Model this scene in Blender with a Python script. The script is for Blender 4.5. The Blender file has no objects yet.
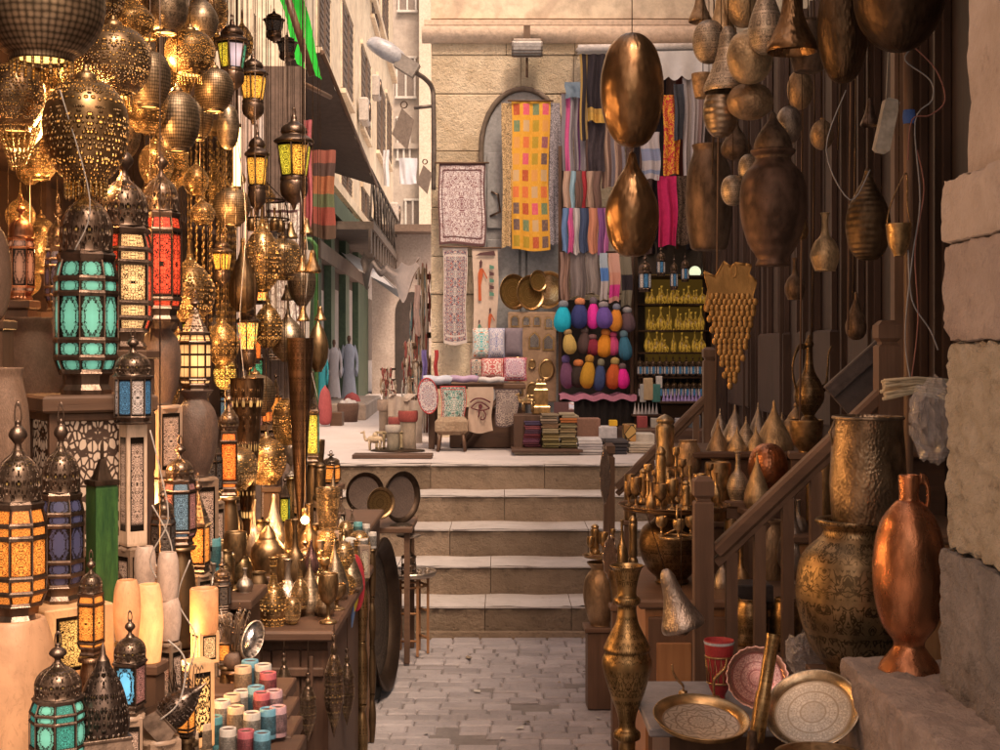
import bpy, math, random
from mathutils import Vector, Matrix, Euler
R = math.radians
random.seed(11)
F, EYE = 1400.0, 1.68
sc = bpy.context.scene
C = sc.collection

def P(px, py, Y):
    """point in the street seen from the camera's standing place at depth Y"""
    return Vector(((px - 500) / F * Y, Y, EYE + (350 - py) / F * Y))

# ------------------------------------------------------------------ materials
class NT:
    def __init__(s, name):
        s.m = bpy.data.materials.new(name); s.m.use_nodes = True
        s.t = s.m.node_tree; s.b = s.t.nodes['Principled BSDF']
        s._uv = s._ob = None
    def put(s, sock, v):
        if isinstance(v, bpy.types.NodeSocket): s.t.links.new(v, sock)
        elif hasattr(v, '__len__') and len(v) == 3 and sock.type == 'RGBA': sock.default_value = (*v, 1)
        else: sock.default_value = v
    def n(s, t, ins=None, **kw):
        x = s.t.nodes.new(t)
        for k, v in kw.items(): setattr(x, k, v)
        for k, v in (ins or {}).items(): s.put(x.inputs[k], v)
        return x
    def uv(s):
        if not s._uv: s._uv = s.n('ShaderNodeTexCoord')
        return s._uv.outputs['UV']
    def ob(s):
        if not s._uv: s._uv = s.n('ShaderNodeTexCoord')
        return s._uv.outputs['Object']
    def ma(s, op, a, b=0.0, c=0.0):
        x = s.n('ShaderNodeMath', operation=op)
        s.put(x.inputs[0], a); s.put(x.inputs[1], b)
        if op in ('MULTIPLY_ADD', 'SMOOTH_MIN', 'COMPARE'): s.put(x.inputs[2], c)
        return x.outputs[0]
    def mix(s, f, a, b, mode='MIX'):
        x = s.n('ShaderNodeMix', data_type='RGBA', blend_type=mode)
        s.put(x.inputs[0], f); s.put(x.inputs[6], a); s.put(x.inputs[7], b)
        return x.outputs[2]
    def fm(s, f, a, b):
        x = s.n('ShaderNodeMix', data_type='FLOAT')
        s.put(x.inputs[0], f); s.put(x.inputs[2], a); s.put(x.inputs[3], b)
        return x.outputs[0]
    def ramp(s, f, stops, interp='LINEAR'):
        x = s.n('ShaderNodeValToRGB'); cr = x.color_ramp; cr.interpolation = interp
        while len(cr.elements) < len(stops): cr.elements.new(.5)
        for e, (p, c) in zip(cr.elements, stops):
            e.position = p; e.color = (*c, 1) if hasattr(c, '__len__') else (c, c, c, 1)
        s.put(x.inputs[0], f); return x.outputs[0]
    def noise(s, v, sc_=5, det=4, ro=.6, dist=0):
        return s.n('ShaderNodeTexNoise', {'Vector': v, 'Scale': sc_, 'Detail': det, 'Roughness': ro, 'Distortion': dist}).outputs['Fac']
    def voro(s, v, sc_=5, feat='F1', rnd=1.0, out='Distance'):
        x = s.n('ShaderNodeTexVoronoi', feature=feat)
        s.put(x.inputs['Vector'], v); s.put(x.inputs['Scale'], sc_); s.put(x.inputs['Randomness'], rnd)
        return x.outputs[out]
    def sep(s, v): return s.n('ShaderNodeSeparateXYZ', {0: v}).outputs
    def com(s, x, y, z=0.0): return s.n('ShaderNodeCombineXYZ', {0: x, 1: y, 2: z}).outputs[0]
    def bump(s, h, st=.5, d=.01):
        x = s.n('ShaderNodeBump', {'Height': h, 'Strength': st, 'Distance': d}); s.put(s.b.inputs['Normal'], x.outputs[0])
    def set(s, **kw):
        for k, v in kw.items():
            s.put(s.b.inputs[{'col': 'Base Color', 'met': 'Metallic', 'ro': 'Roughness', 'em': 'Emission Color', 'es': 'Emission Strength',
                              'al': 'Alpha', 'tr': 'Transmission Weight', 'spec': 'Specular IOR Level', 'sss': 'Subsurface Weight'}[k]], v)
        return s.m

def dk(c, k): return tuple(x * k for x in c)
MC = {}
def cached(f):
    def g(*a, **k):
        key = (f.__name__, a, tuple(sorted(k.items())))
        if key not in MC: MC[key] = f(*a, **k)
        return MC[key]
    return g

@cached
def rough_mat(name, c1, c2, ro=.8, s1=3, s2=25, bst=.4, bd=.01, met=0.0, c3=None):
    t = NT(name); v = t.ob()
    a = t.noise(v, s1, 5, .65); b = t.noise(v, s2, 5, .7)
    col = t.mix(t.ramp(a, [(.35, 0), (.65, 1)]), c1, c2)
    if c3: col = t.mix(t.ramp(t.noise(v, s1 * 2.3, 3, .5, 1), [(.55, 0), (.7, .8)]), col, c3)
    col = t.mix(t.ramp(b, [(.3, .55), (.6, 0)]), col, dk(c1, .45))
    t.bump(t.ma('ADD', a, b), bst, bd)
    return t.set(col=col, ro=t.fm(b, ro * .75, min(1, ro * 1.2)), met=met)

@cached
def wood(name, c1, c2, ro=.55, axis='Z', sc_=1.0):
    t = NT(name); x, y, z = t.sep(t.ob())[:3]
    k = {'X': (1.5, 22, 22), 'Y': (22, 1.5, 22), 'Z': (22, 22, 1.5)}[axis]
    v = t.com(t.ma('MULTIPLY', x, k[0] * sc_), t.ma('MULTIPLY', y, k[1] * sc_), t.ma('MULTIPLY', z, k[2] * sc_))
    a = t.noise(v, 1, 6, .7, .6); b = t.noise(t.ob(), 2.5, 3)
    col = t.mix(t.ramp(a, [(.3, 0), (.7, 1)]), c1, c2)
    col = t.mix(t.ramp(b, [(.4, 0), (.7, .5)]), col, dk(c1, .4))
    t.bump(a, .35, .006)
    return t.set(col=col, ro=t.fm(a, ro * .8, ro * 1.25))

@cached
def metal(name, col, ro=.35, kind='plain', sc_=1.0, dirt=.35, met=.92):
    t = NT(name); v = t.uv(); o = t.ob()
    w = t.noise(o, 3.5, 5, .65); f = t.noise(o, 28, 4, .7)
    c = t.mix(t.ramp(w, [(.38, 0), (.62, 1)]), dk(col, dirt), col)
    c = t.mix(t.ramp(f, [(.5, 0), (.75, .5)]), c, dk(col, .25))
    rr = t.fm(w, min(1, ro * 1.5), ro * .75)
    if kind == 'hammer':
        d = t.voro(v, 22 * sc_, 'SMOOTH_F1'); t.bump(d, .35, .006)
    elif kind == 'engrave':
        x, y = t.sep(v)[:2]
        fx = t.ma('PINGPONG', x, .125 / sc_)
        vv = t.com(fx, y)
        n1 = t.noise(vv, 17 * sc_, 3, .5, 1.6)
        ln = t.ramp(n1, [(.44, 0), (.47, 1), (.53, 1), (.56, 0)])
        band = t.ramp(t.ma('PINGPONG', y, .11), [(.0, 0), (.012, 0), (.02, 1), (1, 1)])
        h = t.ma('MULTIPLY', ln, band)
        c = t.mix(h, c, dk(col, .22)); t.bump(h, -.6, .006)
    elif kind == 'ribs':
        x, y = t.sep(v)[:2]
        t.bump(t.ma('SINE', t.ma('MULTIPLY', y, 160 * sc_)), .25, .004)
    elif kind == 'scale':
        x, y = t.sep(v)[:2]
        vv = t.com(t.ma('MULTIPLY', x, 1.0), y)
        d = t.voro(vv, 17 * sc_, 'F1', .15); t.bump(d, -.8, .015)
        c = t.mix(t.ramp(d, [(.2, 0), (.6, .9)]), c, dk(col, .12))
    else:
        t.bump(f, .25, .004)
    return t.set(col=c, met=met, ro=rr)

@cached
def filigree(name, col, glow=(1, .5, .12), es=5.0, sc_=1.0, hole=.22, ro=.35):
    """pierced metal shell with the lamp's light in its holes"""
    t = NT(name); v = t.uv(); x, y = t.sep(v)[:2]
    fx = t.ma('PINGPONG', x, .12)
    vv = t.com(fx, y)
    d = t.voro(vv, 20 * sc_, 'F1', .75)
    big = t.noise(t.ob(), 3.0, 2)
    h = t.ramp(d, [(hole, 1), (hole + .05, 0)])
    w = t.noise(t.ob(), 3.5, 4)
    c = t.mix(t.ramp(w, [(.35, 0), (.65, 1)]), dk(col, .35), col)
    t.bump(t.ramp(d, [(0, 0), (.5, 1)]), .8, .02)
    g = t.ramp(big, [(.35, .12), (.68, 1.0)])
    return t.set(col=t.mix(h, c, (.02, .01, .004)), met=t.fm(h, .92, 0), ro=ro, em=glow, es=t.ma('MULTIPLY', t.ma('MULTIPLY', h, g), es))

@cached
def pane(name, col, es=2.5, pat='lattice', sc_=1.0, base=None, line=(.02, .014, .01)):
    """lamp glass behind a cut metal lattice; u,v run 0..1 over each pane"""
    t = NT(name); x, y = t.sep(t.uv())[:2]
    fx = t.ma('ABSOLUTE', t.ma('SUBTRACT', x, .5)); fy = t.ma('ABSOLUTE', t.ma('SUBTRACT', t.ma('FRACT', y), .5))
    edge = t.ramp(t.ma('MAXIMUM', fx, fy), [(.40, 0), (.44, 1)])
    if pat == 'lattice':
        vv = t.com(fx, t.ma('MULTIPLY', fy, 1.7)); d = t.voro(vv, 9 * sc_, 'DISTANCE_TO_EDGE', .8)
        ln = t.ramp(d, [(.05, 1), (.09, 0)])
    elif pat == 'lobe':
        r = t.ma('SQRT', t.ma('ADD', t.ma('POWER', t.ma('MULTIPLY', fx, 1.25), 2.0), t.ma('POWER', fy, 2.0)))
        n_ = t.noise(t.com(fx, fy), 16 * sc_, 2, .5, .8)
        rr = t.ma('ADD', r, t.ma('MULTIPLY', t.ma('SUBTRACT', n_, .5), .35))
        ln = t.ramp(rr, [(.33, 0), (.36, 1), (.40, 1), (.43, .25), (.52, .2), (.55, 1)])
    elif pat == 'grid':
        gx = t.ma('PINGPONG', x, .25); gy = t.ma('PINGPONG', y, .167)
        ln = t.ramp(t.ma('MINIMUM', gx, gy), [(.025, 1), (.035, 0)])
    elif pat == 'scroll':
        n_ = t.noise(t.com(fx, t.ma('MULTIPLY', fy, 1.6)), 11 * sc_, 2, .5, 1.5)
        ln = t.ramp(n_, [(.43, 0), (.46, 1), (.53, 1), (.56, 0)])
    else:
        ln = t.ramp(fx, [(0, 0), (1, 0)])
    m = t.ma('MAXIMUM', ln, edge)
    hot = t.ma('SUBTRACT', 1.15, t.ma('MULTIPLY', t.ma('ADD', fx, fy), 1.1))  # glow painted brighter mid-pane, as from a bulb behind the glass
    var = t.ramp(t.noise(t.ob(), 2.2, 2), [(.3, .65), (.7, 1.1)])
    inten = t.ma('MULTIPLY', t.ma('MULTIPLY', t.ma('SUBTRACT', 1.0, m), hot), t.ma('MULTIPLY', var, es))
    return t.set(col=t.mix(m, base or dk(col, .6), line), em=col, es=inten, ro=.25, met=t.ma('MULTIPLY', m, .6))

@cached
def mosaic(name, es=2.0, cols=((1, .25, .03), (1, .75, .1), (.1, .5, .15), (.8, .05, .03), (1, .5, .1))):
    t = NT(name); c = t.voro(t.uv(), 14, 'F1', 1, 'Color'); d = t.voro(t.uv(), 14, 'DISTANCE_TO_EDGE')
    r = t.sep(c)[0]
    col = t.ramp(r, [(i / len(cols), k) for i, k in enumerate(cols)], 'CONSTANT')
    m = t.ramp(d, [(.03, 1), (.06, 0)])
    return t.set(col=t.mix(m, col, (.02, .015, .01)), em=col, es=t.ma('MULTIPLY', t.ma('SUBTRACT', 1.0, m), es), ro=.3)

@cached
def alabaster(name, col=(.75, .52, .36), es=0.0, glow=(1, .42, .1)):
    t = NT(name); v = t.ob()
    a = t.noise(v, 2.2, 5, .65, 1.2)
    c = t.mix(t.ramp(a, [(.35, 0), (.6, 1)]), dk(col, .75), col)
    c = t.mix(t.ramp(t.noise(v, 7, 4, .7, 2), [(.56, 0), (.62, .5), (.68, 0)]), c, dk(col, .45))
    t.bump(t.noise(v, 30, 3), .15, .004)
    z = t.sep(v)[2]
    g = t.ramp(z, [(0, .5), (.45, 1.0), (.95, .35)])
    return t.set(col=c, ro=.45, em=glow, es=t.ma('MULTIPLY', t.ma('MULTIPLY', g, t.ramp(a, [(.3, .75), (.7, 1.1)])), es), spec=.4)

@cached
def emit(name, col, es):
    t = NT(name); return t.set(col=col, em=col, es=es)

@cached
def stripes(name, cols, horiz=False, weave=.5, rep=1.0, seed=0.0):
    """cloth striped with cols = ((position, colour), ...)"""
    t = NT(name); x, y = t.sep(t.uv())[:2]
    u = y if horiz else x
    if rep != 1.0: u = t.ma('FRACT', t.ma('MULTIPLY', u, rep))
    c = t.ramp(u, list(cols), 'CONSTANT')
    n_ = t.noise(t.com(t.ma('MULTIPLY', x, 60), t.ma('MULTIPLY', y, 60)), 1, 3, .7)
    c = t.mix(t.ramp(n_, [(.35, weave), (.65, 0)]), c, t.mix(.6, c, (.05, .03, .03)))
    t.bump(n_, .3, .004)
    return t.set(col=c, ro=.9, spec=.15)

@cached
def plain_cloth(name, col, var=.5):
    t = NT(name); n_ = t.noise(t.ob(), 14, 4, .7); m_ = t.noise(t.ob(), 160, 2)
    c = t.mix(t.ramp(n_, [(.35, var), (.65, 0)]), col, dk(col, .5)); t.bump(t.ma('ADD', n_, m_), .3, .005)
    return t.set(col=c, ro=.9, spec=.15)

@cached
def applique(name, bg, fg, fg2, aspect=1.5, kind='rect', brd=(.1, .05, .05), sc_=1.0):
    """folded symmetrical tent-maker ornament"""
    t = NT(name); x, y = t.sep(t.uv())[:2]
    fx = t.ma('ABSOLUTE', t.ma('SUBTRACT', x, .5)); fy = t.ma('ABSOLUTE', t.ma('SUBTRACT', y, .5))
    if kind == 'rep': fy = t.ma('PINGPONG', y, .09)
    ya = t.ma('MULTIPLY', fy, aspect)
    if kind == 'round' or kind == 'star':
        r = t.ma('SQRT', t.ma('ADD', t.ma('POWER', fx, 2.0), t.ma('POWER', ya, 2.0)))
        th = t.ma('ARCTAN2', ya, fx)
        pt = t.ma('PINGPONG', th, math.pi / 8)
        vv = t.com(t.ma('MULTIPLY', r, 1.0), t.ma('MULTIPLY', pt, .35))
    else: vv = t.com(fx, ya)
    n1 = t.noise(vv, 11 * sc_, 2, .45, 1.3)
    n2 = t.noise(vv, 7 * sc_, 2, .5, 2.0)
    l1 = t.ramp(n1, [(.42, 0), (.45, 1), (.52, 1), (.55, 0)])
    l2 = t.ramp(n2, [(.58, 0), (.6, 1)])
    c = t.mix(l1, bg, fg); c = t.mix(l2, c, fg2)
    mx = t.ma('MAXIMUM', fx, t.ma('ABSOLUTE', t.ma('SUBTRACT', y, .5)))
    b = t.ramp(mx, [(.40, 0), (.405, 1), (.42, 1), (.425, 0), (.465, 0), (.47, 1)])
    c = t.mix(b, c, brd)
    t.bump(t.ma('ADD', l1, l2), .3, .003)
    return t.set(col=c, ro=.9, spec=.1)

@cached
def patchwork(name):
    t = NT(name); x, y = t.sep(t.uv())[:2]
    gx = t.ma('MULTIPLY', x, 4.0); gy = t.ma('MULTIPLY', y, 9.0)
    cell = t.com(t.ma('FLOOR', gx), t.ma('FLOOR', gy))
    w = t.n('ShaderNodeTexWhiteNoise', {'Vector': cell}).outputs['Value']
    col = t.ramp(w, [(0, (.38, .03, .03)), (.2, (.62, .12, .05)), (.36, (.03, .04, .09)), (.46, (.6, .05, .17)), (.56, (.32, .24, .02)), (.66, (.05, .2, .13)), (.74, (.6, .28, .08)), (.86, (.2, .05, .13)), (.94, (.5, .35, .2))], 'CONSTANT')
    fx = t.ma('ABSOLUTE', t.ma('SUBTRACT', t.ma('FRACT', gx), .5)); fy = t.ma('ABSOLUTE', t.ma('SUBTRACT', t.ma('FRACT', gy), .5))
    m = t.ramp(t.ma('MAXIMUM', t.ma('ADD', fx, .02), fy), [(.33, 0), (.35, 1)])
    n_ = t.noise(t.uv(), 45, 4, .7)
    c = t.mix(m, t.mix(n_, dk((.8, .45, .1), .6), col, 'MULTIPLY'), (.72, .36, .03)); c = t.mix(m, t.mix(.22, col, (.5, .25, .06)), t.mix(n_, (.50, .22, .02), (.72, .38, .05)))
    c = t.mix(t.ramp(n_, [(.5, 0), (.75, .5)]), c, (.7, .4, .15))
    t.bump(n_, .4, .006)
    return t.set(col=c, ro=.85, spec=.2)

@cached
def leopard(name, bg, fg, sc_=24, asp=(1, 6)):
    t = NT(name); x, y = t.sep(t.uv())[:2]
    vv = t.com(t.ma('MULTIPLY', x, asp[0]), t.ma('MULTIPLY', y, asp[1]))
    n_ = t.noise(vv, sc_ / 3, 2, .5, 1.5)
    return t.set(col=t.mix(t.ramp(n_, [(.44, 0), (.47, 1), (.54, 1), (.57, 0)]), bg, fg), ro=.85, spec=.15)

# palette
DARK = lambda: metal('dark_iron', (.27, .19, .145), .32, dirt=.4)
DARKP = lambda: filigree('dark_pierced_iron', (.25, .175, .13), es=.8, sc_=1.2, hole=.16)
BRASS = lambda: metal('aged_brass', (.48, .31, .16), .36)
BRASSB = lambda: metal('bright_brass', (.70, .47, .23), .27, dirt=.45)
BRASSE = lambda: metal('engraved_brass', (.54, .36, .18), .3, 'engrave')
BRONZE = lambda: metal('dull_bronze', (.24, .155, .085), .42)
BRONZED = lambda: metal('dark_bronze', (.10, .065, .045), .5)
COPPER = lambda: metal('hammered_copper', (.72, .30, .15), .27, 'hammer', .7, .5)
TIN = lambda: metal('tinned_copper', (.62, .52, .44), .33, 'hammer', 1.2, .5)
WD = lambda a='Z': wood('dark_wood_' + a, (.055, .026, .016), (.12, .06, .035), .6, a)
WM = lambda a='Z': wood('brown_wood_' + a, (.085, .042, .024), (.165, .085, .048), .5, a)
WL = lambda a='Z': wood('orange_wood_' + a, (.24, .10, .04), (.36, .17, .07), .45, a)

# ------------------------------------------------------------------ mesh building
def spl(pts, k=4):
    out = []
    n = len(pts)
    for i in range(n - 1):
        p0, p1, p2, p3 = pts[max(i - 1, 0)], pts[i], pts[i + 1], pts[min(i + 2, n - 1)]
        for j in range(k):
            t = j / k
            q = []
            for a, b, c, d in zip(p0, p1, p2, p3):
                q.append(.5 * (2 * b + (c - a) * t + (2 * a - 5 * b + 4 * c - d) * t * t + (-a + 3 * b - 3 * c + d) * t ** 3))
            q[0] = max(q[0], 1e-4) if len(q) == 2 else q[0]
            out.append(tuple(q))
    out.append(tuple(pts[-1])); return out

class MB:
    def __init__(s, *mats):
        s.v, s.f, s.m, s.u, s.s = [], [], [], [], []; s.mats = list(mats)
    def face(s, idx, uv=None, m=0, sm=False):
        s.f.append(tuple(idx)); s.m.append(m); s.s.append(sm)
        s.u.append(uv or [(s.v[i][0] * 1.0 + s.v[i][1] * .7, s.v[i][2] + s.v[i][1] * .3) for i in idx])
    def poly(s, pts, uv=None, m=0, sm=False):
        b = len(s.v); s.v += [tuple(p) for p in pts]
        s.face(range(b, b + len(pts)), uv, m, sm)
    def lathe(s, prof, n=28, m=0, c=(0, 0, 0), sx=1, sy=1, mat=None, sm=True, rot=0, k=0):
        if k: prof = spl(prof, k)
        b = len(s.v); L = 0; vs = [0]
        for i in range(1, len(prof)):
            L += math.hypot(prof[i][0] - prof[i - 1][0], prof[i][1] - prof[i - 1][1]); vs.append(L)
        for (r, z) in prof:
            for j in range(n):
                a = 2 * math.pi * j / n + rot
                p = Vector((max(r, 1e-4) * math.cos(a) * sx, max(r, 1e-4) * math.sin(a) * sy, z))
                if mat: p = mat @ p
                s.v.append((p.x + c[0], p.y + c[1], p.z + c[2]))
        for i in range(len(prof) - 1):
            for j in range(n):
                j2 = (j + 1) % n
                s.face([b + i * n + j, b + i * n + j2, b + (i + 1) * n + j2, b + (i + 1) * n + j],
                       [(j / n * 3, vs[i]), ((j + 1) / n * 3, vs[i]), ((j + 1) / n * 3, vs[i + 1]), (j / n * 3, vs[i + 1])], m, sm)
    def box(s, c, d, m=0, rot=None, taper=1.0):
        b = len(s.v); x, y, z = d[0] / 2, d[1] / 2, d[2] / 2
        ps = [(-x, -y, -z), (x, -y, -z), (x, y, -z), (-x, y, -z), (-x * taper, -y * taper, z), (x * taper, -y * taper, z), (x * taper, y * taper, z), (-x * taper, y * taper, z)]
        for p in ps:
            p = Vector(p)
            if rot is not None: p = rot @ p
            s.v.append((p.x + c[0], p.y + c[1], p.z + c[2]))
        for q in ((0, 3, 2, 1), (4, 5, 6, 7), (0, 1, 5, 4), (1, 2, 6, 5), (2, 3, 7, 6), (3, 0, 4, 7)):
            s.face([b + i for i in q], [(0, 0), (1, 0), (1, 1), (0, 1)] if q[0] < 4 and q != (0, 3, 2, 1) else None, m)
    def bbox(s, c, d, bv=.004, m=0, rot=None):
        """box with chamfered vertical and top edges"""
        x, y, z = d[0] / 2, d[1] / 2, d[2] / 2; bv = min(bv, x * .45, y * .45, z * .45)
        def ring(i, zz): return [(-x + i, -y + i + 0, zz), (x - i, -y + i, zz), (x - i, y - i, zz), (-x + i, y - i, zz)]
        rings = [ring(bv, -z), ring(0, -z + bv), ring(0, z - bv), ring(bv, z)]
        b = len(s.v)
        for rr in rings:
            for p in rr:
                p = Vector(p)
                if rot is not None: p = rot @ p
                s.v.append((p.x + c[0], p.y + c[1], p.z + c[2]))
        for i in range(3):
            for j in range(4):
                k = (j + 1) % 4; s.face([b + i * 4 + j, b + i * 4 + k, b + i * 4 + 4 + k, b + i * 4 + 4 + j], None, m)
        s.face([b + 3, b + 2, b + 1, b], None, m); s.face([b + 12, b + 13, b + 14, b + 15], None, m)
    def tube(s, pts, r, n=6, m=0, cl=False, sm=True):
        pts = [Vector(p) for p in pts]; N = len(pts); b = len(s.v)
        up = Vector((.13, .21, .97)); ln = 0
        for i, p in enumerate(pts):
            d = (pts[(i + 1) % N] - pts[i - 1]) if cl else (pts[min(i + 1, N - 1)] - pts[max(i - 1, 0)])
            d = d.normalized() if d.length > 1e-9 else Vector((0, 0, 1))
            a = d.cross(up)
            if a.length < .05: a = d.cross(Vector((1, 0, 0)))
            a.normalize(); e = d.cross(a)
            rr = r[i] if hasattr(r, '__len__') else r
            for j in range(n):
                t = 2 * math.pi * j / n; s.v.append(tuple(p + a * math.cos(t) * rr + e * math.sin(t) * rr))
        for i in range(N if cl else N - 1):
            i2 = (i + 1) % N
            for j in range(n):
                k = (j + 1) % n; s.face([b + i * n + j, b + i * n + k, b + i2 * n + k, b + i2 * n + j], [(j / n, i * .1), ((j + 1) / n, i * .1), ((j + 1) / n, i * .1 + .1), (j / n, i * .1 + .1)], m, sm)
        if not cl:
            s.face([b + j for j in range(n)][::-1], None, m); s.face([b + (N - 1) * n + j for j in range(n)], None, m)
    def ring(s, n, r, z, t, m=0, rot=0, c=(0, 0), sx=1, sy=1):
        s.tube([(c[0] + r * math.cos(2 * math.pi * i / n + rot) * sx, c[1] + r * math.sin(2 * math.pi * i / n + rot) * sy, z) for i in range(n)], t, 5, m, True)
    def sheet(s, f, nu, nv, m=0, sm=True, u0=0, u1=1):
        b = len(s.v)
        for j in range(nv + 1):
            for i in range(nu + 1): s.v.append(tuple(f(i / nu, j / nv)))
        for j in range(nv):
            for i in range(nu):
                k = b + j * (nu + 1) + i
                s.face([k, k + 1, k + nu + 2, k + nu + 1], [(i / nu, j / nv), ((i + 1) / nu, j / nv), ((i + 1) / nu, (j + 1) / nv), (i / nu, (j + 1) / nv)], m, sm)
    def ball(s, c, r, n=10, m=0, sz=1.0):
        s.lathe([(max(1e-4, r * math.sin(math.pi * i / 7)), -r * sz * math.cos(math.pi * i / 7)) for i in range(8)], n, m, c)
    def me(s, name):
        d = bpy.data.meshes.new(name); d.from_pydata(s.v, [], s.f)
        for x in s.mats: d.materials.append(x)
        d.polygons.foreach_set('material_index', s.m); d.polygons.foreach_set('use_smooth', s.s)
        ul = d.uv_layers.new(name='UVMap')
        flat = [q for us in s.u for uv in us for q in uv]
        ul.data.foreach_set('uv', flat); d.update(); return d

# ------------------------------------------------------------------ objects
def tag(o, label=None, cat=None, group=None, kind=None):
    if label: o['label'] = label
    if cat: o['category'] = cat
    if group: o['group'] = group
    if kind: o['kind'] = kind
    return o
def obj(name, mesh, parent=None, loc=(0, 0, 0)):
    if isinstance(mesh, MB): mesh = mesh.me(name)
    o = bpy.data.objects.new(name, mesh); C.objects.link(o); o.parent = parent; o.location = loc; return o
def empty(name, loc=(0, 0, 0), rot=(0, 0, 0), scale=(1, 1, 1)):
    o = bpy.data.objects.new(name, None); C.objects.link(o); o.location = loc; o.rotation_euler = rot; o.scale = scale
    o.empty_display_size = .05; return o
def struct(name, mb): return tag(obj(name, mb), kind='structure')

PR = {}
def proto(key, fn, *a, **k):
    if key not in PR:
        parts = fn(*a, **k)
        PR[key] = [(p[0], p[1].me(p[0]), [(q[0], q[1].me(q[0])) for q in (p[2] if len(p) > 2 else [])]) for p in parts]
    return PR[key]
LABELS = {}
def thing(name, label, cat, parts, loc, scale=(1, 1, 1), rot=(0, 0, 0), group=None, solo=True):
    """parts: [(name, mesh, [(sub, mesh)])]; a thing that is one mesh stays one mesh"""
    LABELS[label] = LABELS.get(label, 0) + 1
    if solo and len(parts) == 1 and not (len(parts[0]) > 2 and parts[0][2]):
        o = obj(name, parts[0][1]); o.location = loc; o.scale = scale; o.rotation_euler = rot
        return tag(o, label, cat, group)
    e = empty(name, loc, rot, scale)
    for p in parts:
        q = obj(p[0], p[1], e)
        for sname, sm in (p[2] if len(p) > 2 else []): obj(sname, sm, q)
    return tag(e, label, cat, group)
# ================================================================== SETTING
def stone_mat(name, c1, c2, c3, s1=1.5, bst=.6, bd=.02, ro=.85):
    t = NT(name); v = t.ob()
    at = t.n('ShaderNodeAttribute', attribute_name='tone').outputs['Fac']
    a = t.noise(v, s1, 6, .7, .5); b = t.noise(v, 14, 6, .75); d = t.noise(v, 55, 3, .7)
    c = t.mix(t.ramp(a, [(.35, 0), (.65, 1)]), c1, c2)
    c = t.mix(t.ramp(b, [(.55, 0), (.72, .75)]), c, c3)
    k = t.ma('ADD', .82, t.ma('MULTIPLY', at, .32))
    c = t.mix(1.0, c, t.com(k, k, k), 'MULTIPLY')
    pit = t.ramp(t.voro(v, 26, 'F1'), [(.0, 0), (.22, 1)])
    t.bump(t.ma('ADD', t.ma('ADD', t.ma('MULTIPLY', b, 1.2), t.ma('MULTIPLY', d, .4)), t.ma('MULTIPLY', pit, .25)), bst, bd)
    return t.set(col=c, ro=ro, spec=.25)

class SB(MB):
    """blocks with a tone of their own each"""
    def __init__(s, *m): super().__init__(*m); s.tones = []
    def block(s, *a, tone=None, **k):
        n = len(s.f); s.bbox(*a, **k); tn = random.random() if tone is None else tone
        s.tones += [0.5] * (n - len(s.tones)) + [tn] * (len(s.f) - n)
    def me(s, name):
        d = super().me(name); s.tones += [.5] * (len(s.f) - len(s.tones))
        at = d.attributes.new('tone', 'FLOAT', 'FACE'); at.data.foreach_set('value', s.tones); return d

ST_BACK = stone_mat('warm_limestone', (.52, .39, .255), (.72, .575, .41), (.37, .25, .15), 2.1, 1, .04)
ST_PAVE = stone_mat('worn_paving', (.28, .24, .23), (.36, .31, .30), (.19, .16, .15), 3, .8, .012, .6)
ST_STEP = stone_mat('step_limestone', (.19, .13, .085), (.27, .19, .13), (.11, .075, .05), 2.4, 1, .02)
ST_TREAD = stone_mat('worn_skylit_tread', (.40, .34, .30), (.54, .47, .43), (.25, .19, .16), 2, .4, .008, .6)  # paler than the risers: sky light from above put into the colour
ST_UP = stone_mat('pale_street', (.44, .375, .35), (.52, .45, .425), (.34, .28, .26), .8, .3, .01)

UP = .875
# lower alley floor: individually laid setts
g = SB(rough_mat('joint_dirt', (.165, .135, .12), (.22, .185, .17)), ST_PAVE)
g.poly([(-3, -4, -.012), (3, -4, -.012), (3, 8.2, -.012), (-3, 8.2, -.012)])
y = 3.9
while y < 8.19:
    h = random.uniform(.085, .125); x = -1.35 + random.uniform(-.1, 0)
    while x < 1.25:
        w = random.uniform(.10, .22)
        z = random.uniform(-.006, .004) - (.012 if math.sin(x * 5 + y * 3.1) * math.sin(y * 7 - x) > .8 else 0)
        if random.random() > .012:
            g.block((x + w / 2, min(y + h / 2, 8.19), z - .02), (w - random.uniform(.001, .007), h - random.uniform(.001, .008), .04), bv=.008, m=1,
                rot=Matrix.Rotation(random.gauss(0, .012), 3, 'Z') @ Matrix.Rotation(random.gauss(0, .008), 3, 'X'))
        x += w
    y += h
struct('ground', g)
# litter in the alley
random.seed(44)
for i in range(16):
    px_, py_ = random.uniform(-.5, .45), random.uniform(5.4, 8.1); q = MB(plain_cloth('litter_%d' % (i % 3), ((.5, .44, .38), (.3, .22, .15), (.12, .09, .07))[i % 3]))
    s_ = random.uniform(.008, .022); q.poly([(jit_ := random.uniform(-.3, .3) * s_ - s_, -s_, .004), (s_, -s_ * .6, .002), (s_ * .8, s_, .009), (-s_ * .6, s_ * .7, .003)])
    o_ = obj('paper_scrap', q); o_.location = (px_, py_, .006); o_.rotation_euler = (0, 0, random.uniform(0, 6)); tag(o_, 'tiny scrap of litter lying on the alley paving', 'litter', 'litter scraps on the paving')
# upper street
g = SB(ST_UP)
def up_z(x, y): return UP + .004 * math.sin(x * 3 + y) + .02 * max(0, (y - 13)) * .25
g.sheet(lambda u, v: (-6 + 12 * u, 9.95 + 70 * v ** 2, up_z(-6 + 12 * u, 9.95 + 70 * v ** 2)), 24, 30)
struct('street', g)
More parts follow.
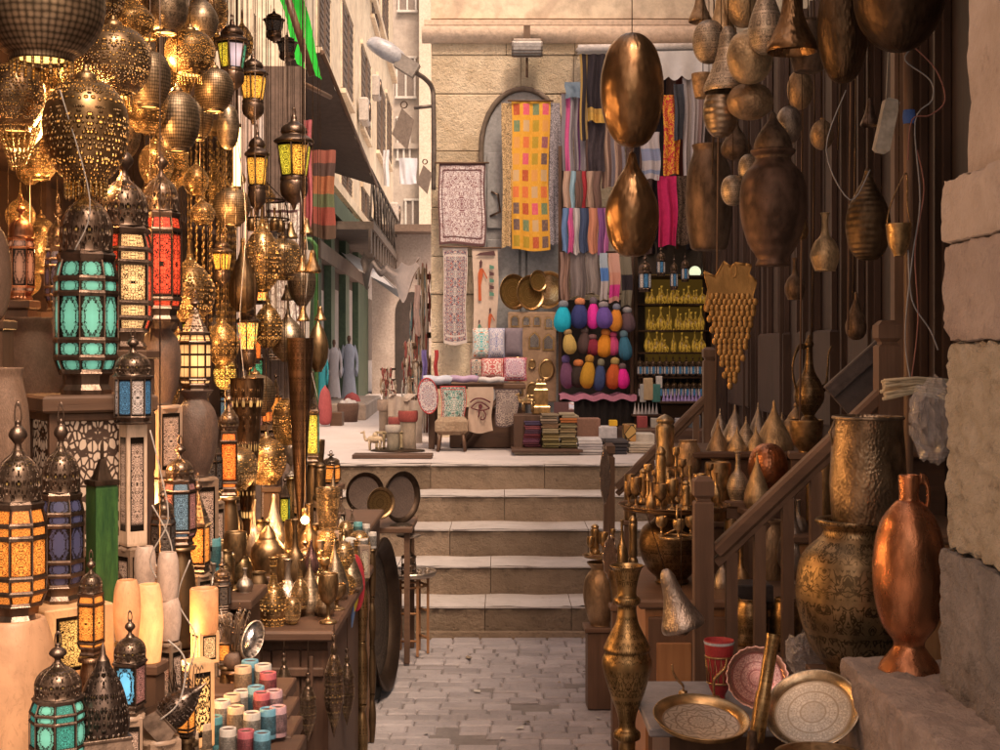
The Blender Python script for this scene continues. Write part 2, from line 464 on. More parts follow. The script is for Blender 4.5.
# steps: five risers, treads .4 m
for k in range(5):
    s = SB(ST_STEP, ST_TREAD); z1 = (k + 1) * .175; y0 = 8.2 + .4 * k; x = -1.9
    while x < 1.9:
        w = random.uniform(.45, .95)
        if x + w > 1.7: w = 1.95 - x
        dz = random.uniform(-.004, .004)
        s.block((x + w / 2, y0 + .24, z1 - .13 - .0875 + .08), (w - .004, .46, .175 + .08), bv=.008, m=0)
        # worn tread slab, slightly proud, uneven nose
        b0 = len(s.v)
        nx = 26
        def f(u, v, x=x, w=w, y0=y0, z1=z1):
            nose = .008 * math.sin(u * 9 + k * 2) + .004 * math.sin(u * 31 + x * 9) + (.022 * random.random() if random.random() < .12 else 0)
            return (x + .002 + (w - .004) * u, y0 - .012 + nose * (1 - v) + .44 * v, z1 + .004 + .003 * math.sin(u * 7 + x) - .006 * (1 - abs(2 * v - 1)))
        s.sheet(f, nx, 4, 1)
        s.sheet(lambda u, v: (x + .002 + (w - .004) * u, y0 - .012, z1 + .004 - .010 * (1 - v)), nx, 1, 1)
        x += w
    if k == 0: s.block((-.2, 8.185, .012), (2.1, .03, .05), bv=.006, m=0)
    struct('step', s)
s = SB(ST_STEP, ST_UP); s.block((0, 10.05, UP - .05), (3.8, .14, .1), m=1, bv=.003); struct('landing', s)

# ------------------------------------------------------------------ stone house at the head of the steps
BY = 13.0
b = SB(rough_mat('mortar', (.36, .24, .16), (.44, .31, .21)), ST_BACK)
b.box((1.9, BY + 1.55, 4.0), (5.06, 3.0, 7.0), 0)
z = UP - .05
while z < 4.55:
    h = random.uniform(.34, .62)
    if z + h > 4.42: h = max(.12, 4.6 - z)
    x = -.64
    while x < 4.4:
        w = random.uniform(.45, 1.1)
        b.block((x + w / 2, BY + .02 + random.uniform(-.008, .010), z + h / 2), (w - .005, .12, h - .005), bv=.008, m=1)
        x += w
    z += h
stoneparts = [('wall', b.me('wall'))]
c = MB(rough_mat('cornice_stone', (.58, .42, .30), (.66, .5, .38), .8, 2, 20, .5, .02))
c.tube([(-.72, BY - .05, 4.60), (4.4, BY - .05, 4.60)], .085, 14)
c.box((1.85, BY - .0, 4.70), (5.1, .2, .05))
stoneparts.append(('cornice', c.me('cornice')))
c = MB(rough_mat('pale_plaster', (.60, .46, .32), (.73, .60, .45), .85, .9, 9, .3, .02, c3=(.46, .34, .25)))
c.box((1.9, BY + .02, 6.1), (5.08, .12, 2.7))
for xa, xb in ((-.55, .1), (.3, 1.9)):
    c.box(((xa + xb) / 2, BY - .05, 5.95), (xb - xa, .03, 1.9))
stoneparts.append(('upper_wall', c.me('upper_wall')))
# arched grey door
ax, ar = P(523, 0, BY).x, .37
dz0, dz1 = UP, P(0, 87, BY).z
d = MB(rough_mat('grey_door_paint', (.235, .225, .225), (.30, .29, .285), .5, 2, 30, .2, .004))
def arch(w, top, n=16, x=ax):
    sp_ = top - w * 1.45
    return [(x - w, sp_)] + [(x - w * math.cos(math.pi * i / n) * 1.0, sp_ + w * 1.45 * math.sin(math.pi * i / n)) for i in range(1, n)] + [(x + w, sp_)]
pts = arch(ar, dz1 - .04)
d.poly([(ax - ar, BY - .062, dz0)] + [(px_, BY - .062, pz) for px_, pz in pts] + [(ax + ar, BY - .062, dz0)])
for s_ in (-1, 1):
    for (z0, z1) in ((1.0, 1.75), (1.85, 2.7), (2.8, 3.5)):
        d.bbox((ax + s_ * ar * .5, BY - .075, (z0 + z1) / 2), (ar * .78, .03, z1 - z0), .01)
d.box((ax, BY - .085, (dz0 + dz1 - .1) / 2), (.035, .04, dz1 - dz0 - .15))
fr = MB(rough_mat('door_rim', (.12, .085, .06), (.18, .13, .10)))
fr.tube([(ax - ar - .015, BY - .07, dz0)] + [(px_ * 1 + (px_ - ax) * .04, BY - .07, pz + .01) for px_, pz in pts] + [(ax + ar + .015, BY - .07, dz0)], .026, 6)
hd = MB(DARK())
hx = P(498, 0, BY).x
hd.tube([(hx - .06, BY - .09, P(0, 193, BY).z), (hx, BY - .13, P(0, 196, BY).z), (hx + .02, BY - .13, P(0, 213, BY).z), (hx - .07, BY - .09, P(0, 217, BY).z)], .012)
stoneparts.append(('door', d.me('door'), [('door_frame', fr.me('door_frame')), ('handle', hd.me('handle'))]))
thing('stone_house', 'warm limestone house wall with an arched grey door at the head of the steps', 'house', stoneparts, (0, 0, 0))

# ------------------------------------------------------------------ cream house along the street on the left
def FX(Y, off=0): return -1.85 - .025 * Y + off
cream = rough_mat('cream_plaster', (.66, .52, .37), (.78, .65, .48), .85, .7, 6, .25, .02, c3=(.5, .39, .27))
b = MB(cream)
Y0, Y1 = 15.2, 36
b.poly([(FX(Y0), Y0, .8), (FX(Y0), Y0, 12), (FX(Y1), Y1, 12), (FX(Y1), Y1, .8)])
b.poly([(FX(Y0), Y0, .8), (FX(Y0) - 5, Y0, .8), (FX(Y0) - 5, Y0, 12), (FX(Y0), Y0, 12)])
b.poly([(FX(Y1), Y1, .8), (FX(Y1), Y1, 12), (FX(Y1) - 5, Y1, 12), (FX(Y1) - 5, Y1, .8)])
for zc in (3.95, 8.6): b.box((FX(25.6, .03), 25.6, zc), (.16, 20.8, .14), rot=Matrix.Rotation(.025, 3, 'Z'))
cp = [('wall', b.me('wall'))]
def facade_y(px): return 2590 / (465 - px)
shut = wood('shutter', (.11, .07, .05), (.18, .12, .085), .6)
def fwin(px, yt, yb, wpx, mat, kind='window', dark=(.10, .075, .06)):
    Y = facade_y(px); w = wpx * Y * Y / 2590; z1, z0 = EYE + (350 - yt) / F * Y, EYE + (350 - yb) / F * Y
    rz = Matrix.Rotation(.025, 3, 'Z')
    q = MB(rough_mat('recess_shade', (.05, .035, .03), (.09, .065, .05)), mat)  # dark slab coloured as the shaded recess behind the shutters
    q.box((FX(Y, -.012), Y, (z0 + z1) / 2), (.04, w, z1 - z0), 0, rz)
    for i in range(2):
        q.box((FX(Y, .015), Y + (i - .5) * w * .5, (z0 + z1) / 2), (.04, w * .44, (z1 - z0) * .97), 1, rz)
        for j in range(9):
            q.box((FX(Y, .035), Y + (i - .5) * w * .5, z0 + (z1 - z0) * (j + .7) / 9.6), (.02, w * .36, (z1 - z0) / 20), 1, rz)
    f_ = MB(cream)
    f_.box((FX(Y, .03), Y, z0 - .05), (.09, w + .2, .07), 0, rz); f_.box((FX(Y, .02), Y, z1 + .05), (.07, w + .16, .08), 0, rz)
    for s_ in (-1, 1): f_.box((FX(Y, .015), Y + s_ * (w / 2 + .05), (z0 + z1) / 2), (.05, .09, z1 - z0), 0, rz)
    cp.append(('window', q.me('window'), [('frame', f_.me('frame'))]))
for a in ((322, -10, 58, 10), (346, 14, 98, 9), (364.5, 57, 134, 8), (380, 88, 158, 7), (387.5, 102, 162, 5), (374, -20, 25, 6), (384, -10, 45, 5), (345, 176, 214, 9), (364, 193, 224, 7), (376, 208, 240, 5)):
    fwin(*a, shut)
# green shop fronts at street level
gr = rough_mat('green_shop_paint', (.045, .075, .05), (.08, .12, .07), .55, 3, 30, .2, .005)
brn = rough_mat('shopfront_brown', (.12, .08, .06), (.18, .12, .09), .6)
q = MB(gr, brn, rough_mat('shop_interior_shade', (.05, .035, .03), (.10, .07, .05)), rough_mat('shop_light_panel', (.30, .25, .22), (.4, .33, .3)))
rz = Matrix.Rotation(.025, 3, 'Z')
def fbox(px0, px1, yt, yb, off, th, m, q=q):
    Ya, Yb = facade_y(px0), facade_y(px1); Yc = (Ya + Yb) / 2
    pm = 465 - 2590 / Yc
    z1, z0 = EYE + (350 - yt) / F * Yc, EYE + (350 - yb) / F * Yc
    q.box((FX(Yc, off), Yc, (z0 + z1) / 2), (th, Yb - Ya, z1 - z0), m, rz)
fbox(301, 357, 215, 402, .05, .1, 2)  # solid slab coloured as the shade inside the shops
for a, bb in ((301, 305), (316, 320), (332, 336), (346, 357)): fbox(a, bb, 225, 402, .13, .12, 0)
fbox(301, 357, 262, 276, .14, .14, 1); fbox(301, 357, 215, 232, .16, .2, 0)
for a, bb in ((307, 312), (323, 328), (338, 343)): fbox(a, bb, 290, 350, .12, .04, 3)
cp.append(('shopfront', q.me('shopfront')))
q = MB(rough_mat('pale_door', (.5, .42, .38), (.58, .5, .45), .6), brn)
fbox(358, 371, 258, 392, .06, .08, 0, q); fbox(360, 369, 300, 360, .11, .03, 1, q); fbox(373, 379, 262, 390, .05, .05, 1, q)
cp.append(('door', q.me('door')))
thing('cream_house', 'tall cream plastered house with brown shutters and green shopfronts along the street', 'house', cp, (0, 0, 0))

# balcony railing and deep eave above the green shops
q = MB(rough_mat('eave_brown', (.10, .07, .055), (.15, .11, .085)))
Ya, Yb = facade_y(318), facade_y(388)
q.box((FX((Ya + Yb) / 2, .35), (Ya + Yb) / 2, 3.25), (.7, Yb - Ya, .1), 0, rz)
for i in range(26):
    Y = Ya + (Yb - Ya) * i / 25; q.box((FX(Y, .66), Y, 3.05), (.03, .28, .3), 0, rz)
rl = MB(metal('rail_grey', (.16, .13, .11), .6, met=.3))
for zz in (3.34, 3.95): rl.tube([(FX(Ya, .66), Ya, zz), (FX(Yb, .66), Yb, zz)], .025)
for i in range(22):
    Y = Ya + (Yb - Ya) * i / 22; Y2 = Ya + (Yb - Ya) * (i + .5) / 22
    rl.tube([(FX(Y, .66), Y, 3.34), (FX(Y2, .66), Y2, 3.95), (FX(Y, .66), 2 * Y2 - Y, 3.34)], .014, 4)
thing('balcony', 'long brown balcony with zigzag railing above the green shops', 'balcony', [('floor_slab', q.me('floor_slab')), ('railing', rl.me('railing'))], (0, 0, 0))

# grey house closing the street
b = MB(rough_mat('grey_plaster', (.40, .33, .28), (.50, .43, .37), .85, .5, 5, .2, .02))
Yf = 38.0
xa, xb = P(372, 0, Yf).x, P(440, 0, Yf).x
b.box(((xa + xb) / 2 - .2, Yf + 1.5, 6.5), (xb - xa + .8, 3, 12))
for z_ in (3.9, 7.2): b.box(((xa + xb) / 2, Yf - .05, z_), (xb - xa, .2, .15))
b2 = MB(rough_mat('pale_house_corner', (.55, .46, .37), (.62, .53, .44)))
b2.box((P(427, 0, Yf).x, Yf - .4, 6.2), (.35, .6, 11))
fp = [('wall', b.me('wall')), ('corner_pier', b2.me('corner_pier'))]
for (pxa, pxb, yt, yb) in ((399, 416, -20, 12), (397, 415, 58, 98), (406, 420, 200, 228), (398, 410, 118, 160)):
    w1 = MB(rough_mat('grey_shutter', (.20, .16, .14), (.26, .21, .18)), rough_mat('window_white', (.6, .55, .5), (.66, .6, .55)))
    A, B_ = P(pxa, yt, Yf), P(pxb, yb, Yf)
    w1.box(((A.x + B_.x) / 2, Yf - .03, (A.z + B_.z) / 2), (B_.x - A.x, .08, A.z - B_.z), 0)
    f1 = MB(rough_mat('window_white', (.6, .55, .5), (.66, .6, .55)))
    for xx in (A.x, (A.x + B_.x) / 2, B_.x): f1.box((xx, Yf - .06, (A.z + B_.z) / 2), (.05, .1, A.z - B_.z))
    for zz in (A.z, B_.z): f1.box(((A.x + B_.x) / 2, Yf - .063, zz), (B_.x - A.x + .1, .12, .06))
    fp.append(('window', w1.me('window'), [('frame', f1.me('frame'))]))
thing('grey_house', 'grey plastered house closing the far end of the street', 'house', fp, (0, 0, 0))
# low arched passage in front of it
Ya = 24.0
b = MB(rough_mat('passage_plaster', (.42, .33, .28), (.52, .42, .36), .85), rough_mat('arch_shade', (.035, .025, .02), (.06, .04, .035)))
A = P(372, 232, Ya); Bq = P(436, 395, Ya)
b.box(((A.x + Bq.x) / 2, Ya + .5, (A.z + .8) / 2), (Bq.x - A.x, 1.0, A.z - .8 + .1))
cx, cw = P(412, 0, Ya).x, .29
b.poly([(cx - cw, Ya - .01, .85)] + [(cx - cw * math.cos(math.pi * i / 12), Ya - .01, 2.3 + cw * 1.3 * math.sin(math.pi * i / 12)) for i in range(13)] + [(cx + cw, Ya - .01, .85)], m=1)  # flat dark arch on the solid wall, painted as the passage's shade
r_ = MB(brn); r_.box(((A.x + Bq.x) / 2, Ya + .1, A.z + .02), (Bq.x - A.x + .1, 1.4, .12))
thing('arched_passage', 'low plastered passage with an arch painted in shade at the end of the street', 'passage', [('wall', b.me('wall')), ('roof', r_.me('roof'))], (0, 0, 0))

# ------------------------------------------------------------------ the shops on both sides and the buildings over them
dw = wood('shop_panel', (.030, .016, .011), (.065, .034, .022), .6, 'Z', .6)
redw = wood('shop_strip', (.045, .024, .017), (.075, .04, .028), .55, 'Z', .8)
b = MB(dw, redw)
RX = 1.9
b.box((RX + .1, 7.6, 1.9), (.2, 10.6, 3.8), 0)
y = 5.9
while y < 12.6:
    b.box((RX - .02, y, 1.9), (.03, random.uniform(.02, .04), 3.7), 1); 
    if random.random() < .6: b.box((RX - .035, y + .02, 1.9), (.06, .02, 3.7), 0)
    y += random.uniform(.16, .42)
for yc in (7.0, 8.3, 9.6, 10.9):
    b.bbox((RX - .02, yc, 1.52), (.06, .9, .55), .02, 0); b.bbox((RX - .02, yc, .8), (.06, .9, .45), .02, 0)
pw = [('wall', b.me('wall'))]
b = MB(dw); b.box((1.9, 3.0, 3.84), (2.6, 8.4, .12));  # unseen roof, put in to darken the shop and hold the hanging vessels
for i in range(10): b.box((1.9, -.9 + i * .8, 3.72), (2.4, .09, .1))
pw.append(('roof', b.me('roof')))
b = MB(WM()); b.box((P(971, 0, 5.6).x - .02, 5.3, 1.7), (.10, .10, 3.6)); b.box((RX - .3, 5.6, 1.7), (.06, .06, 3.6)); pw.append(('door_post', b.me('door_post')))
thing('wooden_shop', 'dark wooden shop front with vertical panelling behind the hanging copper', 'shop', pw, (0, 0, 0))
b = MB(ST_BACK); b.box((3.7, 7.5, 7.0), (3.2, 11, 6.2)); b.box((3.6, 7.0, 1.9), (3.0, 11.6, 4.0))
tag(obj('shop_building', b), 'stone building rising over the copper shop', 'building')
b = MB(rough_mat('left_plaster', (.40, .29, .21), (.5, .37, .28))); b.box((-3.6, 3.4, 3.9), (3.3, 12.2, 8.6))
tag(obj('lantern_building', b), 'plastered building standing behind the lantern shop', 'building')
# lantern shop back wall
b = MB(wood('lamp_wall', (.07, .032, .016), (.13, .062, .03), .6), WD('Y'))
b.box((-1.86, 5.7, 1.75), (.08, 7.6, 3.5), 0)
for zc in (.7, 1.25, 1.8, 2.35, 2.9): b.box((-1.72, 5.7, zc), (.2, 7.5, .03), 1)
for yc in (2.4, 3.9, 5.4, 6.9, 8.4): b.box((-1.78, yc, 1.75), (.08, .06, 3.5), 1)
rf = MB(WD('Y')); rf.box((-1.35, 4.3, 3.52), (1.1, 5.4, .06))  # unseen canopy, put in to shade the goods and hold the chains
for i in range(9): rf.box((-1.35, 1.9 + i * .6, 3.46), (1.0, .05, .06))
thing('lantern_shop', 'brown shelved back wall of the lantern shop with an unseen canopy added for shade', 'shop', [('back_wall', b.me('back_wall')), ('canopy', rf.me('canopy'))], (0, 0, 0))
# unseen building behind the viewer, kept low to let sky light in
b = MB(rough_mat('left_plaster', (.40, .29, .21), (.5, .37, .28))); b.box((0, -12.0, 2.2), (9, .4, 4.4))
tag(obj('unseen_rear_building', b), 'unseen low building behind the viewer, lowered to let sky light in', 'building')

# ------------------------------------------------------------------ light
cam = bpy.data.cameras.new('camera'); co = bpy.data.objects.new('camera', cam); C.objects.link(co)
co.location = (0, 0, EYE); co.rotation_euler = (R(90), 0, 0); cam.lens = 50.4; cam.sensor_width = 36; cam.shift_y = -.025; cam.clip_end = 500; cam.clip_start = .05
sc.camera = co
SUN_EL, SUN_AZ = 56, 160      # azimuth measured from +Y clockwise
w = bpy.data.worlds.new('World'); sc.world = w; w.use_nodes = True
nt = w.node_tree; bg = nt.nodes['Background']
sky = nt.nodes.new('ShaderNodeTexSky'); sky.sky_type = 'NISHITA'; sky.sun_disc = False; sky.sun_elevation = R(SUN_EL); sky.sun_rotation = R(SUN_AZ)
sky.air_density = 1.5; sky.dust_density = 4
mx = nt.nodes.new('ShaderNodeMix'); mx.data_type = 'RGBA'; mx.blend_type = 'MULTIPLY'; mx.inputs[0].default_value = 1
mx.inputs[7].default_value = (1.30, .92, .69, 1)
nt.links.new(sky.outputs[0], mx.inputs[6]); nt.links.new(mx.outputs[2], bg.inputs[0]); bg.inputs[1].default_value = .25
L = bpy.data.lights.new('sun', 'SUN'); L.energy = 4.0; L.angle = R(16); L.color = (1, .84, .66)
lo = bpy.data.objects.new('sun', L); C.objects.link(lo)
dv = Vector((math.sin(R(SUN_AZ)) * math.cos(R(SUN_EL)), math.cos(R(SUN_AZ)) * math.cos(R(SUN_EL)), math.sin(R(SUN_EL))))
lo.rotation_euler = dv.to_track_quat('Z', 'Y').to_euler(); lo.location = (3, -3, 12)
sc.view_settings.view_transform = 'Standard'; sc.view_settings.look = 'None'; sc.view_settings.exposure = 0; sc.view_settings.gamma = 1
cy = sc.cycles; cy.use_denoising = True; cy.max_bounces = 7; cy.diffuse_bounces = 4; cy.glossy_bounces = 4; cy.sample_clamp_indirect = 4; cy.caustics_reflective = False; cy.caustics_refractive = False
cy.use_adaptive_sampling = True; cy.adaptive_threshold = .015

cy.use_fast_gi = True; cy.fast_gi_method = 'ADD'; w.light_settings.ao_factor = .31; w.light_settings.distance = 1.2
# ================================================================== FACTORIES (unit height, unit width unless said)
def prism_pts(n, r, z, rot): return [(r * math.cos(2 * math.pi * i / n + rot), r * math.sin(2 * math.pi * i / n + rot), z) for i in range(n)]

def f_lantern(n, tiers, glass, style='dome', metalm=None, domem=None, rot=.2, bars=.0135, split=0):
    """tiers: ((z, r), ...) of the glazed body; glass: material cycle round the sides"""
    mm = metalm or DARK(); dm = domem or DARKP()
    fr = MB(mm, dm)
    z0, r0 = tiers[0]; z1, r1 = tiers[-1]
    fr.lathe([(.0, 0), (r0 * .95, 0), (r0 * 1.0, z0 * .2), (r0 * .86, z0 * .45), (r0 * .9, z0 * .9), (r0 * 1.06, z0 * .95), (r0 * 1.0, z0 + .005), (0, z0 + .006)], n, rot=rot, sm=False)
    for i in range(n):
        a = 2 * math.pi * i / n + rot
        fr.tube([(r * math.cos(a), r * math.sin(a), z) for z, r in tiers], bars, 4, sm=False)
        if split:
            a2 = 2 * math.pi * (i + .5) / n + rot; k = math.cos(math.pi / n)
            fr.tube([(r * k * math.cos(a2), r * k * math.sin(a2), z) for z, r in tiers], bars * .5, 4, sm=False)
    for z, r in tiers:
        fr.tube(prism_pts(n, r * 1.01, z, rot), bars * .9, 4, cl=True, sm=False)
    gl = MB(*glass)
    for k in range(len(tiers) - 1):
        za, ra = tiers[k]; zb, rb = tiers[k + 1]
        A, B_ = prism_pts(n, ra * .965, za, rot), prism_pts(n, rb * .965, zb, rot)
        mod = len(glass)
        for i in range(n):
            j = (i + 1) % n
            vr = max(1, round((zb - za) * 3.2 / (2 * ra * math.sin(math.pi / n)) / 2.4))
            gl.poly([A[i], A[j], B_[j], B_[i]], [(0, 0), (1, 0), (1, vr), (0, vr)], (i + (k % 2 if mod > 3 else 0)) % mod)
    out = [('frame', fr), ('glass', gl)]
    do = MB(dm, mm)
    if style == 'dome':
        h = 1 - z1
        rr = r1
        prof = [(rr * 1.08, z1), (rr * 1.12, z1 + h * .04), (rr * 1.0, z1 + h * .07), (rr * .96, z1 + h * .12), (rr * .98, z1 + h * .25), (rr * .86, z1 + h * .38), (rr * .6, z1 + h * .48), (rr * .3, z1 + h * .54), (rr * .2, z1 + h * .6)]
        do.lathe([prof[0], prof[1], prof[2]], n, 1, rot=rot, sm=False); do.lathe(spl(prof[2:], 3), n * 2, rot=rot)
        zt = z1 + h * .6
        for i in range(n):
            a = 2 * math.pi * i / n + rot
            do.tube([(r * 1.01 * math.cos(a), r * 1.01 * math.sin(a), z) for r, z in spl(prof[2:], 2)], bars * .45, 4, 1)
    elif style == 'onion':
        h = 1 - z1; rr = r1
        prof = spl([(rr * .8, z1 + h * .06), (rr * 1.0, z1 + h * .2), (rr * .95, z1 + h * .34), (rr * .5, z1 + h * .5), (rr * .18, z1 + h * .62)], 4)
        do.lathe([(rr * 1.1, z1), (rr * 1.12, z1 + h * .03), (rr * .8, z1 + h * .06)], n, 1, rot=rot, sm=False); do.lathe(prof, n * 2, rot=rot); zt = z1 + h * .62
    elif style == 'cone':
        h = 1 - z1; rr = r1
        do.lathe([(rr * 1.1, z1), (rr * 1.12, z1 + h * .04), (rr * .95, z1 + h * .07)], n, 1, rot=rot, sm=False)
        do.lathe([(rr * .95, z1 + h * .07), (rr * .14, z1 + h * .68)], n, rot=rot, sm=False); zt = z1 + h * .68
    out.append(('dome', do))
    fi = MB(mm); g = 1 - zt; w_ = min(.16, r1 * .42)
    fi.lathe(spl([(w_ * .55, zt - .01), (w_ * .35, zt + g * .12), (w_ * .5, zt + g * .2), (w_ * 1.0, zt + g * .38), (w_ * .7, zt + g * .56), (w_ * .25, zt + g * .66), (w_ * .3, zt + g * .74), (1e-4, zt + g * .82)], 3), 12)
    fi.ring(10, w_ * .38, 0, .012 + bars * .15, 0); k0 = len(fi.v) - 50
    for i in range(k0, len(fi.v)):
        x, y, z = fi.v[i]; fi.v[i] = (x, z, zt + g * .9 + y)
    out.append(('finial', fi))
    return out

T_BIG = ((.09, .40), (.15, .485), (.22, .49), (.41, .49), (.47, .485), (.55, .41))
T_STR = ((.08, .40), (.13, .46), (.52, .46), (.60, .40))
T_SIMPLE = ((.07, .42), (.58, .42))
T_FLAT = ((.08, .5), (.5, .5))

def f_street_lantern(glass):
    top = MB(DARK()); top.lathe(spl([(.02, .98), (.07, .95), (.1, .9), (.3, .84), (.34, .78), (.30, .76), (.5, .70), (.5, .67), (.42, .66)], 3), 20)
    top.ring(10, .04, 0, .015); k0 = len(top.v) - 50
    for i in range(k0, len(top.v)):
        x, y, z = top.v[i]; top.v[i] = (x, z, 1.0 + y)
    gl = MB(*glass); n = 6
    A, B_ = prism_pts(n, .33, .30, .3), prism_pts(n, .46, .66, .3)
    for i in range(n):
        j = (i + 1) % n; gl.poly([A[i], A[j], B_[j], B_[i]], [(0, 0), (1, 0), (1, 1), (0, 1)], i % len(glass))
    fr = MB(DARK())
    for a, b_ in zip(A, B_): fr.tube([Vector(a) * 1.0, Vector(b_) * 1.0], .02, 4)
    fr.lathe([(.34, .31), (.36, .28), (.33, .25)], 12)
    bs = MB(DARK()); bs.lathe(spl([(.33, .27), (.36, .22), (.33, .12), (.18, .05), (.08, .02), (.05, -.02), (1e-4, -.05)], 3), 18)
    return [('cap', top), ('glass', gl), ('frame', fr), ('bowl', bs)]

# lathe outlines: (radius, height)
SH = {
 'globe': spl([(.08, 1.0), (.12, .98), (.11, .95), (.30, .89), (.45, .73), (.5, .52), (.46, .29), (.34, .11), (.26, .05), (.25, 0), (.21, .01), (.2, .05)], 4),
 'onion': spl([(.015, 1.0), (.03, .9), (.05, .78), (.10, .68), (.3, .58), (.48, .42), (.5, .3), (.42, .14), (.22, .03), (.18, 0)], 4),
 'pear': spl([(.05, 1.0), (.09, .96), (.08, .9), (.14, .78), (.28, .62), (.44, .42), (.5, .26), (.42, .1), (.2, .01), (1e-4, 0)], 4),
 'gourd': spl([(.06, 1.0), (.09, .985), (.07, .95), (.2, .90), (.38, .78), (.485, .58), (.5, .42), (.44, .22), (.28, .07), (.12, .01), (1e-4, 0)], 4),
 'egg': spl([(1e-4, 1.0), (.2, .97), (.4, .83), (.5, .55), (.44, .25), (.25, .05), (1e-4, 0)], 4),
 'gourd_neck': spl([(.03, 1.0), (.07, .97), (.13, .86), (.27, .74), (.44, .56), (.5, .38), (.42, .14), (.22, .01), (1e-4, 0)], 4),
 'bell': spl([(.02, 1.0), (.10, .97), (.17, .86), (.2, .7), (.26, .5), (.38, .28), (.49, .1), (.5, .02), (.47, 0), (.40, .12)], 4),
 'bottle': spl([(1e-4, 0), (.34, 0), (.36, .02), (.48, .18), (.5, .32), (.36, .5), (.16, .62), (.11, .8), (.13, .95), (.17, 1.0), (.10, .99), (.08, .85)], 4),
 'pot': spl([(1e-4, 0), (.27, 0), (.29, .03), (.42, .22), (.5, .5), (.44, .74), (.28, .87), (.27, .91), (.38, .985), (.37, 1.0), (.25, .95), (.22, .86)], 4),
 'bigpot': spl([(1e-4, 0), (.24, 0), (.25, .03), (.24, .07), (.38, .2), (.485, .42), (.5, .60), (.45, .77), (.30, .88), (.27, .91), (.27, .94), (.33, .975), (.33, 1.0), (.27, .99), (.24, .9)], 4),
 'bucket': [(1e-4, 0), (.455, 0), (.47, .02), (.5, .35), (.475, .7), (.44, .96), (.46, .98), (.46, 1.0), (.43, 1.0), (.42, .96), (.45, .5), (.43, .04), (1e-4, .03)],
 'jar': spl([(1e-4, 0), (.34, 0), (.42, .08), (.5, .35), (.48, .7), (.36, .9), (.34, .95), (.37, 1.0), (.3, .99), (.3, .9)], 4),
 'alabaster': spl([(1e-4, 0), (.36, 0), (.42, .06), (.5, .45), (.47, .8), (.38, .97), (.33, 1.0), (.30, .97), (.36, .75)], 4),
 'tube': [(1e-4, 0), (.48, 0), (.5, .02), (.5, .97), (.47, 1.0), (.38, 1.0), (.36, .9), (.36, .5), (1e-4, .48)],
 'cup': spl([(1e-4, 0), (.3, 0), (.36, .05), (.45, .5), (.5, .96), (.47, 1.0), (.42, .95), (.35, .3), (1e-4, .2)], 3),
 'goblet': spl([(1e-4, 0), (.4, 0), (.38, .05), (.12, .12), (.09, .3), (.14, .38), (.38, .5), (.5, .75), (.47, 1.0), (.42, .98), (.4, .7), (1e-4, .5)], 3),
 'tallvase': spl([(1e-4, 0), (.44, 0), (.46, .015), (.36, .05), (.2, .10), (.16, .14), (.22, .2), (.2, .24), (.34, .36), (.49, .50), (.5, .56), (.47, .60), (.42, .61), (.46, .63), (.34, .70), (.22, .76), (.2, .8), (.27, .82), (.2, .84), (.26, .88), (.36, .97), (.5, .995), (.49, 1.0), (.3, .97), (.22, .9)], 4),
 'cone_lid': spl([(1e-4, 1.0), (.035, .96), (.05, .86), (.12, .74), (.3, .52), (.47, .28), (.5, .2), (.5, .1), (.42, .04), (.4, 0)], 4),
 'candle': spl([(1e-4, 0), (.5, 0), (.48, .05), (.2, .1), (.12, .2), (.22, .28), (.12, .36), (.1, .6), (.2, .66), (.12, .72), (.14, .84), (.3, .88), (.3, 1.0), (.24, 1.0), (.22, .9)], 3),
 'horn': [(.5, 1.0), (.48, .985), (.5, .96), (.42, .80), (.34, .55), (.22, .25), (.10, .06), (.02, 0), (1e-4, 0)],
 'funnel': spl([(.05, 0), (.06, .3), (.12, .4), (.3, .5), (.46, .72), (.5, .98), (.47, 1.0), (.4, .8)], 3),
 'kettle': spl([(1e-4, 0), (.34, 0), (.38, .04), (.5, .3), (.47, .48), (.3, .62), (.28, .66), (.2, .75), (.1, .83), (.05, .88), (.08, .93), (.04, .98), (1e-4, 1.0)], 4),
 'ewer': spl([(1e-4, 0), (.34, 0), (.36, .03), (.22, .08), (.2, .11), (.46, .24), (.5, .34), (.4, .46), (.2, .58), (.13, .70), (.11, .84), (.16, .88), (.14, .91), (.05, .97), (1e-4, 1.0)], 4),
 'coppervase': spl([(1e-4, 0), (.40, 0), (.42, .02), (.38, .05), (.27, .10), (.22, .15), (.40, .25), (.5, .42), (.5, .60), (.40, .76), (.2, .86), (.14, .88), (.15, .97), (.14, 1.0), (.1, .99), (.09, .9)], 4),
 'mill': spl([(1e-4, 0), (.5, 0), (.5, .1), (.36, .16), (.44, .22), (.40, .5), (.44, .78), (.34, .84), (.42, .9), (.2, .97), (1e-4, 1.0)], 3),
 'bowl': spl([(1e-4, 0), (.2, 0), (.22, .05), (.42, .4), (.5, .9), (.5, 1.0), (.46, .96), (.36, .45), (1e-4, .1)], 3),
}
def f_lathe(shape, mat, n=28, pname='body', **k):
    b = MB(mat); b.lathe(SH[shape], n, **k); return [(pname, b)]
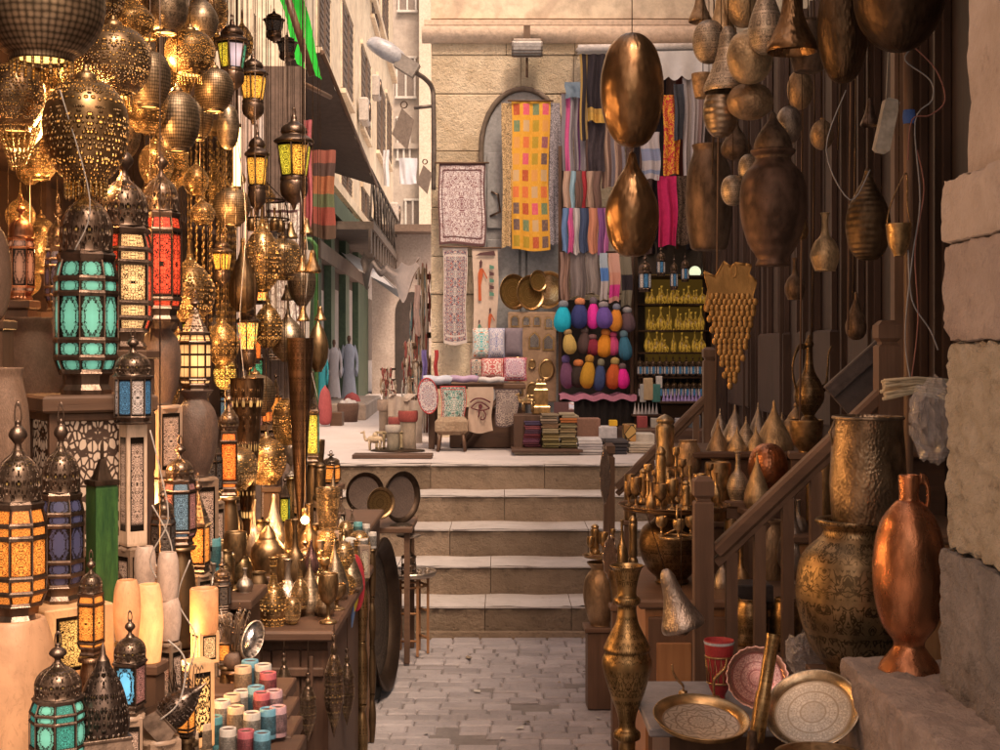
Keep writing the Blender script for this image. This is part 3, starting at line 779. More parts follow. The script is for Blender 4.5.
def f_globe_lamp(shape, mat, fringe=True, glow=(1, .5, .12), es=3):
    out = f_lathe(shape, mat, 32, 'shell')
    cap = MB(BRASS()); cap.lathe(spl([(.13, .95), (.11, 1.0), (.05, 1.02), (.03, 1.08), (1e-4, 1.09)], 3), 12); out.append(('cap', cap))
    em = MB(emit('lamp_mouth', glow, es)); em.lathe([(.235, .03), (1e-4, .035)], 20); out.append(('lamp_mouth', em))
    if fringe:
        fb = MB(metal('bead_amber', (.5, .3, .1), .3, met=.5), BRASSB())
        for i in range(22):
            a = 2 * math.pi * i / 22; r = .24; l = .13 + .03 * math.cos(a * 3)
            fb.tube([(r * math.cos(a), r * math.sin(a), .02), (r * math.cos(a), r * math.sin(a), -l)], .006, 4)
            for q in range(4): fb.ball((r * math.cos(a), r * math.sin(a), -l * (q + .6) / 4), .015, 5, q % 2, 1.6)
        out.append(('fringe', fb))
    return out
def f_ewer(mat, shape='ewer', spout=True, handle=True):
    out = f_lathe(shape, mat, 28)
    if spout:
        s_ = MB(mat); s_.tube(spl([(.34, 0, .36), (.62, 0, .42), (.70, 0, .60), (.74, 0, .78), (.86, 0, .86)], 4), [.06 - .0025 * i for i in range(17)], 8); out.append(('spout', s_))
    if handle:
        h = MB(mat); h.tube(spl([(-.12, 0, .86), (-.42, 0, .84), (-.62, 0, .62), (-.46, 0, .36)], 5), .032, 8); out.append(('handle', h))
    return out
def f_kettle(mat, shape='kettle'):
    out = f_lathe(shape, mat, 28)
    s_ = MB(mat); s_.tube(spl([(.4, 0, .22), (.62, 0, .3), (.70, 0, .45), (.84, 0, .52)], 4), [.07 - .003 * i for i in range(13)], 8); out.append(('spout', s_))
    h = MB(mat); h.tube(spl([(-.32, 0, .56), (-.62, 0, .56), (-.7, 0, .35), (-.46, 0, .2)], 5), .03, 8); out.append(('handle', h)); return out
def f_box_lamp(body, panel, solid=True):
    """square column with a framed pierced panel on each face"""
    b = MB(body); b.bbox((0, 0, .5), (1, 1, 1), .02)
    p = MB(panel)
    for k in range(4):
        m = Matrix.Rotation(k * math.pi / 2, 3, 'Z')
        p.poly([m @ Vector(q) for q in ((-.34, -.503, .12), (.34, -.503, .12), (.34, -.503, .88), (-.34, -.503, .88))], [(0, 0), (1, 0), (1, 1), (0, 1)])
    return [('block', b), ('panel', p)]
def f_tray(mat, rimm, depth=.07, lip=.12, scallop=0):
    """round tray lying flat, diameter 1"""
    b = MB(mat); r = .5
    b.lathe([(1e-4, 0), (.40, 0), (.41, .004)], 48)
    for i, (x, y, z) in enumerate(b.v): pass
    # planar uv for the engraved disc
    b.u = [[(b.v[i][0] + .5, b.v[i][1] + .5) for i in f] for f in b.f]
    q = MB(rimm); q.lathe(spl([(.40, .002), (.42, .03), (.46, depth * .85), (.495, depth), (.5, depth * .9), (.495, depth * .8), (.46, depth * .6), (.42, -.012), (1e-4, -.012)], 3), 48)
    if scallop:
        for i, (x, y, z) in enumerate(q.v):
            rr = math.hypot(x, y)
            if rr > .45:
                a = math.atan2(y, x); k = 1 + .025 * math.cos(a * scallop); q.v[i] = (x * k, y * k, z)
    return [('plate', b), ('rim', q)]
@cached
def tray_mat(name, col, dark, sc_=1.0, ro=.28, kind='scroll'):
    t = NT(name); x, y = t.sep(t.uv())[:2]
    x = t.ma('SUBTRACT', x, .5); y = t.ma('SUBTRACT', y, .5)
    r = t.ma('SQRT', t.ma('ADD', t.ma('POWER', x, 2.0), t.ma('POWER', y, 2.0)))
    th = t.ma('PINGPONG', t.ma('ARCTAN2', y, x), math.pi / 12)
    vv = t.com(r, t.ma('MULTIPLY', th, .3))
    n_ = t.noise(vv, 34 * sc_, 2, .5, 1.2)
    l = t.ramp(n_, [(.40, 0), (.45, 1), (.53, 1), (.58, 0)])
    rings = t.ramp(t.ma('PINGPONG', r, .065), [(0, 1), (.006, 1), (.012, 0)])
    if kind == 'lobes':
        l = t.ramp(t.ma('SINE', t.ma('MULTIPLY', t.ma('ADD', r, t.ma('MULTIPLY', th, .25)), 85)), [(.5, 0), (.8, .8)])
    m = t.ma('MAXIMUM', l, rings)
    c = t.mix(m, col, dark); c = t.mix(t.ramp(t.noise(t.uv(), 6, 4), [(.4, 0), (.7, .4)]), c, dk(col, .5))
    t.bump(m, -.5, .004)
    return t.set(col=c, met=.85, ro=ro)

def chain_mesh(x, y, z0, z1, W, H, r=.0035):
    r = min(r, .0015); b = MB(BRONZED())
    b.tube([(x, y, z0), (x, y, (z0 + z1) / 2), (x, y, z1)], r, 5)
    for i, (a, c, d) in enumerate(b.v): b.v[i] = (a / W, c / W, d / H)
    return b
def jit(k=.25): return random.uniform(-k, k)

def put(name, label, cat, key, fn, px, yt, yb, w, Y, group=None, rz=None, hang=None, tilt=(0, 0), args=(), kw=None, solo=True, top=3.46):
    """stand or hang a unit-size prototype: px centre, yt/yb pixel rows of its top and foot, w its pixel width, at depth Y"""
    parts = list(proto(key, fn, *args, **(kw or {})))
    H = (yb - yt) / F * Y; W = w / F * Y
    loc = P(px, yb, Y)
    if hang is not None:
        ch = chain_mesh(0, 0, H * .985, max(H + .05, top - loc.z), W, H, hang)
        parts.append(('chain', ch.me('chain')))
    return thing(name, label, cat, parts, loc, (W, W, H), (R(tilt[0]), R(tilt[1]), rz if rz is not None else random.uniform(0, 6.28)), group, solo)

STANDS = []
def plinth(px, yb, w, Y, under, wood_=None, z0=0.0, h=None, k=.92):
    """wooden plinth carrying what stands above"""
    A = P(px, yb, Y); W = w / F * Y * k; zb = z0 if h is None else A.z - h
    sty = random.random()
    if wood_ is None and Y < 6.6 and A.x < 0 and sty < .6:
        H_ = A.z - zb; n_ = max(1, int(H_ / random.uniform(.16, .26)))
        if sty < .32:
            q = MB(random.choice((alabaster('alabaster_dim', (.40, .23, .13), .22, (1, .36, .1)), alabaster('alabaster_brown', (.34, .22, .15), .05), rough_mat('painted_column', (.18, .11, .07), (.26, .17, .11), .6, 6, 40))), pane('column_panel', (.7, .4, .22), .3, 'lattice', 2.4, base=(.5, .33, .25)))
            for i in range(n_):
                h_ = H_ / n_; q.bbox((0, 0, h_ * (i + .5)), (W * (.8 + .12 * (i % 2)), W * (.8 + .12 * (i % 2)), h_ - .004), .006)
                for k_ in range(4):
                    m_ = Matrix.Rotation(k_ * math.pi / 2, 3, 'Z'); d_ = W * (.4 + .06 * (i % 2)) + .002
                    q.poly([m_ @ Vector(t_) for t_ in ((-d_ * .7, -d_, h_ * (i + .12)), (d_ * .7, -d_, h_ * (i + .12)), (d_ * .7, -d_, h_ * (i + .88)), (-d_ * .7, -d_, h_ * (i + .88)))], [(0, 0), (1, 0), (1, 1), (0, 1)], 1)
            nm_, dn = 'stone_stand', 'square stone column with cut panels carrying the '
        else:
            q = MB(random.choice((BRASSE(), metal('engraved_dark_copper', (.30, .17, .10), .35, 'engrave', 1.5), BRONZE())))
            for i in range(n_):
                h_ = H_ / n_; q.lathe([(r_ * W, h_ * (i + z_ * .98)) for r_, z_ in SH['jar' if i % 2 else 'pot']] + [(1e-4, h_ * (i + .98))], 18)
            nm_, dn = 'pot_stand', 'column of engraved metal pots carrying the '
        q.lathe([(1e-4, H_ - .004), (W * .5, H_ - .004), (W * .5, H_ - .012)], 16)
        return thing(nm_, dn + ' '.join(under.split()[:7]), 'column', [('column', q.me('column'))], (A.x, A.y, zb), rot=(0, 0, random.uniform(.2, 1.2)), group='columns under the lanterns')
    b = MB(wood_ or WM('Z'))
    b.bbox((0, 0, (A.z - zb) / 2 - .012), (W * .92, W * .92, A.z - zb - .024), .004)
    b2 = MB(WM('X')); b2.bbox((0, 0, A.z - zb - .012), (W * 1.12, W * 1.12, .024), .004)
    thing('wooden_plinth', 'wooden plinth under the ' + ' '.join(under.split()[:12]), 'plinth', [('body', b.me('body')), ('top', b2.me('top'))], (A.x, A.y, zb), rot=(0, 0, jit(.2)), group='wooden plinths under the lanterns')

def cloth_panel(*a, **k):
    return _cloth_panel(*a, **k)
def _cloth_panel(name, label, px0, px1, yt, yb, Y, mat, folds=3, amp=.012, cat='textile', group=None, lean=0.0, curl=0, extra=None, hem=None, nu=24, dz=0.0, wav=1.0):
    A, B_ = P(px0, yt, Y), P(px1, yb, Y); W, H = B_.x - A.x, A.z - B_.z
    b = MB(mat); ph = random.uniform(0, 6)
    def f(u, v):
        z = H * v; sag = 1 - v
        sag = min(1, sag * 1.1); z += .012 * math.sin(u * 5 + ph) * sag * (1 if v < .5 else 0) * (1 - 2 * v) 
        return ((u - .5) * W * (1 + .03 * math.sin(v * 5 + ph) - .05 * sag) + .006 * math.sin(v * 7 + ph), amp * 1.6 * math.sin(u * math.pi * 2 * folds + ph + .8 * math.sin(v * 3 + ph)) * (.45 + .55 * sag) + amp * .6 * math.sin(u * 17 + v * 4 * wav + ph) * sag - lean * sag + curl * sag * sag, z + dz * math.sin(u * 3.1 + ph) * sag)
    b.sheet(f, nu, 16)
    parts = [('cloth', b.me('cloth'))]
    if extra: parts += extra(W, H, amp)
    return thing(name, label, cat, parts, ((A.x + B_.x) / 2, Y, B_.z), group=group)
# ================================================================== LEFT: THE LANTERN SHOP
GR = lambda *a, **k: pane(*a, **k)
teal = pane('teal_glass', (.22, .62, .44), .62, 'lobe', base=(.1, .3, .22))
teal_d = pane('teal_glass_low', (.10, .50, .38), .7, 'scroll', base=(.03, .2, .15))
blue_t = pane('sky_blue_glass', (.16, .55, .85), .9, 'lobe', .8)
red = pane('red_glass', (1, .085, .025), 1.7, 'lattice', 1.2, base=(.4, .03, .02))
cream_g = pane('cream_glass', (1, .55, .22), 1.5, 'lattice', 1.2)
amber = pane('amber_glass', (1, .29, .045), 1.7, 'scroll', .8)
amber_l = pane('amber_lattice', (1, .31, .05), 1.8, 'lattice', 1.6)
white_g = pane('warm_white_glass', (1, .50, .18), 1.7, 'grid')
orange = pane('orange_glass', (1, .2, .03), 2.4, 'scroll', .9)
green_g = pane('green_glass', (.10, .45, .22), .9, 'lattice')
yellow = pane('yellow_green_glass', (.8, .62, .05), 1.6, 'scroll', .8)
yellow_p = pane('yellow_plain_glass', (1, .45, .06), 2.4, 'scroll', .7)
bluew = pane('blue_filigree', (.15, .38, .6), .35, 'scroll', 1.1, base=(.06, .16, .28))
whitef = pane('pale_filigree', (.75, .6, .5), .35, 'lattice', 1.4, base=(.45, .35, .3))
darkblue = pane('night_blue_glass', (.10, .09, .2), .12, 'lobe', base=(.06, .06, .11))
darkg = pane('unlit_glass', (.2, .15, .12), .06, 'lattice', 1.3, base=(.10, .08, .07))
pinkg = pane('pink_glass', (.6, .25, .2), .5, 'scroll')
dimblue = pane('dull_blue_glass', (.25, .4, .5), .4, 'scroll')

def L_(key, n, tiers, glass, **k): return (key, f_lantern, (n, tiers, tuple(glass)), k)
LT = {
 'teal': L_('l_teal', 8, T_BIG, [teal], rot=.1), 'teal2': L_('l_teal2', 8, T_BIG, [teal_d, teal]),
 'redy': L_('l_redy', 6, T_BIG, [red, cream_g, red], rot=.62), 'red': L_('l_red', 6, T_STR, [red], rot=.3, split=1),
 'amb': L_('l_amb', 8, T_BIG, [amber], rot=.05), 'ambl': L_('l_ambl', 4, T_STR, [amber_l], rot=.5),
 'white': L_('l_white', 6, T_STR, [white_g], rot=.4, style='cone'), 'dblue': L_('l_dblue', 6, T_BIG, [darkblue], rot=.2),
 'dark': L_('l_dark', 6, T_STR, [darkg], rot=.4), 'darkc': L_('l_darkc', 4, T_STR, [darkg], rot=.6, style='cone'),
 'bluew': L_('l_bluew', 8, T_FLAT, [whitef, bluew], rot=.15), 'orgr': L_('l_orgr', 4, T_STR, [orange, green_g], rot=.95, style='onion'),
 'pinkb': L_('l_pinkb', 6, T_STR, [dimblue, pinkg], rot=.3), 'mos': L_('l_mos', 4, T_SIMPLE, [mosaic('mosaic_glass')], rot=.6, style='cone'),
 'pbt': L_('l_pbt', 4, T_FLAT, [blue_t, pinkg], rot=.6, style='dome'), 'amc': L_('l_amc', 4, T_FLAT, [amber_l], rot=.7, style='cone'),
 'cop': ('l_cop', f_lantern, (6, T_STR, (pane('dim_amber', (.7, .3, .15), .5, 'lobe', base=(.2, .08, .05)),)), dict(metalm=COPPER(), domem=metal('copper_dome', (.5, .25, .15), .35))),
 'yg': L_('l_yg', 4, T_SIMPLE, [yellow, green_g], rot=.8, style='cone'), 'org': L_('l_org', 4, T_FLAT, [orange], rot=.8, style='cone'),
 'crm': L_('l_crm', 4, T_SIMPLE, [pane('cream_panel', (.8, .6, .4), .5, 'lobe', base=(.6, .48, .35))], rot=.8, style='cone'),
}
def seat(px, yb, w, Y, label):
    A = P(px, yb, Y)
    if px > 236 and 4.6 < Y < 6.15 and yb > 480:
        if A.z - .762 > .03: plinth(px, yb, w, Y, label, z0=.764)
    else: plinth(px, yb, w, Y, label)
def lan(kind, px, yt, yb, w, Y, label, pl=True, hang=None, name='moroccan_lantern', tilt=(0, 0), plw=None):
    k = LT[kind]
    put(name, label, 'lantern', k[0], k[1], px, yt, yb, w / .96, Y, 'pierced metal lanterns with coloured glass', rz=0 if kind != 'x' else 0, hang=hang, args=k[2], kw=k[3], tilt=tilt)
    if pl: (seat if px > 236 else plinth)(px, yb, plw or w, Y, label)

# --- standing lanterns, front to back
lan('teal', 86, 150, 394, 62, 3.4, 'large lantern with teal and pale green glass on a pierced wooden box', pl=False)
lan('redy', 124, 138, 350, 58, 3.7, 'tall lantern with red and cream arabesque panes behind the teal lantern')
lan('dark', 146, 176, 338, 26, 4.5, 'unlit grey glass lantern squeezed between the two red lanterns')
lan('red', 161, 146, 322, 42, 4.1, 'tall lantern with plain red panes standing on a brown vase', pl=False)
lan('white', 195, 296, 392, 34, 4.3, 'lit lantern with warm white square panes on a dark pot', pl=False)
lan('bluew', 133, 332, 424, 35, 3.3, 'small lantern with blue and white cut panels on an alabaster column', pl=False)
lan('cop', 21, 200, 300, 28, 3.7, 'copper lantern with faint amber panes at the left edge')
lan('dblue', 58, 200, 312, 26, 4.1, 'dark blue lantern half hidden left of the teal lantern')
lan('amb', 18, 412, 622, 56, 2.8, 'lit amber lantern standing on the great alabaster vase', pl=False)
lan('dblue', 61, 412, 602, 44, 3.0, 'night blue lantern with a tall dome on a lit alabaster box', pl=False)
lan('ambl', 91, 555, 655, 28, 2.85, 'small square lit lantern with amber lattice beside the blue one')
lan('teal2', 58, 638, 775, 54, 2.5, 'front lantern with teal glass and a black dome at the bottom edge')
lan('pbt', 130, 615, 712, 32, 2.75, 'lantern with blue and pink triangular panes and a bell shaped dome')
lan('pinkb', 180, 440, 545, 34, 3.9, 'dull lantern with blue and pink panes above the alabaster cups')
lan('dark', 163, 488, 562, 26, 3.6, 'shiny black domed lantern right of the green box')
lan('amc', 198, 478, 572, 26, 4.2, 'square lantern with glowing orange and amber lattice')
lan('darkc', 212, 425, 500, 24, 4.6, 'black lantern with a cone roof and pale panes')
lan('orgr', 229, 390, 496, 24, 4.8, 'lantern with one orange and one green pane under an onion cap')
lan('darkc', 272, 432, 486, 18, 5.9, 'small dark candle lantern left of the long horn')
lan('crm', 271, 478, 520, 15, 5.9, 'brown box lantern under the small candle lantern')
lan('yg', 285, 476, 526, 14, 6.1, 'square lantern glowing yellow green')
lan('yg', 313, 376, 462, 18, 6.4, 'tall lantern with yellow and green glass right of the horn')
lan('org', 267, 398, 424, 12, 6.2, 'small lantern glowing orange red')
lan('amc', 276, 372, 420, 13, 6.4, 'slim lit lantern with cream squares')
lan('ambl', 331, 452, 484, 22, 6.6, 'small rounded lantern glowing amber near the trays')
lan('crm', 341, 494, 542, 14, 5.9, 'cream panelled square lantern at the end of the stall')
lan('crm', 352, 508, 542, 10, 6.0, 'tiny bronze lantern at the end of the stall')
lan('ambl', 305, 536, 604, 22, 5.2, 'lit square lantern among the brass globes')
lan('ambl', 252, 606, 612, 4, 5.5, 'tiny amber lantern') if False else None
lan('ambl', 78, 590, 640, 14, 3.2, 'narrow lantern glowing yellow behind the front row')
lan('amc', 150, 372, 440, 18, 4.5, 'small lit lantern behind the blue and white one')
lan('darkc', 172, 398, 442, 22, 4.4, 'black lantern top rising behind the dull lantern')
lan('amc', 243, 520, 560, 12, 5.2, 'little amber lantern between the stone cups and the globes')

# --- hanging street lanterns
def hl(glass, key, px, yt, yb, w, Y, label):
    w *= 1.22
    put('hanging_lantern', label, 'lantern', key, f_street_lantern, px, yt, yb, w, Y, 'hanging lanterns along the shop front', hang=.004, rz=.2, args=(glass,))
hl((yellow, pane('lavender_glass', (.7, .6, .7), .8, 'none'), green_g), 'sl1', 232, 18, 92, 28, 5.2, 'hanging lantern with yellow, green and milky panes')
hl((yellow_p,), 'sl2', 253, 52, 122, 25, 5.4, 'hanging lantern with lit orange grille panes')
hl((yellow_p,), 'sl3', 257, 128, 212, 20, 5.6, 'narrow hanging lantern with a bright bulb in scrollwork')
hl((yellow_p, yellow), 'sl4', 294, 112, 206, 32, 5.8, 'big hanging lantern with yellow and amber scrollwork glass')
hl((darkg,), 'sl5', 274, 10, 42, 18, 6.5, 'small unlit lantern hanging near the green awning')
hl((darkg,), 'sl6', 287, 34, 62, 18, 6.8, 'unlit square lantern hanging by the awning pole')
hl((yellow_p,), 'sl2', 222, 236, 286, 18, 5.3, 'small amber hanging lantern in front of the bead curtain')
hl((mosaic('mosaic_glass'),), 'sl7', 248, 298, 372, 19, 5.6, 'narrow hanging lantern with multicoloured mosaic glass')
hl((white_g,), 'sl8', 275, 388, 420, 12, 6.6, 'tiny hanging lantern with white panes above the candle lantern') if False else None

# --- great pierced globes hanging top left
FILd = filigree('silver_filigree', (.48, .32, .18), (1, .40, .08), 2.6, 1.3, .2)
FILb = filigree('brass_filigree', (.46, .29, .14), (1, .38, .07), 3.4, 1.1, .2)
FILf = filigree('fine_filigree', (.42, .26, .12), (1, .36, .06), 3.8, 1.7, .24)
SCA = metal('scaled_silver', (.55, .41, .27), .42, 'scale')
SLV = metal('tarnished_silver', (.68, .52, .36), .36, 'engrave', .8)
GL = [
 ('onion', FILb, 262, 196, 292, 34, 5.6, 0, 'long necked pierced brass lamp under the ring of bottles'),
 ('pear', BRONZE(), 243, 238, 312, 26, 5.5, 0, 'dark polished urn shaped lamp by the bead columns'),
 ('globe', SCA, 255, 372, 416, 36, 5.5, 0, 'scaled round lamp above the filigree horn'),
 ('globe', FILd, 236, 444, 490, 38, 4.9, 0, 'round pierced lamp below the orange and green lantern'),
 ('globe', FILb, 266, 436, 484, 36, 5.3, 0, 'round glowing brass lamp beside the small candle lantern'),
 ('onion', FILf, 222, 300, 366, 30, 5.1, 0, 'glowing pointed lamp over the amber star lamp'),
 ('egg', FILb, 287, 398, 446, 26, 5.8, 0, 'glowing egg lamp left of the long horn'),
 ('onion', SLV, 302, 232, 306, 24, 6.2, 0, 'silvery pointed lamp before the cream printed cloth'),
 ('globe', SCA, 232, 186, 226, 32, 5.3, 0, 'scaled round lamp beside the lit white tube'),
 ('globe', FILd, 283, 236, 280, 34, 5.9, 0, 'dim round pierced lamp over the brass cone lamp'),
 ('globe', FILb, 160, 372, 414, 34, 4.4, 0, 'glowing round lamp right of the blue and white lantern'),
 ('onion', BRASS(), 318, 300, 372, 18, 6.6, 0, 'slim brass drop by the green pole'),
 ('globe', FILb, 62, 18, 92, 60, 3.9, 0, 'brass globe lamp with fine holes between the huge globe and the fringed one'),
 ('globe', FILd, 96, -34, 30, 50, 3.8, 0, 'silvery pierced globe at the top edge over the wide fringed one'),
 ('globe', SLV, 120, 106, 160, 36, 4.3, 0, 'engraved silver globe touching the large brass globe'),
 ('globe', FILb, 24, 66, 124, 44, 3.8, 1, 'brass fringed globe under the huge scaled one'),
 ('globe', FILf, 146, -8, 40, 36, 4.4, 0, 'glowing fine pierced globe at the top edge'),
 ('globe', SCA, 196, 96, 140, 30, 4.9, 0, 'small scaled globe beside the bead column'),
 ('globe', FILd, 156, 142, 186, 30, 4.5, 0, 'small silvery globe above the plain red lantern'),
 ('globe', FILb, 40, 130, 180, 34, 4.3, 0, 'small brass globe above the copper lantern'),
 ('globe', SCA, 42, -52, 62, 108, 3.0, 1, 'huge scale patterned globe lamp with a lit open mouth, top left'),
 ('globe', FILb, 86, 74, 184, 74, 3.4, 1, 'large pierced brass globe lamp with oval holes above the teal lantern'),
 ('globe', FILd, 113, 22, 98, 66, 3.7, 1, 'wide silvery globe lamp with a glowing fringe'),
 ('onion', FILf, 130, -18, 40, 42, 3.9, 0, 'bright glowing lamp at the top edge between two globes'),
 ('globe', SCA, 149, 48, 108, 38, 4.0, 0, 'textured silver globe behind the wide fringed globe'),
 ('bowl', FILb, 145, 100, 132, 40, 4.1, 0, 'hanging brass bowl lamp with a beaded skirt'),
 ('globe', SCA, 177, 88, 152, 40, 4.2, 0, 'dark scale patterned globe with a hammered side'),
 ('globe', FILf, 190, 28, 76, 44, 4.3, 1, 'small pierced globe with a lit mouth and short fringe'),
 ('globe', SLV, 166, -18, 34, 38, 4.2, 0, 'smooth engraved silver globe at the top edge'),
 ('onion', SLV, 201, -22, 42, 30, 4.5, 0, 'long necked silver lamp at the top edge'),
 ('globe', SCA, 214, 66, 112, 34, 4.7, 0, 'scale patterned globe right of the small fringed lamp'),
 ('egg', SLV, 228, 104, 150, 20, 4.9, 0, 'plain silver egg shaped lamp by the lit tube'),
 ('onion', FILf, 196, 150, 196, 22, 4.7, 0, 'little pointed lamp in front of the bead curtain'),
 ('onion', FILb, 190, 232, 322, 44, 4.7, 0, 'drop shaped lamp with a long neck above the white paned lantern'),
 ('globe', FILd, 15, 60, 132, 52, 3.5, 0, 'dim pierced globe at the left edge'),
 ('globe', FILb, 63, 110, 168, 40, 4.1, 0, 'pierced globe half hidden behind the large brass one'),
 ('globe', FILf, 168, 128, 182, 34, 4.6, 1, 'small fringed lamp glowing behind the red lantern'),
 ('globe', FILd, 209, -10, 34, 34, 5.0, 0, 'small dark globe high beside the yellow paned lantern'),
 ('onion', FILd, 242, 8, 60, 20, 5.6, 0, 'slim pointed lamp high between the hanging lanterns'),
 ('bowl', FILf, 18, 116, 150, 46, 3.6, 0, 'shallow brass bowl lamp over the bead tassel'),
 ('onion', FILb, 268, 284, 348, 26, 5.9, 0, 'pierced brass cone lamp with a round belly'),
 ('onion', SLV, 288, 296, 362, 30, 6.0, 0, 'silver topped cone lamp with a filigree skirt'),
 ('egg', filigree('amber_star', (.5, .3, .1), (1, .5, .08), 6, 1.2, .33), 225, 360, 390, 20, 5.3, 0, 'round amber star lamp glowing'),
 ('pear', BRONZE(), 303, 340, 404, 22, 6.3, 0, 'dark polished finial shaped lamp above the horn'),
 ('onion', FILd, 208, 392, 442, 18, 4.9, 0, 'small pointed pierced lamp over the black cone lantern'),
 ('globe', FILf, 160, 196, 250, 26, 5.0, 0, 'small glowing globe deep behind the red lantern'),
 ('globe', FILd, 178, 330, 372, 24, 5.1, 0, 'dim small globe left of the white paned lantern'),
]
for i, (sh, mt, px, yt, yb, w, Y, fr, lab) in enumerate(GL):
    put('globe_lamp', lab, 'hanging lamp', 'g_%s_%s_%d' % (sh, mt.name, fr), f_globe_lamp if sh == 'globe' else f_lathe, px, yt, yb, w * 1.14, Y,
        'pierced metal lamps hanging in the lantern shop', hang=.004, args=(sh, mt, bool(fr)) if sh == 'globe' else (sh, mt))
# back rows: nothing tells these apart
for i in range(46):
    px = random.uniform(4, 215); Y = 0
    while not (4.1 < Y < 6.2): Y = random.uniform(4.1, 6.2)
    X = (px - 500) / F * Y
    if X < -1.62: Y = 1.6 * F / (500 - px) * random.uniform(.95, 1.0)
    yt = random.uniform(-30, 330); w = random.uniform(20, 34)
    sh, mt = random.choice((('onion', FILf), ('globe', FILb), ('globe', FILd), ('onion', FILb), ('onion', FILf)))
    put('globe_lamp', 'small pierced lamp hanging in the dense glowing rows behind', 'hanging lamp', 'g_%s_%s_0' % (sh, mt.name), f_globe_lamp if sh == 'globe' else f_lathe, px, yt, yt + w * random.uniform(1.2, 1.9), w, Y,
        'small lamps hanging in the back rows', hang=.004, args=(sh, mt, False) if sh == 'globe' else (sh, mt))

# horns
HB = metal('engraved_dark_copper', (.30, .17, .10), .35, 'engrave', 1.5)
put('horn_lamp', 'long dark engraved horn lamp tapering down to a point', 'lamp', 'horn1', f_lathe, 300, 338, 528, 27, 5.6, 'long tapering horn lamps', hang=.004, args=('horn', HB))
put('horn_lamp', 'pierced filigree horn lamp lit from inside', 'lamp', 'horn2', f_lathe, 247, 378, 542, 34, 5.0, 'long tapering horn lamps', hang=.004, args=('horn', filigree('horn_filigree', (.2, .12, .07), (1, .5, .15), 2.0, .6, .27)))
# bead things
def f_beads(nx=16, rows=26, m1=None, m2=None):
    b = MB(m1 or metal('bead_amber', (.5, .3, .1), .3, met=.5), m2 or BRASSB())
    for i in range(nx):
        a = 2 * math.pi * i / nx; x, y = .5 * math.cos(a), .5 * math.sin(a)
        b.tube([(x, y, 1), (x, y, .02 + .05 * (i % 3))], .008, 4)
        for q in range(rows): b.ball((x, y, .05 + .93 * q / rows), .035, 4, (q + i) % 2, .3)
    r = MB(BRASS()); r.ring(24, .5, 1.0, .03)
    return [('ring', r), ('bead_strings', b)]
put('bead_curtain', 'long column of amber glass bead strings', 'beads', 'beads1', f_beads, 207, 128, 338, 38, 5.5, hang=.004)
put('bead_curtain', 'second amber bead column beside the pale cloth', 'beads', 'beads1', f_beads, 227, 140, 345, 18, 6.0, hang=.004)
def f_tassel():
    b = MB(metal('bead_amber', (.5, .3, .1), .3, met=.5), BRASSB())
    for i in range(18):
        a = 2 * math.pi * i / 18; x, y = .48 * math.cos(a), .48 * math.sin(a); l = 1 - abs(math.sin(a / 2 + .8)) * .8
        b.tube([(x, y, 1), (x * .3, y * .3, .1 + l * .3)], .012, 4)
        for q in range(10):
            t = q / 10; b.ball((x * (1 - .7 * t), y * (1 - .7 * t), 1 - t * (.9 - l * .3)), .03, 5, q % 2, .5)
    return [('bead_strings', b)]
put('bead_tassel', 'bead tassel hanging in a point at the left edge', 'tassel', 'tas', f_tassel, 18, 128, 180, 44, 3.5, hang=.003)
# lit tubes of light
for i, (px, yt, yb, w, Y, lab) in enumerate(((237, 124, 190, 9, 5.3, 'bright white lit tube beside the silver egg lamp'), (172, 164, 222, 9, 4.9, 'bright yellow lit tube behind the red lantern'))):
    def f_tube_lamp():
        g = MB(emit('tube_light', (1, .55, .2), 6)); g.lathe([(1e-4, .03), (.4, .03), (.4, .97), (1e-4, .97)], 12)
        c_ = MB(BRASS()); c_.lathe([(1e-4, 0), (.5, 0), (.5, .05), (.3, .06)], 12); c_.lathe([(.3, .94), (.5, .95), (.5, 1), (1e-4, 1)], 12)
        return [('glass', g), ('cap', c_)]
    put('tube_lamp', lab, 'lamp', 'tubelamp', f_tube_lamp, px, yt, yb, w, Y, 'lit tube lamps', hang=.003)

# ring hanger with small brass bottles
hg = MB(BRONZED()); rr = .5
hg.ring(24, .5, .25, .02); hg.ring(24, .42, .62, .02)
for i in range(4):
    a = i * 1.57; hg.tube([(0, 0, 1), (.42 * math.cos(a), .42 * math.sin(a), .62), (.5 * math.cos(a), .5 * math.sin(a), .25)], .014, 4)
ob_ = [('ring', hg.me('ring'))]
for i in range(4):
    a = i * 1.57 + .4; q = MB(BRASS()); q.lathe([(r_ * .22, z_ * .45 + .0) for r_, z_ in SH['bottle']], 12, c=(.36 * math.cos(a), .36 * math.sin(a), 0)); ob_.append(('bottle', q.me('bottle')))
A = P(266, 232, 6.2); s_ = 46 / F * 6.2
ch = chain_mesh(0, 0, s_ * 1.0, 3.46 - A.z, s_, s_ * 1.1, .004); ob_.append(('chain', ch.me('chain')))
thing('ring_hanger', 'black iron ring hanging with little brass bottles', 'hanger', ob_, A, (s_, s_, s_ * 1.1), (0, 0, .3))

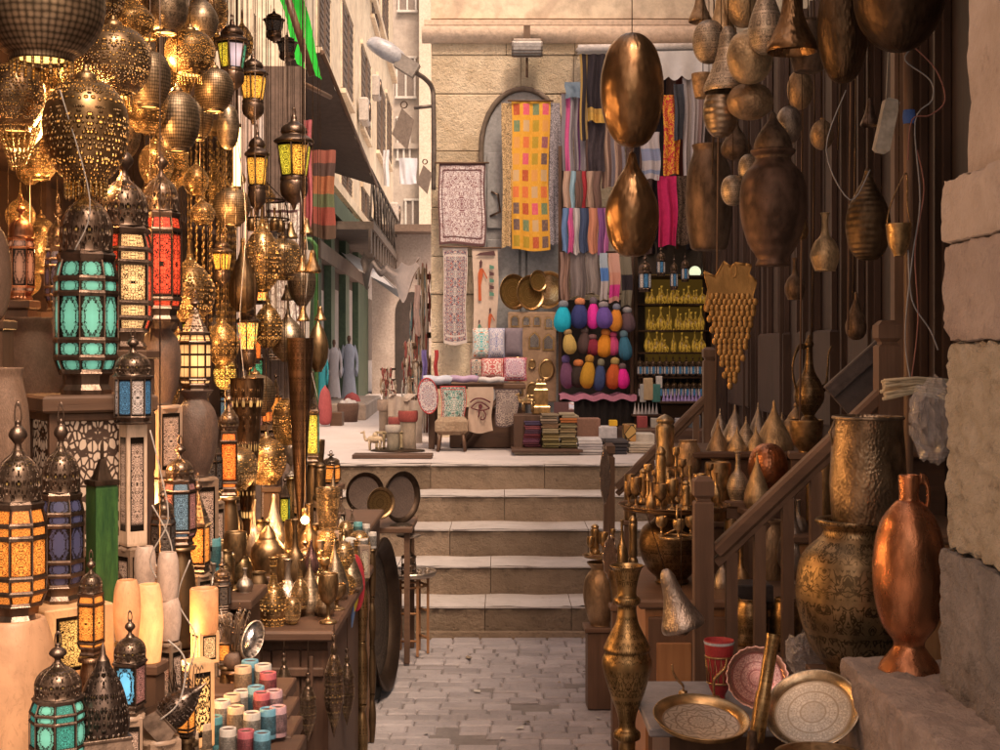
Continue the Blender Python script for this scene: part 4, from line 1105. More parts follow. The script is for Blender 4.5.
# --- pots and vases carrying the lanterns
CLAY = rough_mat('brown_clay', (.16, .09, .055), (.24, .14, .09), .6, 5, 40, .3, .01)
CLAYD = rough_mat('dark_clay', (.09, .055, .04), (.15, .09, .065), .5, 5, 40, .3, .01)
def pot(shape, mat, px, yt, yb, w, Y, label, pl=False, name='vase', cat='vase', group=None, **k):
    put(name, label, cat, 's_%s_%s' % (shape, mat.name), f_lathe, px, yt, yb, w, Y, group, args=(shape, mat), **k)
    if pl: seat(px, yb, w, Y, label)
pot('pot', CLAYD, 160, 320, 404, 42, 4.15, 'brown footed vase under the plain red lantern', True)
pot('pot', CLAYD, 196, 390, 476, 44, 4.3, 'dark pot under the white paned lantern', True)
pot('pot', CLAY, 34, 318, 452, 70, 3.6, 'big brown clay vase left of the pierced box', True)
pot('jar', CLAY, 6, 368, 520, 46, 3.1, 'brown clay jar with a flared rim at the left edge', True)
pot('gourd', CLAY, -2, 222, 320, 26, 3.3, 'smooth clay bottle cut by the left edge', True)
pot('pot', CLAY, 12, 300, 372, 30, 3.9, 'brown jar behind the copper lantern', True)
# wooden pierced box under the teal lantern
LATW = NT('cut_wood_lattice')
x_, y_ = LATW.sep(LATW.uv())[:2]
d_ = LATW.voro(LATW.com(LATW.ma('MULTIPLY', LATW.ma('ABSOLUTE', LATW.ma('SUBTRACT', x_, .5)), 1.0), y_), 15, 'DISTANCE_TO_EDGE', .8)
hm = LATW.ramp(d_, [(.09, 1), (.14, 0)])
LATW = LATW.set(col=LATW.mix(hm, (.42, .3, .22), (.05, .025, .015)), em=(1, .6, .35), es=LATW.ma('MULTIPLY', LATW.ma('SUBTRACT', 1.0, hm), .16), ro=.6)
A = P(86, 394, 3.4)
bx = MB(LATW); bx.box((0, 0, -.20), (.205, .205, .32))
fr = MB(WM()); 
for sx in (-1, 1):
    for sy in (-1, 1): fr.bbox((sx * .106, sy * .106, -.21), (.018, .018, .36), .003)
for sz in (-.05, -.37):
    for k in range(4):
        m = Matrix.Rotation(k * math.pi / 2, 3, 'Z'); fr.bbox(tuple(m @ Vector((0, -.106, sz))), (.2 if k % 2 == 0 else .02, .02 if k % 2 == 0 else .2, .02), .003)
tp = MB(WM('X')); tp.bbox((0, 0, -.02), (.27, .27, .04), .006)
thing('wooden_box', 'pierced wooden box with a plank top under the teal lantern', 'box', [('lattice', bx.me('lattice')), ('frame', fr.me('frame')), ('top', tp.me('top'))], A, rot=(0, 0, .55))
plinth(86, 394 + .39 / 3.4 * F, 60, 3.4, 'pierced wooden box')
# green obelisk box
gb = MB(rough_mat('deep_green_lacquer', (.02, .06, .02), (.05, .12, .03), .35, 4, 30, .1, .003), BRONZED())
gb.bbox((0, 0, .37), (.9, .9, .74), .02); gb.box((0, 0, .82), (.7, .7, .14), 1, taper=.25); gb.bbox((0, 0, .755), (1, 1, .03), .01, 1); gb.ball((0, 0, .92), .08, 8, 1)
A = P(102, 612, 3.1); s_ = 26 / F * 3.1; hh = 172 / F * 3.1
thing('green_box', 'tall narrow green box with a little pyramid lid', 'box', [('body', gb.me('body'))], A, (s_, s_, hh), (0, 0, .7)); plinth(102, 612, 26, 3.1, 'green box')

# --- alabaster and soapstone
ALl = alabaster('alabaster_lit', (.55, .29, .15), .6, (1, .27, .05)); ALh = alabaster('alabaster_bright', (.62, .38, .2), 1.4, (1, .34, .08)); ALd = alabaster('alabaster_unlit', (.52, .37, .29), .05); ALp = alabaster('alabaster_peach', (.46, .25, .14), .22, (1, .36, .10))
pot('alabaster', ALp, 14, 618, 800, 84, 2.75, 'great peach alabaster vase under the amber lantern', True, group='alabaster lamps')
A = P(63, 602, 3.0); s_ = .155; lat = pane('box_lattice', (1, .5, .12), 2.0, 'lattice', 1.8, base=(.3, .15, .05))
lb = proto('alabox', f_box_lamp, alabaster('alabaster_block', (.6, .36, .19), .6, (1, .32, .07)), lat)
thing('alabaster_box', 'lit alabaster box with pierced side panels under the night blue lantern', 'lamp', lb, (A.x, A.y, A.z - .15), (s_, s_, .15), (0, 0, .75), 'alabaster lamps'); plinth(63, 602 + .15 / 3 * F, 78, 3.0, 'lit alabaster box')
for px, yt, yb, w, Y, m_, lab in (
 (127, 580, 640, 27, 2.9, ALl, 'alabaster cup lamp left of the bright one'), (149, 584, 662, 28, 3.0, ALh, 'brightest alabaster lamp, glowing almost white'),
 (168, 552, 600, 22, 3.15, ALd, 'pale alabaster cup standing on another cup'), (170, 598, 640, 22, 3.15, ALd, 'pale alabaster cup underneath another cup'),
 (145, 546, 588, 22, 3.3, ALd, 'unlit alabaster cup behind the bright lamp'), (128, 636, 690, 26, 2.95, ALl, 'glowing alabaster jar low behind the bell domed lantern'),
 (204, 588, 632, 28, 3.45, ALl, 'open alabaster bowl on the lit calligraphy box'), (215, 498, 548, 12, 4.7, ALh, 'narrow lit alabaster tube left'),
 (228, 498, 550, 12, 4.8, ALl, 'narrow lit alabaster tube right')):
    pot('tube' if w == 12 or px == 204 else 'alabaster', m_, px, yt, yb, w, Y, lab, px not in (168, 204), name='alabaster_lamp', cat='lamp', group='alabaster lamps')
calli = pane('calligraphy_panel', (1, .55, .2), .9, 'scroll', .8, base=(.7, .45, .25))
for px, yt, yb, w, Y, lab in ((205, 630, 662, 26, 3.45, 'lit alabaster cube with a square black ornament'), (197, 660, 745, 32, 3.3, 'tall glowing alabaster block low in the front'),
        (133, 422, 545, 26, 3.32, 'tall alabaster column under the blue and white lantern'), (348, 538, 578, 15, 5.6, 'white box with a black scroll motif'), (362, 545, 578, 14, 5.65, 'brown box with a pale scroll motif'),
        (148, 666, 700, 22, 3.0, 'small brass cube box beside the domed lantern')):
    m_ = {133: alabaster('alabaster_column', (.6, .42, .3), .12), 348: rough_mat('white_stone', (.6, .55, .48), (.7, .65, .58)), 362: rough_mat('brown_stone', (.22, .15, .1), (.3, .2, .14)), 148: BRASS()}.get(px, alabaster('alabaster_block', (.6, .36, .19), .6, (1, .32, .07)))
    p_ = {205: calli, 197: pane('none_panel', (1, .5, .16), 1.6, 'scroll', .35), 133: pane('column_panel', (.7, .4, .22), .3, 'lattice', 2.4, base=(.5, .33, .25)), 348: applique('black_motif', (.6, .55, .48), (.02, .02, .02), (.03, .03, .03)), 362: applique('pale_motif', (.12, .08, .06), (.6, .5, .36), (.5, .4, .3))}.get(px, darkg)
    pr = proto('bl_%d' % px, f_box_lamp, m_, p_)
    A = P(px, yb, Y); thing('alabaster_block' if px < 300 else 'ornament_box', lab, 'lamp' if px < 300 else 'box', pr, A, (w / F * Y * .8, w / F * Y * .8, (yb - yt) / F * Y), (0, 0, .65), 'alabaster lamps' if px < 300 else None)
    if px != 205: plinth(px, yb, w, Y, lab)

# carved candle cups in rows, lower left
cupc = {'b': (.14, .32, .42), 'r': (.42, .10, .12), 'w': (.55, .48, .42), 'p': (.5, .3, .32), 't': (.10, .28, .3), 'o': (.6, .42, .28)}
def f_cup(col):
    o_ = MB(rough_mat('soapstone_' + col, cupc[col], dk(cupc[col], .75), .5, 8, 40, .2, .004)); o_.lathe(SH['tube'], 18); o_.mats.append(rough_mat('cup_mouth_shade', (.06, .035, .03), (.12, .06, .05))); o_.lathe([(1e-4, .93), (.37, .95)], 18, 1)  # dark disc below the rim, painted as the shade inside the cup
    c_ = MB(metal('cup_band_' + col, dk(cupc[col], .5), .5, 'engrave', 1.2, met=.2)); c_.lathe([(.505, .15), (.52, .17), (.52, .75), (.505, .77)], 18)
    return [('cup', o_), ('carved_band', c_)]
names = {'b': 'blue', 'r': 'dark red', 'w': 'off white', 'p': 'dusty pink', 't': 'teal', 'o': 'pale orange'}
cups = [('b', 250, 660, 688), ('o', 243, 666, 694), ('w', 263, 664, 690), ('r', 268, 672, 700), ('b', 256, 686, 716), ('r', 262, 692, 722), ('w', 242, 690, 716), ('p', 274, 690, 720), ('o', 232, 694, 722), ('w', 222, 700, 730), ('o', 236, 706, 736), ('b', 268, 708, 738), ('w', 252, 712, 742), ('p', 278, 706, 736), ('t', 214, 716, 748), ('o', 204, 722, 752), ('w', 228, 728, 760), ('r', 246, 730, 762), ('b', 262, 732, 764), ('o', 190, 732, 762), ('w', 175, 722, 756), ('t', 214, 538, 572), ('w', 228, 552, 580), ('w', 240, 560, 588), ('o', 236, 545, 594), ('o', 216, 552, 600)]
pos = {}
for i, (c_, px, yt, yb) in enumerate(cups):
    low = yb > 620; Y = (2.9 + (764 - yb) * .009 + (280 - px) * -.0008) if low else 4.3 + (px - 214) * .01
    if low: Y = 3.2 + (764 - yb) * .008
    rel = ('left edge' if px < 212 else 'middle' if px < 250 else 'right side') if low else 'upper shelf'
    row = ('front' if yb > 745 else 'second' if yb > 725 else 'third' if yb > 705 else 'back') if low else 'lantern'
    put('candle_cup', '%s carved candle cup, %s row, %s' % (names[c_], row, rel) + ('' if low else ', %s from the left' % ('first', 'second', 'third', 'fourth', 'fifth')[i - 21]), 'candle holder', 'cup' + c_, f_cup, px, yt, yb, 17 if low else 14, Y, 'carved stone candle cups', args=(c_,))
# their stepped display crate
b = MB(WD('X'), WD('X'))
for k in range(5):
    Y = 3.2 + k * .16 + .02; Zt = P(0, 764 - k * 20 , Y).z - .004
    b.bbox((P(226, 0, Y).x, Y, Zt - .02), (.36, .2, .04), .004); b.box((P(226, 0, Y).x, Y + .05, (Zt - .04) / 2), (.32, .05, Zt - .04), 1)
tag(obj('display_steps', b), 'stepped wooden crate holding the carved candle cups', 'display stand')
b = MB(WD('X')); Zt = P(0, 592, 4.4).z
b.bbox((P(228, 0, 4.4).x, 4.4, Zt - .015), (.2, .3, .03)); b.bbox((P(228, 0, 4.4).x, 4.4, Zt / 2 - .02), (.16, .24, Zt - .05))
tag(obj('shelf_crate', b), 'wooden crate holding the upper stone cups', 'crate')

# dark conical pierced lanterns in front
CN = proto('conelamp', lambda: [('dome', (lambda q: (q.lathe(spl([(.10, .86), (.14, .8), (.30, .66), (.40, .48), (.42, .34), (.36, .26)], 4), 20), q)[1])(MB(filigree('dark_cone', (.15, .11, .09), es=.25, hole=.1, sc_=.8)))),
    ('base', (lambda q: (q.box((0, 0, .13), (1, 1, .26), taper=.72), q.bbox((0, 0, .27), (.78, .78, .03), .01), q)[2])(MB(DARK()))),
    ('finial', (lambda q: (q.lathe([(.1, .86), (.05, .9), (.03, .97), (1e-4, 1.0)], 10), q)[1])(MB(DARK())))])
thing('cone_lantern', 'squat dark lantern with a pierced cone dome in the front row', 'lantern', CN, P(103, 770, 2.55), (62 / F * 2.55, 62 / F * 2.55, 128 / F * 2.55), (0, 0, .5)); plinth(103, 770, 56, 2.55, 'squat cone lantern')
thing('cone_lantern', 'small black cone lantern lying among wires', 'lantern', CN, P(152, 730, 2.9), (40 / F * 2.9, 40 / F * 2.9, 70 / F * 2.9), (0, R(50), .2)); plinth(158, 735, 42, 2.9, 'small cone lantern', k=1)
# incense sticks / skewers bundle
for (px, yt, yb, w, Y, lab) in ((233, 610, 668, 34, 3.9, 'bundle of thin metal skewers with curled ends'), (186, 668, 740, 34, 3.1, 'bunch of black iron hooks standing in a jar')):
    b = MB(TIN() if px == 233 else DARK()); random.seed(px)
    for i in range(34):
        a = random.uniform(0, 6.28); r0 = random.uniform(0, .12); r1 = random.uniform(.1, .5); h = random.uniform(.7, 1)
        x1, y1 = r1 * math.cos(a), r1 * math.sin(a)
        b.tube([(r0 * math.cos(a), r0 * math.sin(a), .1), (x1, y1, h), (x1 + .04, y1, h + .05), (x1 + .08, y1, h)], .014, 4)
    j_ = MB(CLAYD); j_.lathe([(r_ * .6, z_ * .3) for r_, z_ in SH['jar']], 16)
    A = P(px, yb, Y); W = w / F * Y; H = (yb - yt) / F * Y
    thing('skewer_jar', lab, 'jar', [('jar', j_.me('jar')), ('skewers', b.me('skewers'))], A, (W, W, H)); plinth(px, yb, w * .8, Y, lab)
random.seed(5)

# --- brass cluster in the middle of the stall
BR = [
 ('kettle', BRASS(), 268, 518, 574, 34, 5.0, 'round brass pot with a lit star hole'), ('bottle', TIN(), 253, 500, 566, 20, 5.2, 'silver flask behind the round brass pot'),
 ('pear', TIN(), 274, 494, 552, 22, 5.3, 'pale silver pear shaped bell'), ('bottle', BRONZE(), 309, 504, 566, 24, 5.3, 'dark tall necked bronze bottle'),
 ('onion', FILb, 312, 532, 606, 26, 5.0, 'brass lamp with lit filigree standing by the dark bottle'), ('cup', FILd, 328, 488, 530, 24, 5.5, 'filigree cup with beaded rim'),
 ('egg', FILb, 327, 528, 582, 26, 5.3, 'brown filigree egg lamp'), ('jar', metal('black_textured', (.08, .06, .05), .5, 'scale', 1.2, met=.4), 328, 582, 624, 26, 5.2, 'dark nubbly jar beside the coloured fans'),
 ('cone_lid', SLV, 333, 470, 512, 14, 5.9, 'white metal cone behind the cream lantern'), ('bottle', BRONZE(), 295, 520, 590, 22, 4.9, 'brown bottle in front of the horn tip'),
 ('pear', metal('plum_glass', (.2, .1, .09), .15, met=.6), 311, 540, 575, 16, 4.95, 'plum coloured glass drop'), ('goblet', BRASSB(), 284, 556, 606, 16, 4.9, 'brass goblet at the stall edge'),
 ('mill', BRONZE(), 320, 462, 500, 14, 6.1, 'small bronze mill behind the cups'), ('tube', ALd, 300, 470, 506, 12, 6.0, 'pale stone tube behind the horn'),
 ('bottle', BRASS(), 342, 562, 598, 10, 5.5, 'little brass bottle near the scroll boxes'), ('funnel', TIN(), 322, 556, 590, 14, 5.5, 'small tin funnel cup'),
 ('jar', BRASS(), 240, 590, 622, 20, 4.8, 'low brass jar left of the globes'), ('kettle', BRONZE(), 232, 500, 542, 22, 4.9, 'dark kettle shaped pot behind the stone tubes'),
 ('goblet', TIN(), 291, 446, 476, 14, 6.3, 'small silver goblet above the yellow green lantern'), ('cup', BRASS(), 318, 440, 466, 14, 6.5, 'brass cup behind the amber lantern'),
 ('bottle', TIN(), 347, 560, 548 + 40, 8, 5.4, 'slim silver bottle on the stall corner'), ('jar', BRONZE(), 258, 572, 612, 22, 4.75, 'squat bronze jar on the table edge'),
 ('pear', BRASS(), 290, 590, 618, 14, 4.9, 'tiny brass pear on the table edge'), ('bottle', FILd, 300, 560, 608, 18, 4.8, 'pierced bottle lamp on the table edge'),
]
for sh, mt, px, yt, yb, w, Y, lab in BR:
    pot(sh, mt, px, yt, yb, w, Y, lab, yb < 590, name='brass_vessel', cat='vessel', group='metal vessels crowded on the lantern stall')
# coloured fans (leather hand drums' edges) fanned out
for i, (c_, lab) in enumerate((((.05, .22, .06), 'green round fan'), ((.55, .5, .45), 'white round fan'), ((.75, .5, .06), 'yellow round fan'), ((.45, .04, .05), 'red round fan'))):
    b = MB(plain_cloth('fan_%d' % i, c_)); b.lathe([(1e-4, -.012), (.5, -.012), (.52, 0), (.5, .012), (1e-4, .012)], 28, mat=Matrix.Rotation(R(90), 3, 'Y'))
    A = P(338 + i * 6, 592 - i * 3, 5.25 + i * .08)
    thing('hand_fan', lab + ' standing beside the dark jar', 'fan', [('fan', b.me('fan'))], A, (.12, .13, .22), (R(8), 0, R(-25)))
# small candle cups near the box corner
for i, (px, yt, yb, w, Y, sh, c_, lab) in enumerate(((358, 522, 540, 9, 5.9, 'tube', 't', 'teal tea light cup'), (366, 524, 542, 8, 6.0, 'tube', 'w', 'white tea light cup'), (372, 532, 548, 9, 6.0, 'tube', 'w', 'white tea light cup beside the tall needle'), (363, 538, 546, 10, 5.7, 'tube', 'w', 'ivory tea light on the brown scroll box'))):
    put('tea_light', lab, 'candle holder', 'cup' + c_, f_cup, px, yt, yb, w, Y, args=(c_,)); 
    if i < 3: plinth(px, yb, w, Y, lab)

# --- the table the lantern stall ends with
b = MB(WD('Z'), WD('Z')); T = MB(WD('X')); D = MB(WD('Z'))
zt = .745
b.box((-.83, 5.32, .36), (.52, 1.38, .71), 0)
for i in range(5): b.bbox((-.99 + i * .095, 4.62, .36), (.088, .015, .66), .004, 0)
for i in range(3): D.bbox((-1.0 + i * .19, 4.605, .55), (.012, .02, .25), .003)
D.bbox((-.83, 4.608, .62), (.5, .02, .03), .004)
T.bbox((-.83, 5.30, zt), (.58, 1.48, .035), .008)
sh_ = MB(WM('Y')); sh_.bbox((-.53, 5.5, .93), (.03, .5, .02), .004)
thing('wooden_table', 'brown boarded wooden table closing the lantern stall', 'table', [('body', b.me('body')), ('top', T.me('top')), ('moulding', D.me('moulding'))], (0, 0, 0))
# papers / blue box at the corner
b = MB(plain_cloth('blue_card', (.18, .25, .42))); b.box((0, 0, .0), (.03, .3, .05), rot=Matrix.Rotation(R(20), 3, 'X')); o_ = obj('card_box', b); o_.location = P(352, 602, 5.5); tag(o_, 'slanting blue card box on the table corner', 'box')
# black figures hanging on the side of the table
for i, (px, yt, yb, w, Y, lab) in enumerate(((334, 640, 738, 20, 4.5, 'hanging dark pierced lantern on the table side, longer one'), (347, 652, 726, 16, 5.0, 'hanging dark pierced lantern on the table side, shorter one'))):
    put('hanging_lantern', lab, 'lantern', 'dark_drop', lambda: [('shell', (lambda q: (q.lathe(spl([(1e-4, 0), (.06, .04), (.4, .3), (.5, .45), (.45, .62), (.5, .66), (.4, .72), (.25, .82), (.12, .86), (.18, .9), (.1, .96), (1e-4, 1)], 3), 16), q)[1])(MB(DARKP()))), ('hook', (lambda q: (q.ring(10, .1, 1.02, .03), q)[1])(MB(DARK())))], px, yt, yb, w, Y, None, hang=.003, top=.74)
# metal scale pan hanging left of the table
put('hand_mirror', 'oval silver hand mirror leaning on the skewers', 'mirror', 'mirror', lambda: [('glass', (lambda q: (q.lathe([(1e-4, 0), (.42, 0), (.42, .03), (1e-4, .03)], 24, sy=1.8), q)[1])(MB(metal('mirror_face', (.7, .68, .7), .12)))), ('frame', (lambda q: (q.ring(28, .45, .015, .05, sy=1.8), q.tube([(0, -.85, .01), (0, -1.5, .01)], .05), q)[2])(MB(TIN())))], 252, 588, 640, 24, 3.9, rz=.5, tilt=(75, 25))

# --- big shield tray standing on edge, brown trays above it
SH_M = tray_mat('dark_tray_face', (.16, .12, .09), (.06, .045, .035), .6, .5)
def disc(name, label, px, py, wpx, hpx, Y, mat, rim, th=.02, yaw=0, cat='tray', group=None, roll=0):
    """round tray standing on edge, its face turned by yaw from the viewer"""
    pr = proto('tray_%s_%s' % (mat.name, rim.name), f_tray, mat, rim)
    D_ = hpx / F * Y
    A = P(px, py, Y)
    e = thing(name, label, cat, pr, A, (D_, D_, D_), (R(90 - roll), 0, yaw), group); return e
disc('shield_tray', 'huge dark tray standing on edge on the alley floor against the stall', 377, 614, 34, 152, 6.85, SH_M, BRONZED(), yaw=R(84), roll=3)
disc('brown_tray', 'brown copper tray leaning on the steps, right one of two', 400, 497, 28, 52, 7.6, rough_mat('brown_disc', (.10, .065, .05), (.13, .085, .065), .6), BRONZED(), yaw=R(50), group='dark trays leaning by the steps')
disc('brown_tray', 'brown copper tray leaning behind the stall goods, left one of two', 364, 493, 30, 42, 7.9, rough_mat('brown_disc', (.10, .065, .05), (.13, .085, .065), .6), BRONZED(), yaw=R(30), group='dark trays leaning by the steps')
disc('brass_tray', 'small engraved brass tray between the two brown trays', 380, 503, 20, 32, 7.4, tray_mat('brass_tray_face', (.5, .3, .12), (.2, .12, .05)), BRASS(), yaw=R(35))
# stand under them
b = MB(WM('X')); A = P(384, 522, 7.7)
b.bbox((A.x, 7.7, A.z - .015), (.34, .5, .03)); [b.bbox((A.x + sx * .14, 7.7 + sy * .2, A.z / 2 - .015), (.03, .03, A.z - .03)) for sx in (-1, 1) for sy in (-1, 1)]
tag(obj('tray_stand', b), 'plain wooden stand under the brown trays', 'stand')
b = MB(SH_M); b.lathe([(1e-4, 0), (.45, 0), (.5, .3), (.4, .7), (1e-4, 1)], 20); o_ = obj('slate_dish', b); o_.location = P(401, 528, 7.55); o_.scale = (.14, .14, .03); tag(o_, 'flat black stone dish under the right brown tray', 'dish')
# folding tray table
A = P(409, 576, 7.75)
tr = proto('tray_silver', f_tray, tray_mat('silver_tray_face', (.6, .52, .44), (.3, .24, .2)), TIN())
tt = MB(tray_mat('silver_tray_face', (.6, .52, .44), (.3, .24, .2)), TIN()); tt.lathe([(1e-4, .02), (.14, .02)], 36); tt.u = [[(tt.v[i][0] * 3.4 + .5, tt.v[i][1] * 3.4 + .5) for i in f] for f in tt.f]
tt.lathe([(.14, .02), (.148, .03), (.152, .03), (.147, .008), (.135, 0), (1e-4, 0)], 36, 1)
parts = [('tray', tt.me('tray'))]
H = A.z
for i in range(6):
    a = i * math.pi / 3; q = MB(WL())
    q.bbox((.105 * math.cos(a), .105 * math.sin(a), -H / 2), (.014, .014, H), .003); parts.append(('leg', q.me('leg')))
for i in range(6):
    a, a2 = i * math.pi / 3, (i + 1) * math.pi / 3; q = MB(WL('X'))
    for zz in (-.05, -H * .45, -H * .8):
        if zz < -.1 and i % 2: continue
        p0, p1 = Vector((.105 * math.cos(a), .105 * math.sin(a), zz)), Vector((.105 * math.cos(a2), .105 * math.sin(a2), zz)); q.tube([p0, p1], .007, 4)
    parts.append(('brace', q.me('brace')))
thing('tray_table', 'folding wooden table with a round silver tray top at the foot of the steps', 'table', parts, A)
q = MB(TIN()); q.lathe([(1e-4, .98), (.5, 1.0), (.52, .97), (.3, .93), (.08, .9)], 20); q2 = MB(DARK())
for i in range(4):
    a = i * 1.57 + .4; q2.tube([(.3 * math.cos(a), .3 * math.sin(a), 0), (.28 * math.cos(a), .28 * math.sin(a), .42), (.06 * math.cos(a), .06 * math.sin(a), .55), (.05 * math.cos(a), .05 * math.sin(a), .92)], .03, 5)
for zz in (.02, .2, .42): q2.ring(16, .3, zz, .03)
s_ = 24 / F * 7.7; thing('candle_stand', 'little iron candle stand with a white plate on the tray table', 'candle holder', [('plate', q.me('plate')), ('frame', q2.me('frame'))], (A.x, A.y - .02, A.z + .022), (s_, s_, 38 / F * 7.7))
for i in range(4):
    q = MB(TIN()); q.lathe(SH['cup'], 12); o_ = obj('small_dish', q); o_.location = (A.x + .06 + .04 * (i % 2), A.y - .08 + .045 * i, A.z + .022); o_.scale = (.03, .03, .015); tag(o_, 'tiny silver dish lying on the round tray table', 'dish', 'tiny dishes on the tray table')
q = MB(CLAYD); q.lathe(SH['jar'], 16); o_ = obj('clay_pot', q); o_.location = P(394, 642, 8.0); o_.scale = (.1, .1, .12); tag(o_, 'small dark pot on the ground under the tray table', 'pot')
# bags/planks against the shield
b = MB(plain_cloth('grey_tarp', (.09, .085, .075))); 
b.sheet(lambda u, v: (-.60 - .10 * v - .02 * math.sin(u * 9), 6.35 + .9 * u, .0 + .82 * v + .02 * math.sin(u * 12 + v * 4)), 14, 8); tag(obj('tarp', b), 'dark grey cloth hanging down the end of the lantern stall', 'cloth')
b = MB(WD('X'), WM('X')); b.bbox((-.86, 6.55, .42), (.5, 1.1, .84)); b.bbox((-.86, 6.55, .855), (.54, 1.15, .03), .006, 1); b.bbox((-.93, 7.4, .35), (.3, .6, .7)); tag(obj('rear_counter', b), 'dark wooden counter behind the boarded table', 'counter')

# --- fabrics and things between the lantern shop and the street
pal = plain_cloth('pale_linen', (.78, .62, .53)); pnk = plain_cloth('pink_linen', (.6, .4, .36))
cloth_panel('hanging_cloth', 'pale pinkish cloth hanging behind the hanging lanterns', 236, 262, 96, 345, 8.6, pal, 4, .03, group='cloths hung at the end of the lantern shop')
cloth_panel('hanging_cloth', 'cream printed cloth hanging behind the ring hanger', 262, 300, 198, 350, 9.0, applique('cream_print', (.78, .68, .58), (.4, .3, .25), (.6, .48, .4)), 3, .03, group='cloths hung at the end of the lantern shop')
cloth_panel('hanging_cloth', 'narrow white lace cloth by the green pole', 300, 310, 250, 372, 9.6, plain_cloth('lace', (.6, .5, .42)), 2, .02, group='cloths hung at the end of the lantern shop')
cloth_panel('hanging_cloth', 'pink cloth hanging high under the awning', 296, 312, 120, 232, 9.8, plain_cloth('rose', (.5, .14, .15)), 2, .02, group='cloths hung at the end of the lantern shop')
cloth_panel('plaid_blanket', 'red and green plaid blanket hanging under the brown awning', 309, 335, 150, 238, 9.9, stripes('plaid', ((0, (.10, .06, .04)), (.15, (.28, .07, .05)), (.35, (.12, .14, .07)), (.5, (.35, .13, .06)), (.7, (.10, .06, .05)), (.85, (.3, .1, .07))), True), 2, .02)
b = MB(rough_mat('shop_end_board', (.12, .08, .06), (.2, .13, .1))); b.box((-1.55, 9.25, 1.9), (.5, .06, 3.3)); tag(obj('end_board', b), 'brown board closing the end of the lantern shop', 'board')
# green pole arch
b = MB(rough_mat('green_metal', (.05, .14, .04), (.08, .2, .05), .5)); A = P(316, 420, 10.4); T0 = P(316, 246, 10.4)
b.tube([(A.x, A.y, UP), (T0.x, T0.y, T0.z), (T0.x - .04, T0.y, T0.z + .05), (T0.x - .12, T0.y, T0.z + .05)], .018, 8); tag(obj('green_pole', b), 'thin green metal pole bent over at the top', 'pole')
# awnings
b = MB(plain_cloth('brown_awning', (.10, .07, .055))); q0, q1, q2_, q3 = P(285, 62, 11), P(322, 52, 11.2), P(377, 186, 17), P(318, 168, 17)
b.sheet(lambda u, v: tuple((q0.lerp(q1, u)).lerp(q3.lerp(q2_, u), v) + Vector((0, 0, -.05 * math.sin(v * math.pi * 3) ** 2))), 6, 18)
b.sheet(lambda u, v: tuple(q0.lerp(q3, u) + Vector((0, 0, -1.0 * v - .03 * math.sin(u * 40)))), 20, 3)
pl_ = MB(WM('Y')); pl_.tube([P(300, 82, 10), P(330, 97, 11)], .02, 8); pl_.tube([q1, q2_], .02, 6)
thing('brown_awning', 'dark brown canvas awning stretched over the left side of the street', 'awning', [('canvas', b.me('canvas')), ('pole', pl_.me('pole'))], (0, 0, 0))
b = MB(plain_cloth('bright_green_tarp', (.04, .60, .06), .25)); q0, q1, q2_, q3 = P(272, -30, 9.6), P(298, -30, 9.6), P(322, 78, 9.9), P(297, 62, 9.7)
b.sheet(lambda u, v: tuple((q0.lerp(q1, u)).lerp(q3.lerp(q2_, u), v) + Vector((0, 0, -.03 * math.sin(v * 9)))), 6, 12); 
q4, q5 = P(276, 30, 9.6), P(300, 66, 10.8)
pl_ = MB(WM('Y')); pl_.tube([P(282, -20, 9.4), P(312, 76, 9.5)], .025, 8)
thing('green_awning', 'bright green tarpaulin with a wooden batten hanging at the top', 'awning', [('canvas', b.me('canvas')), ('batten', pl_.me('batten'))], (0, 0, 0))
# mirror frames on the shop end
for i, (px, yt, yb, w, lab) in enumerate(((279, 225, 262, 20, 'arched dark frame with an oval mirror'), (258, 232, 270, 16, 'arched painted frame with green and orange figures'))):
    def f_mir():
        a = MB(rough_mat('frame_dark', (.07, .05, .04), (.12, .08, .06))); a.poly([(-.5, 0, 0), (.5, 0, 0), (.5, 0, .7)] + [(.5 * math.cos(t), 0, .7 + .3 * math.sin(t)) for t in (.5, 1, 1.57, 2.1, 2.6)] + [(-.5, 0, .7)])
        g = MB(metal('mirror_face', (.7, .68, .7), .12)); g.lathe([(1e-4, 0), (.28, 0), (.3, .03)], 20, mat=Matrix.Rotation(R(90), 3, 'X'), c=(0, -.02, .55), sy=1.2); return [('frame', a), ('glass', g)]
    A = P(px, yb, 7.4); s_ = w / F * 7.4; thing('framed_mirror', lab, 'mirror', proto('mir', f_mir), A, (s_, s_, (yb - yt) / F * 7.4))
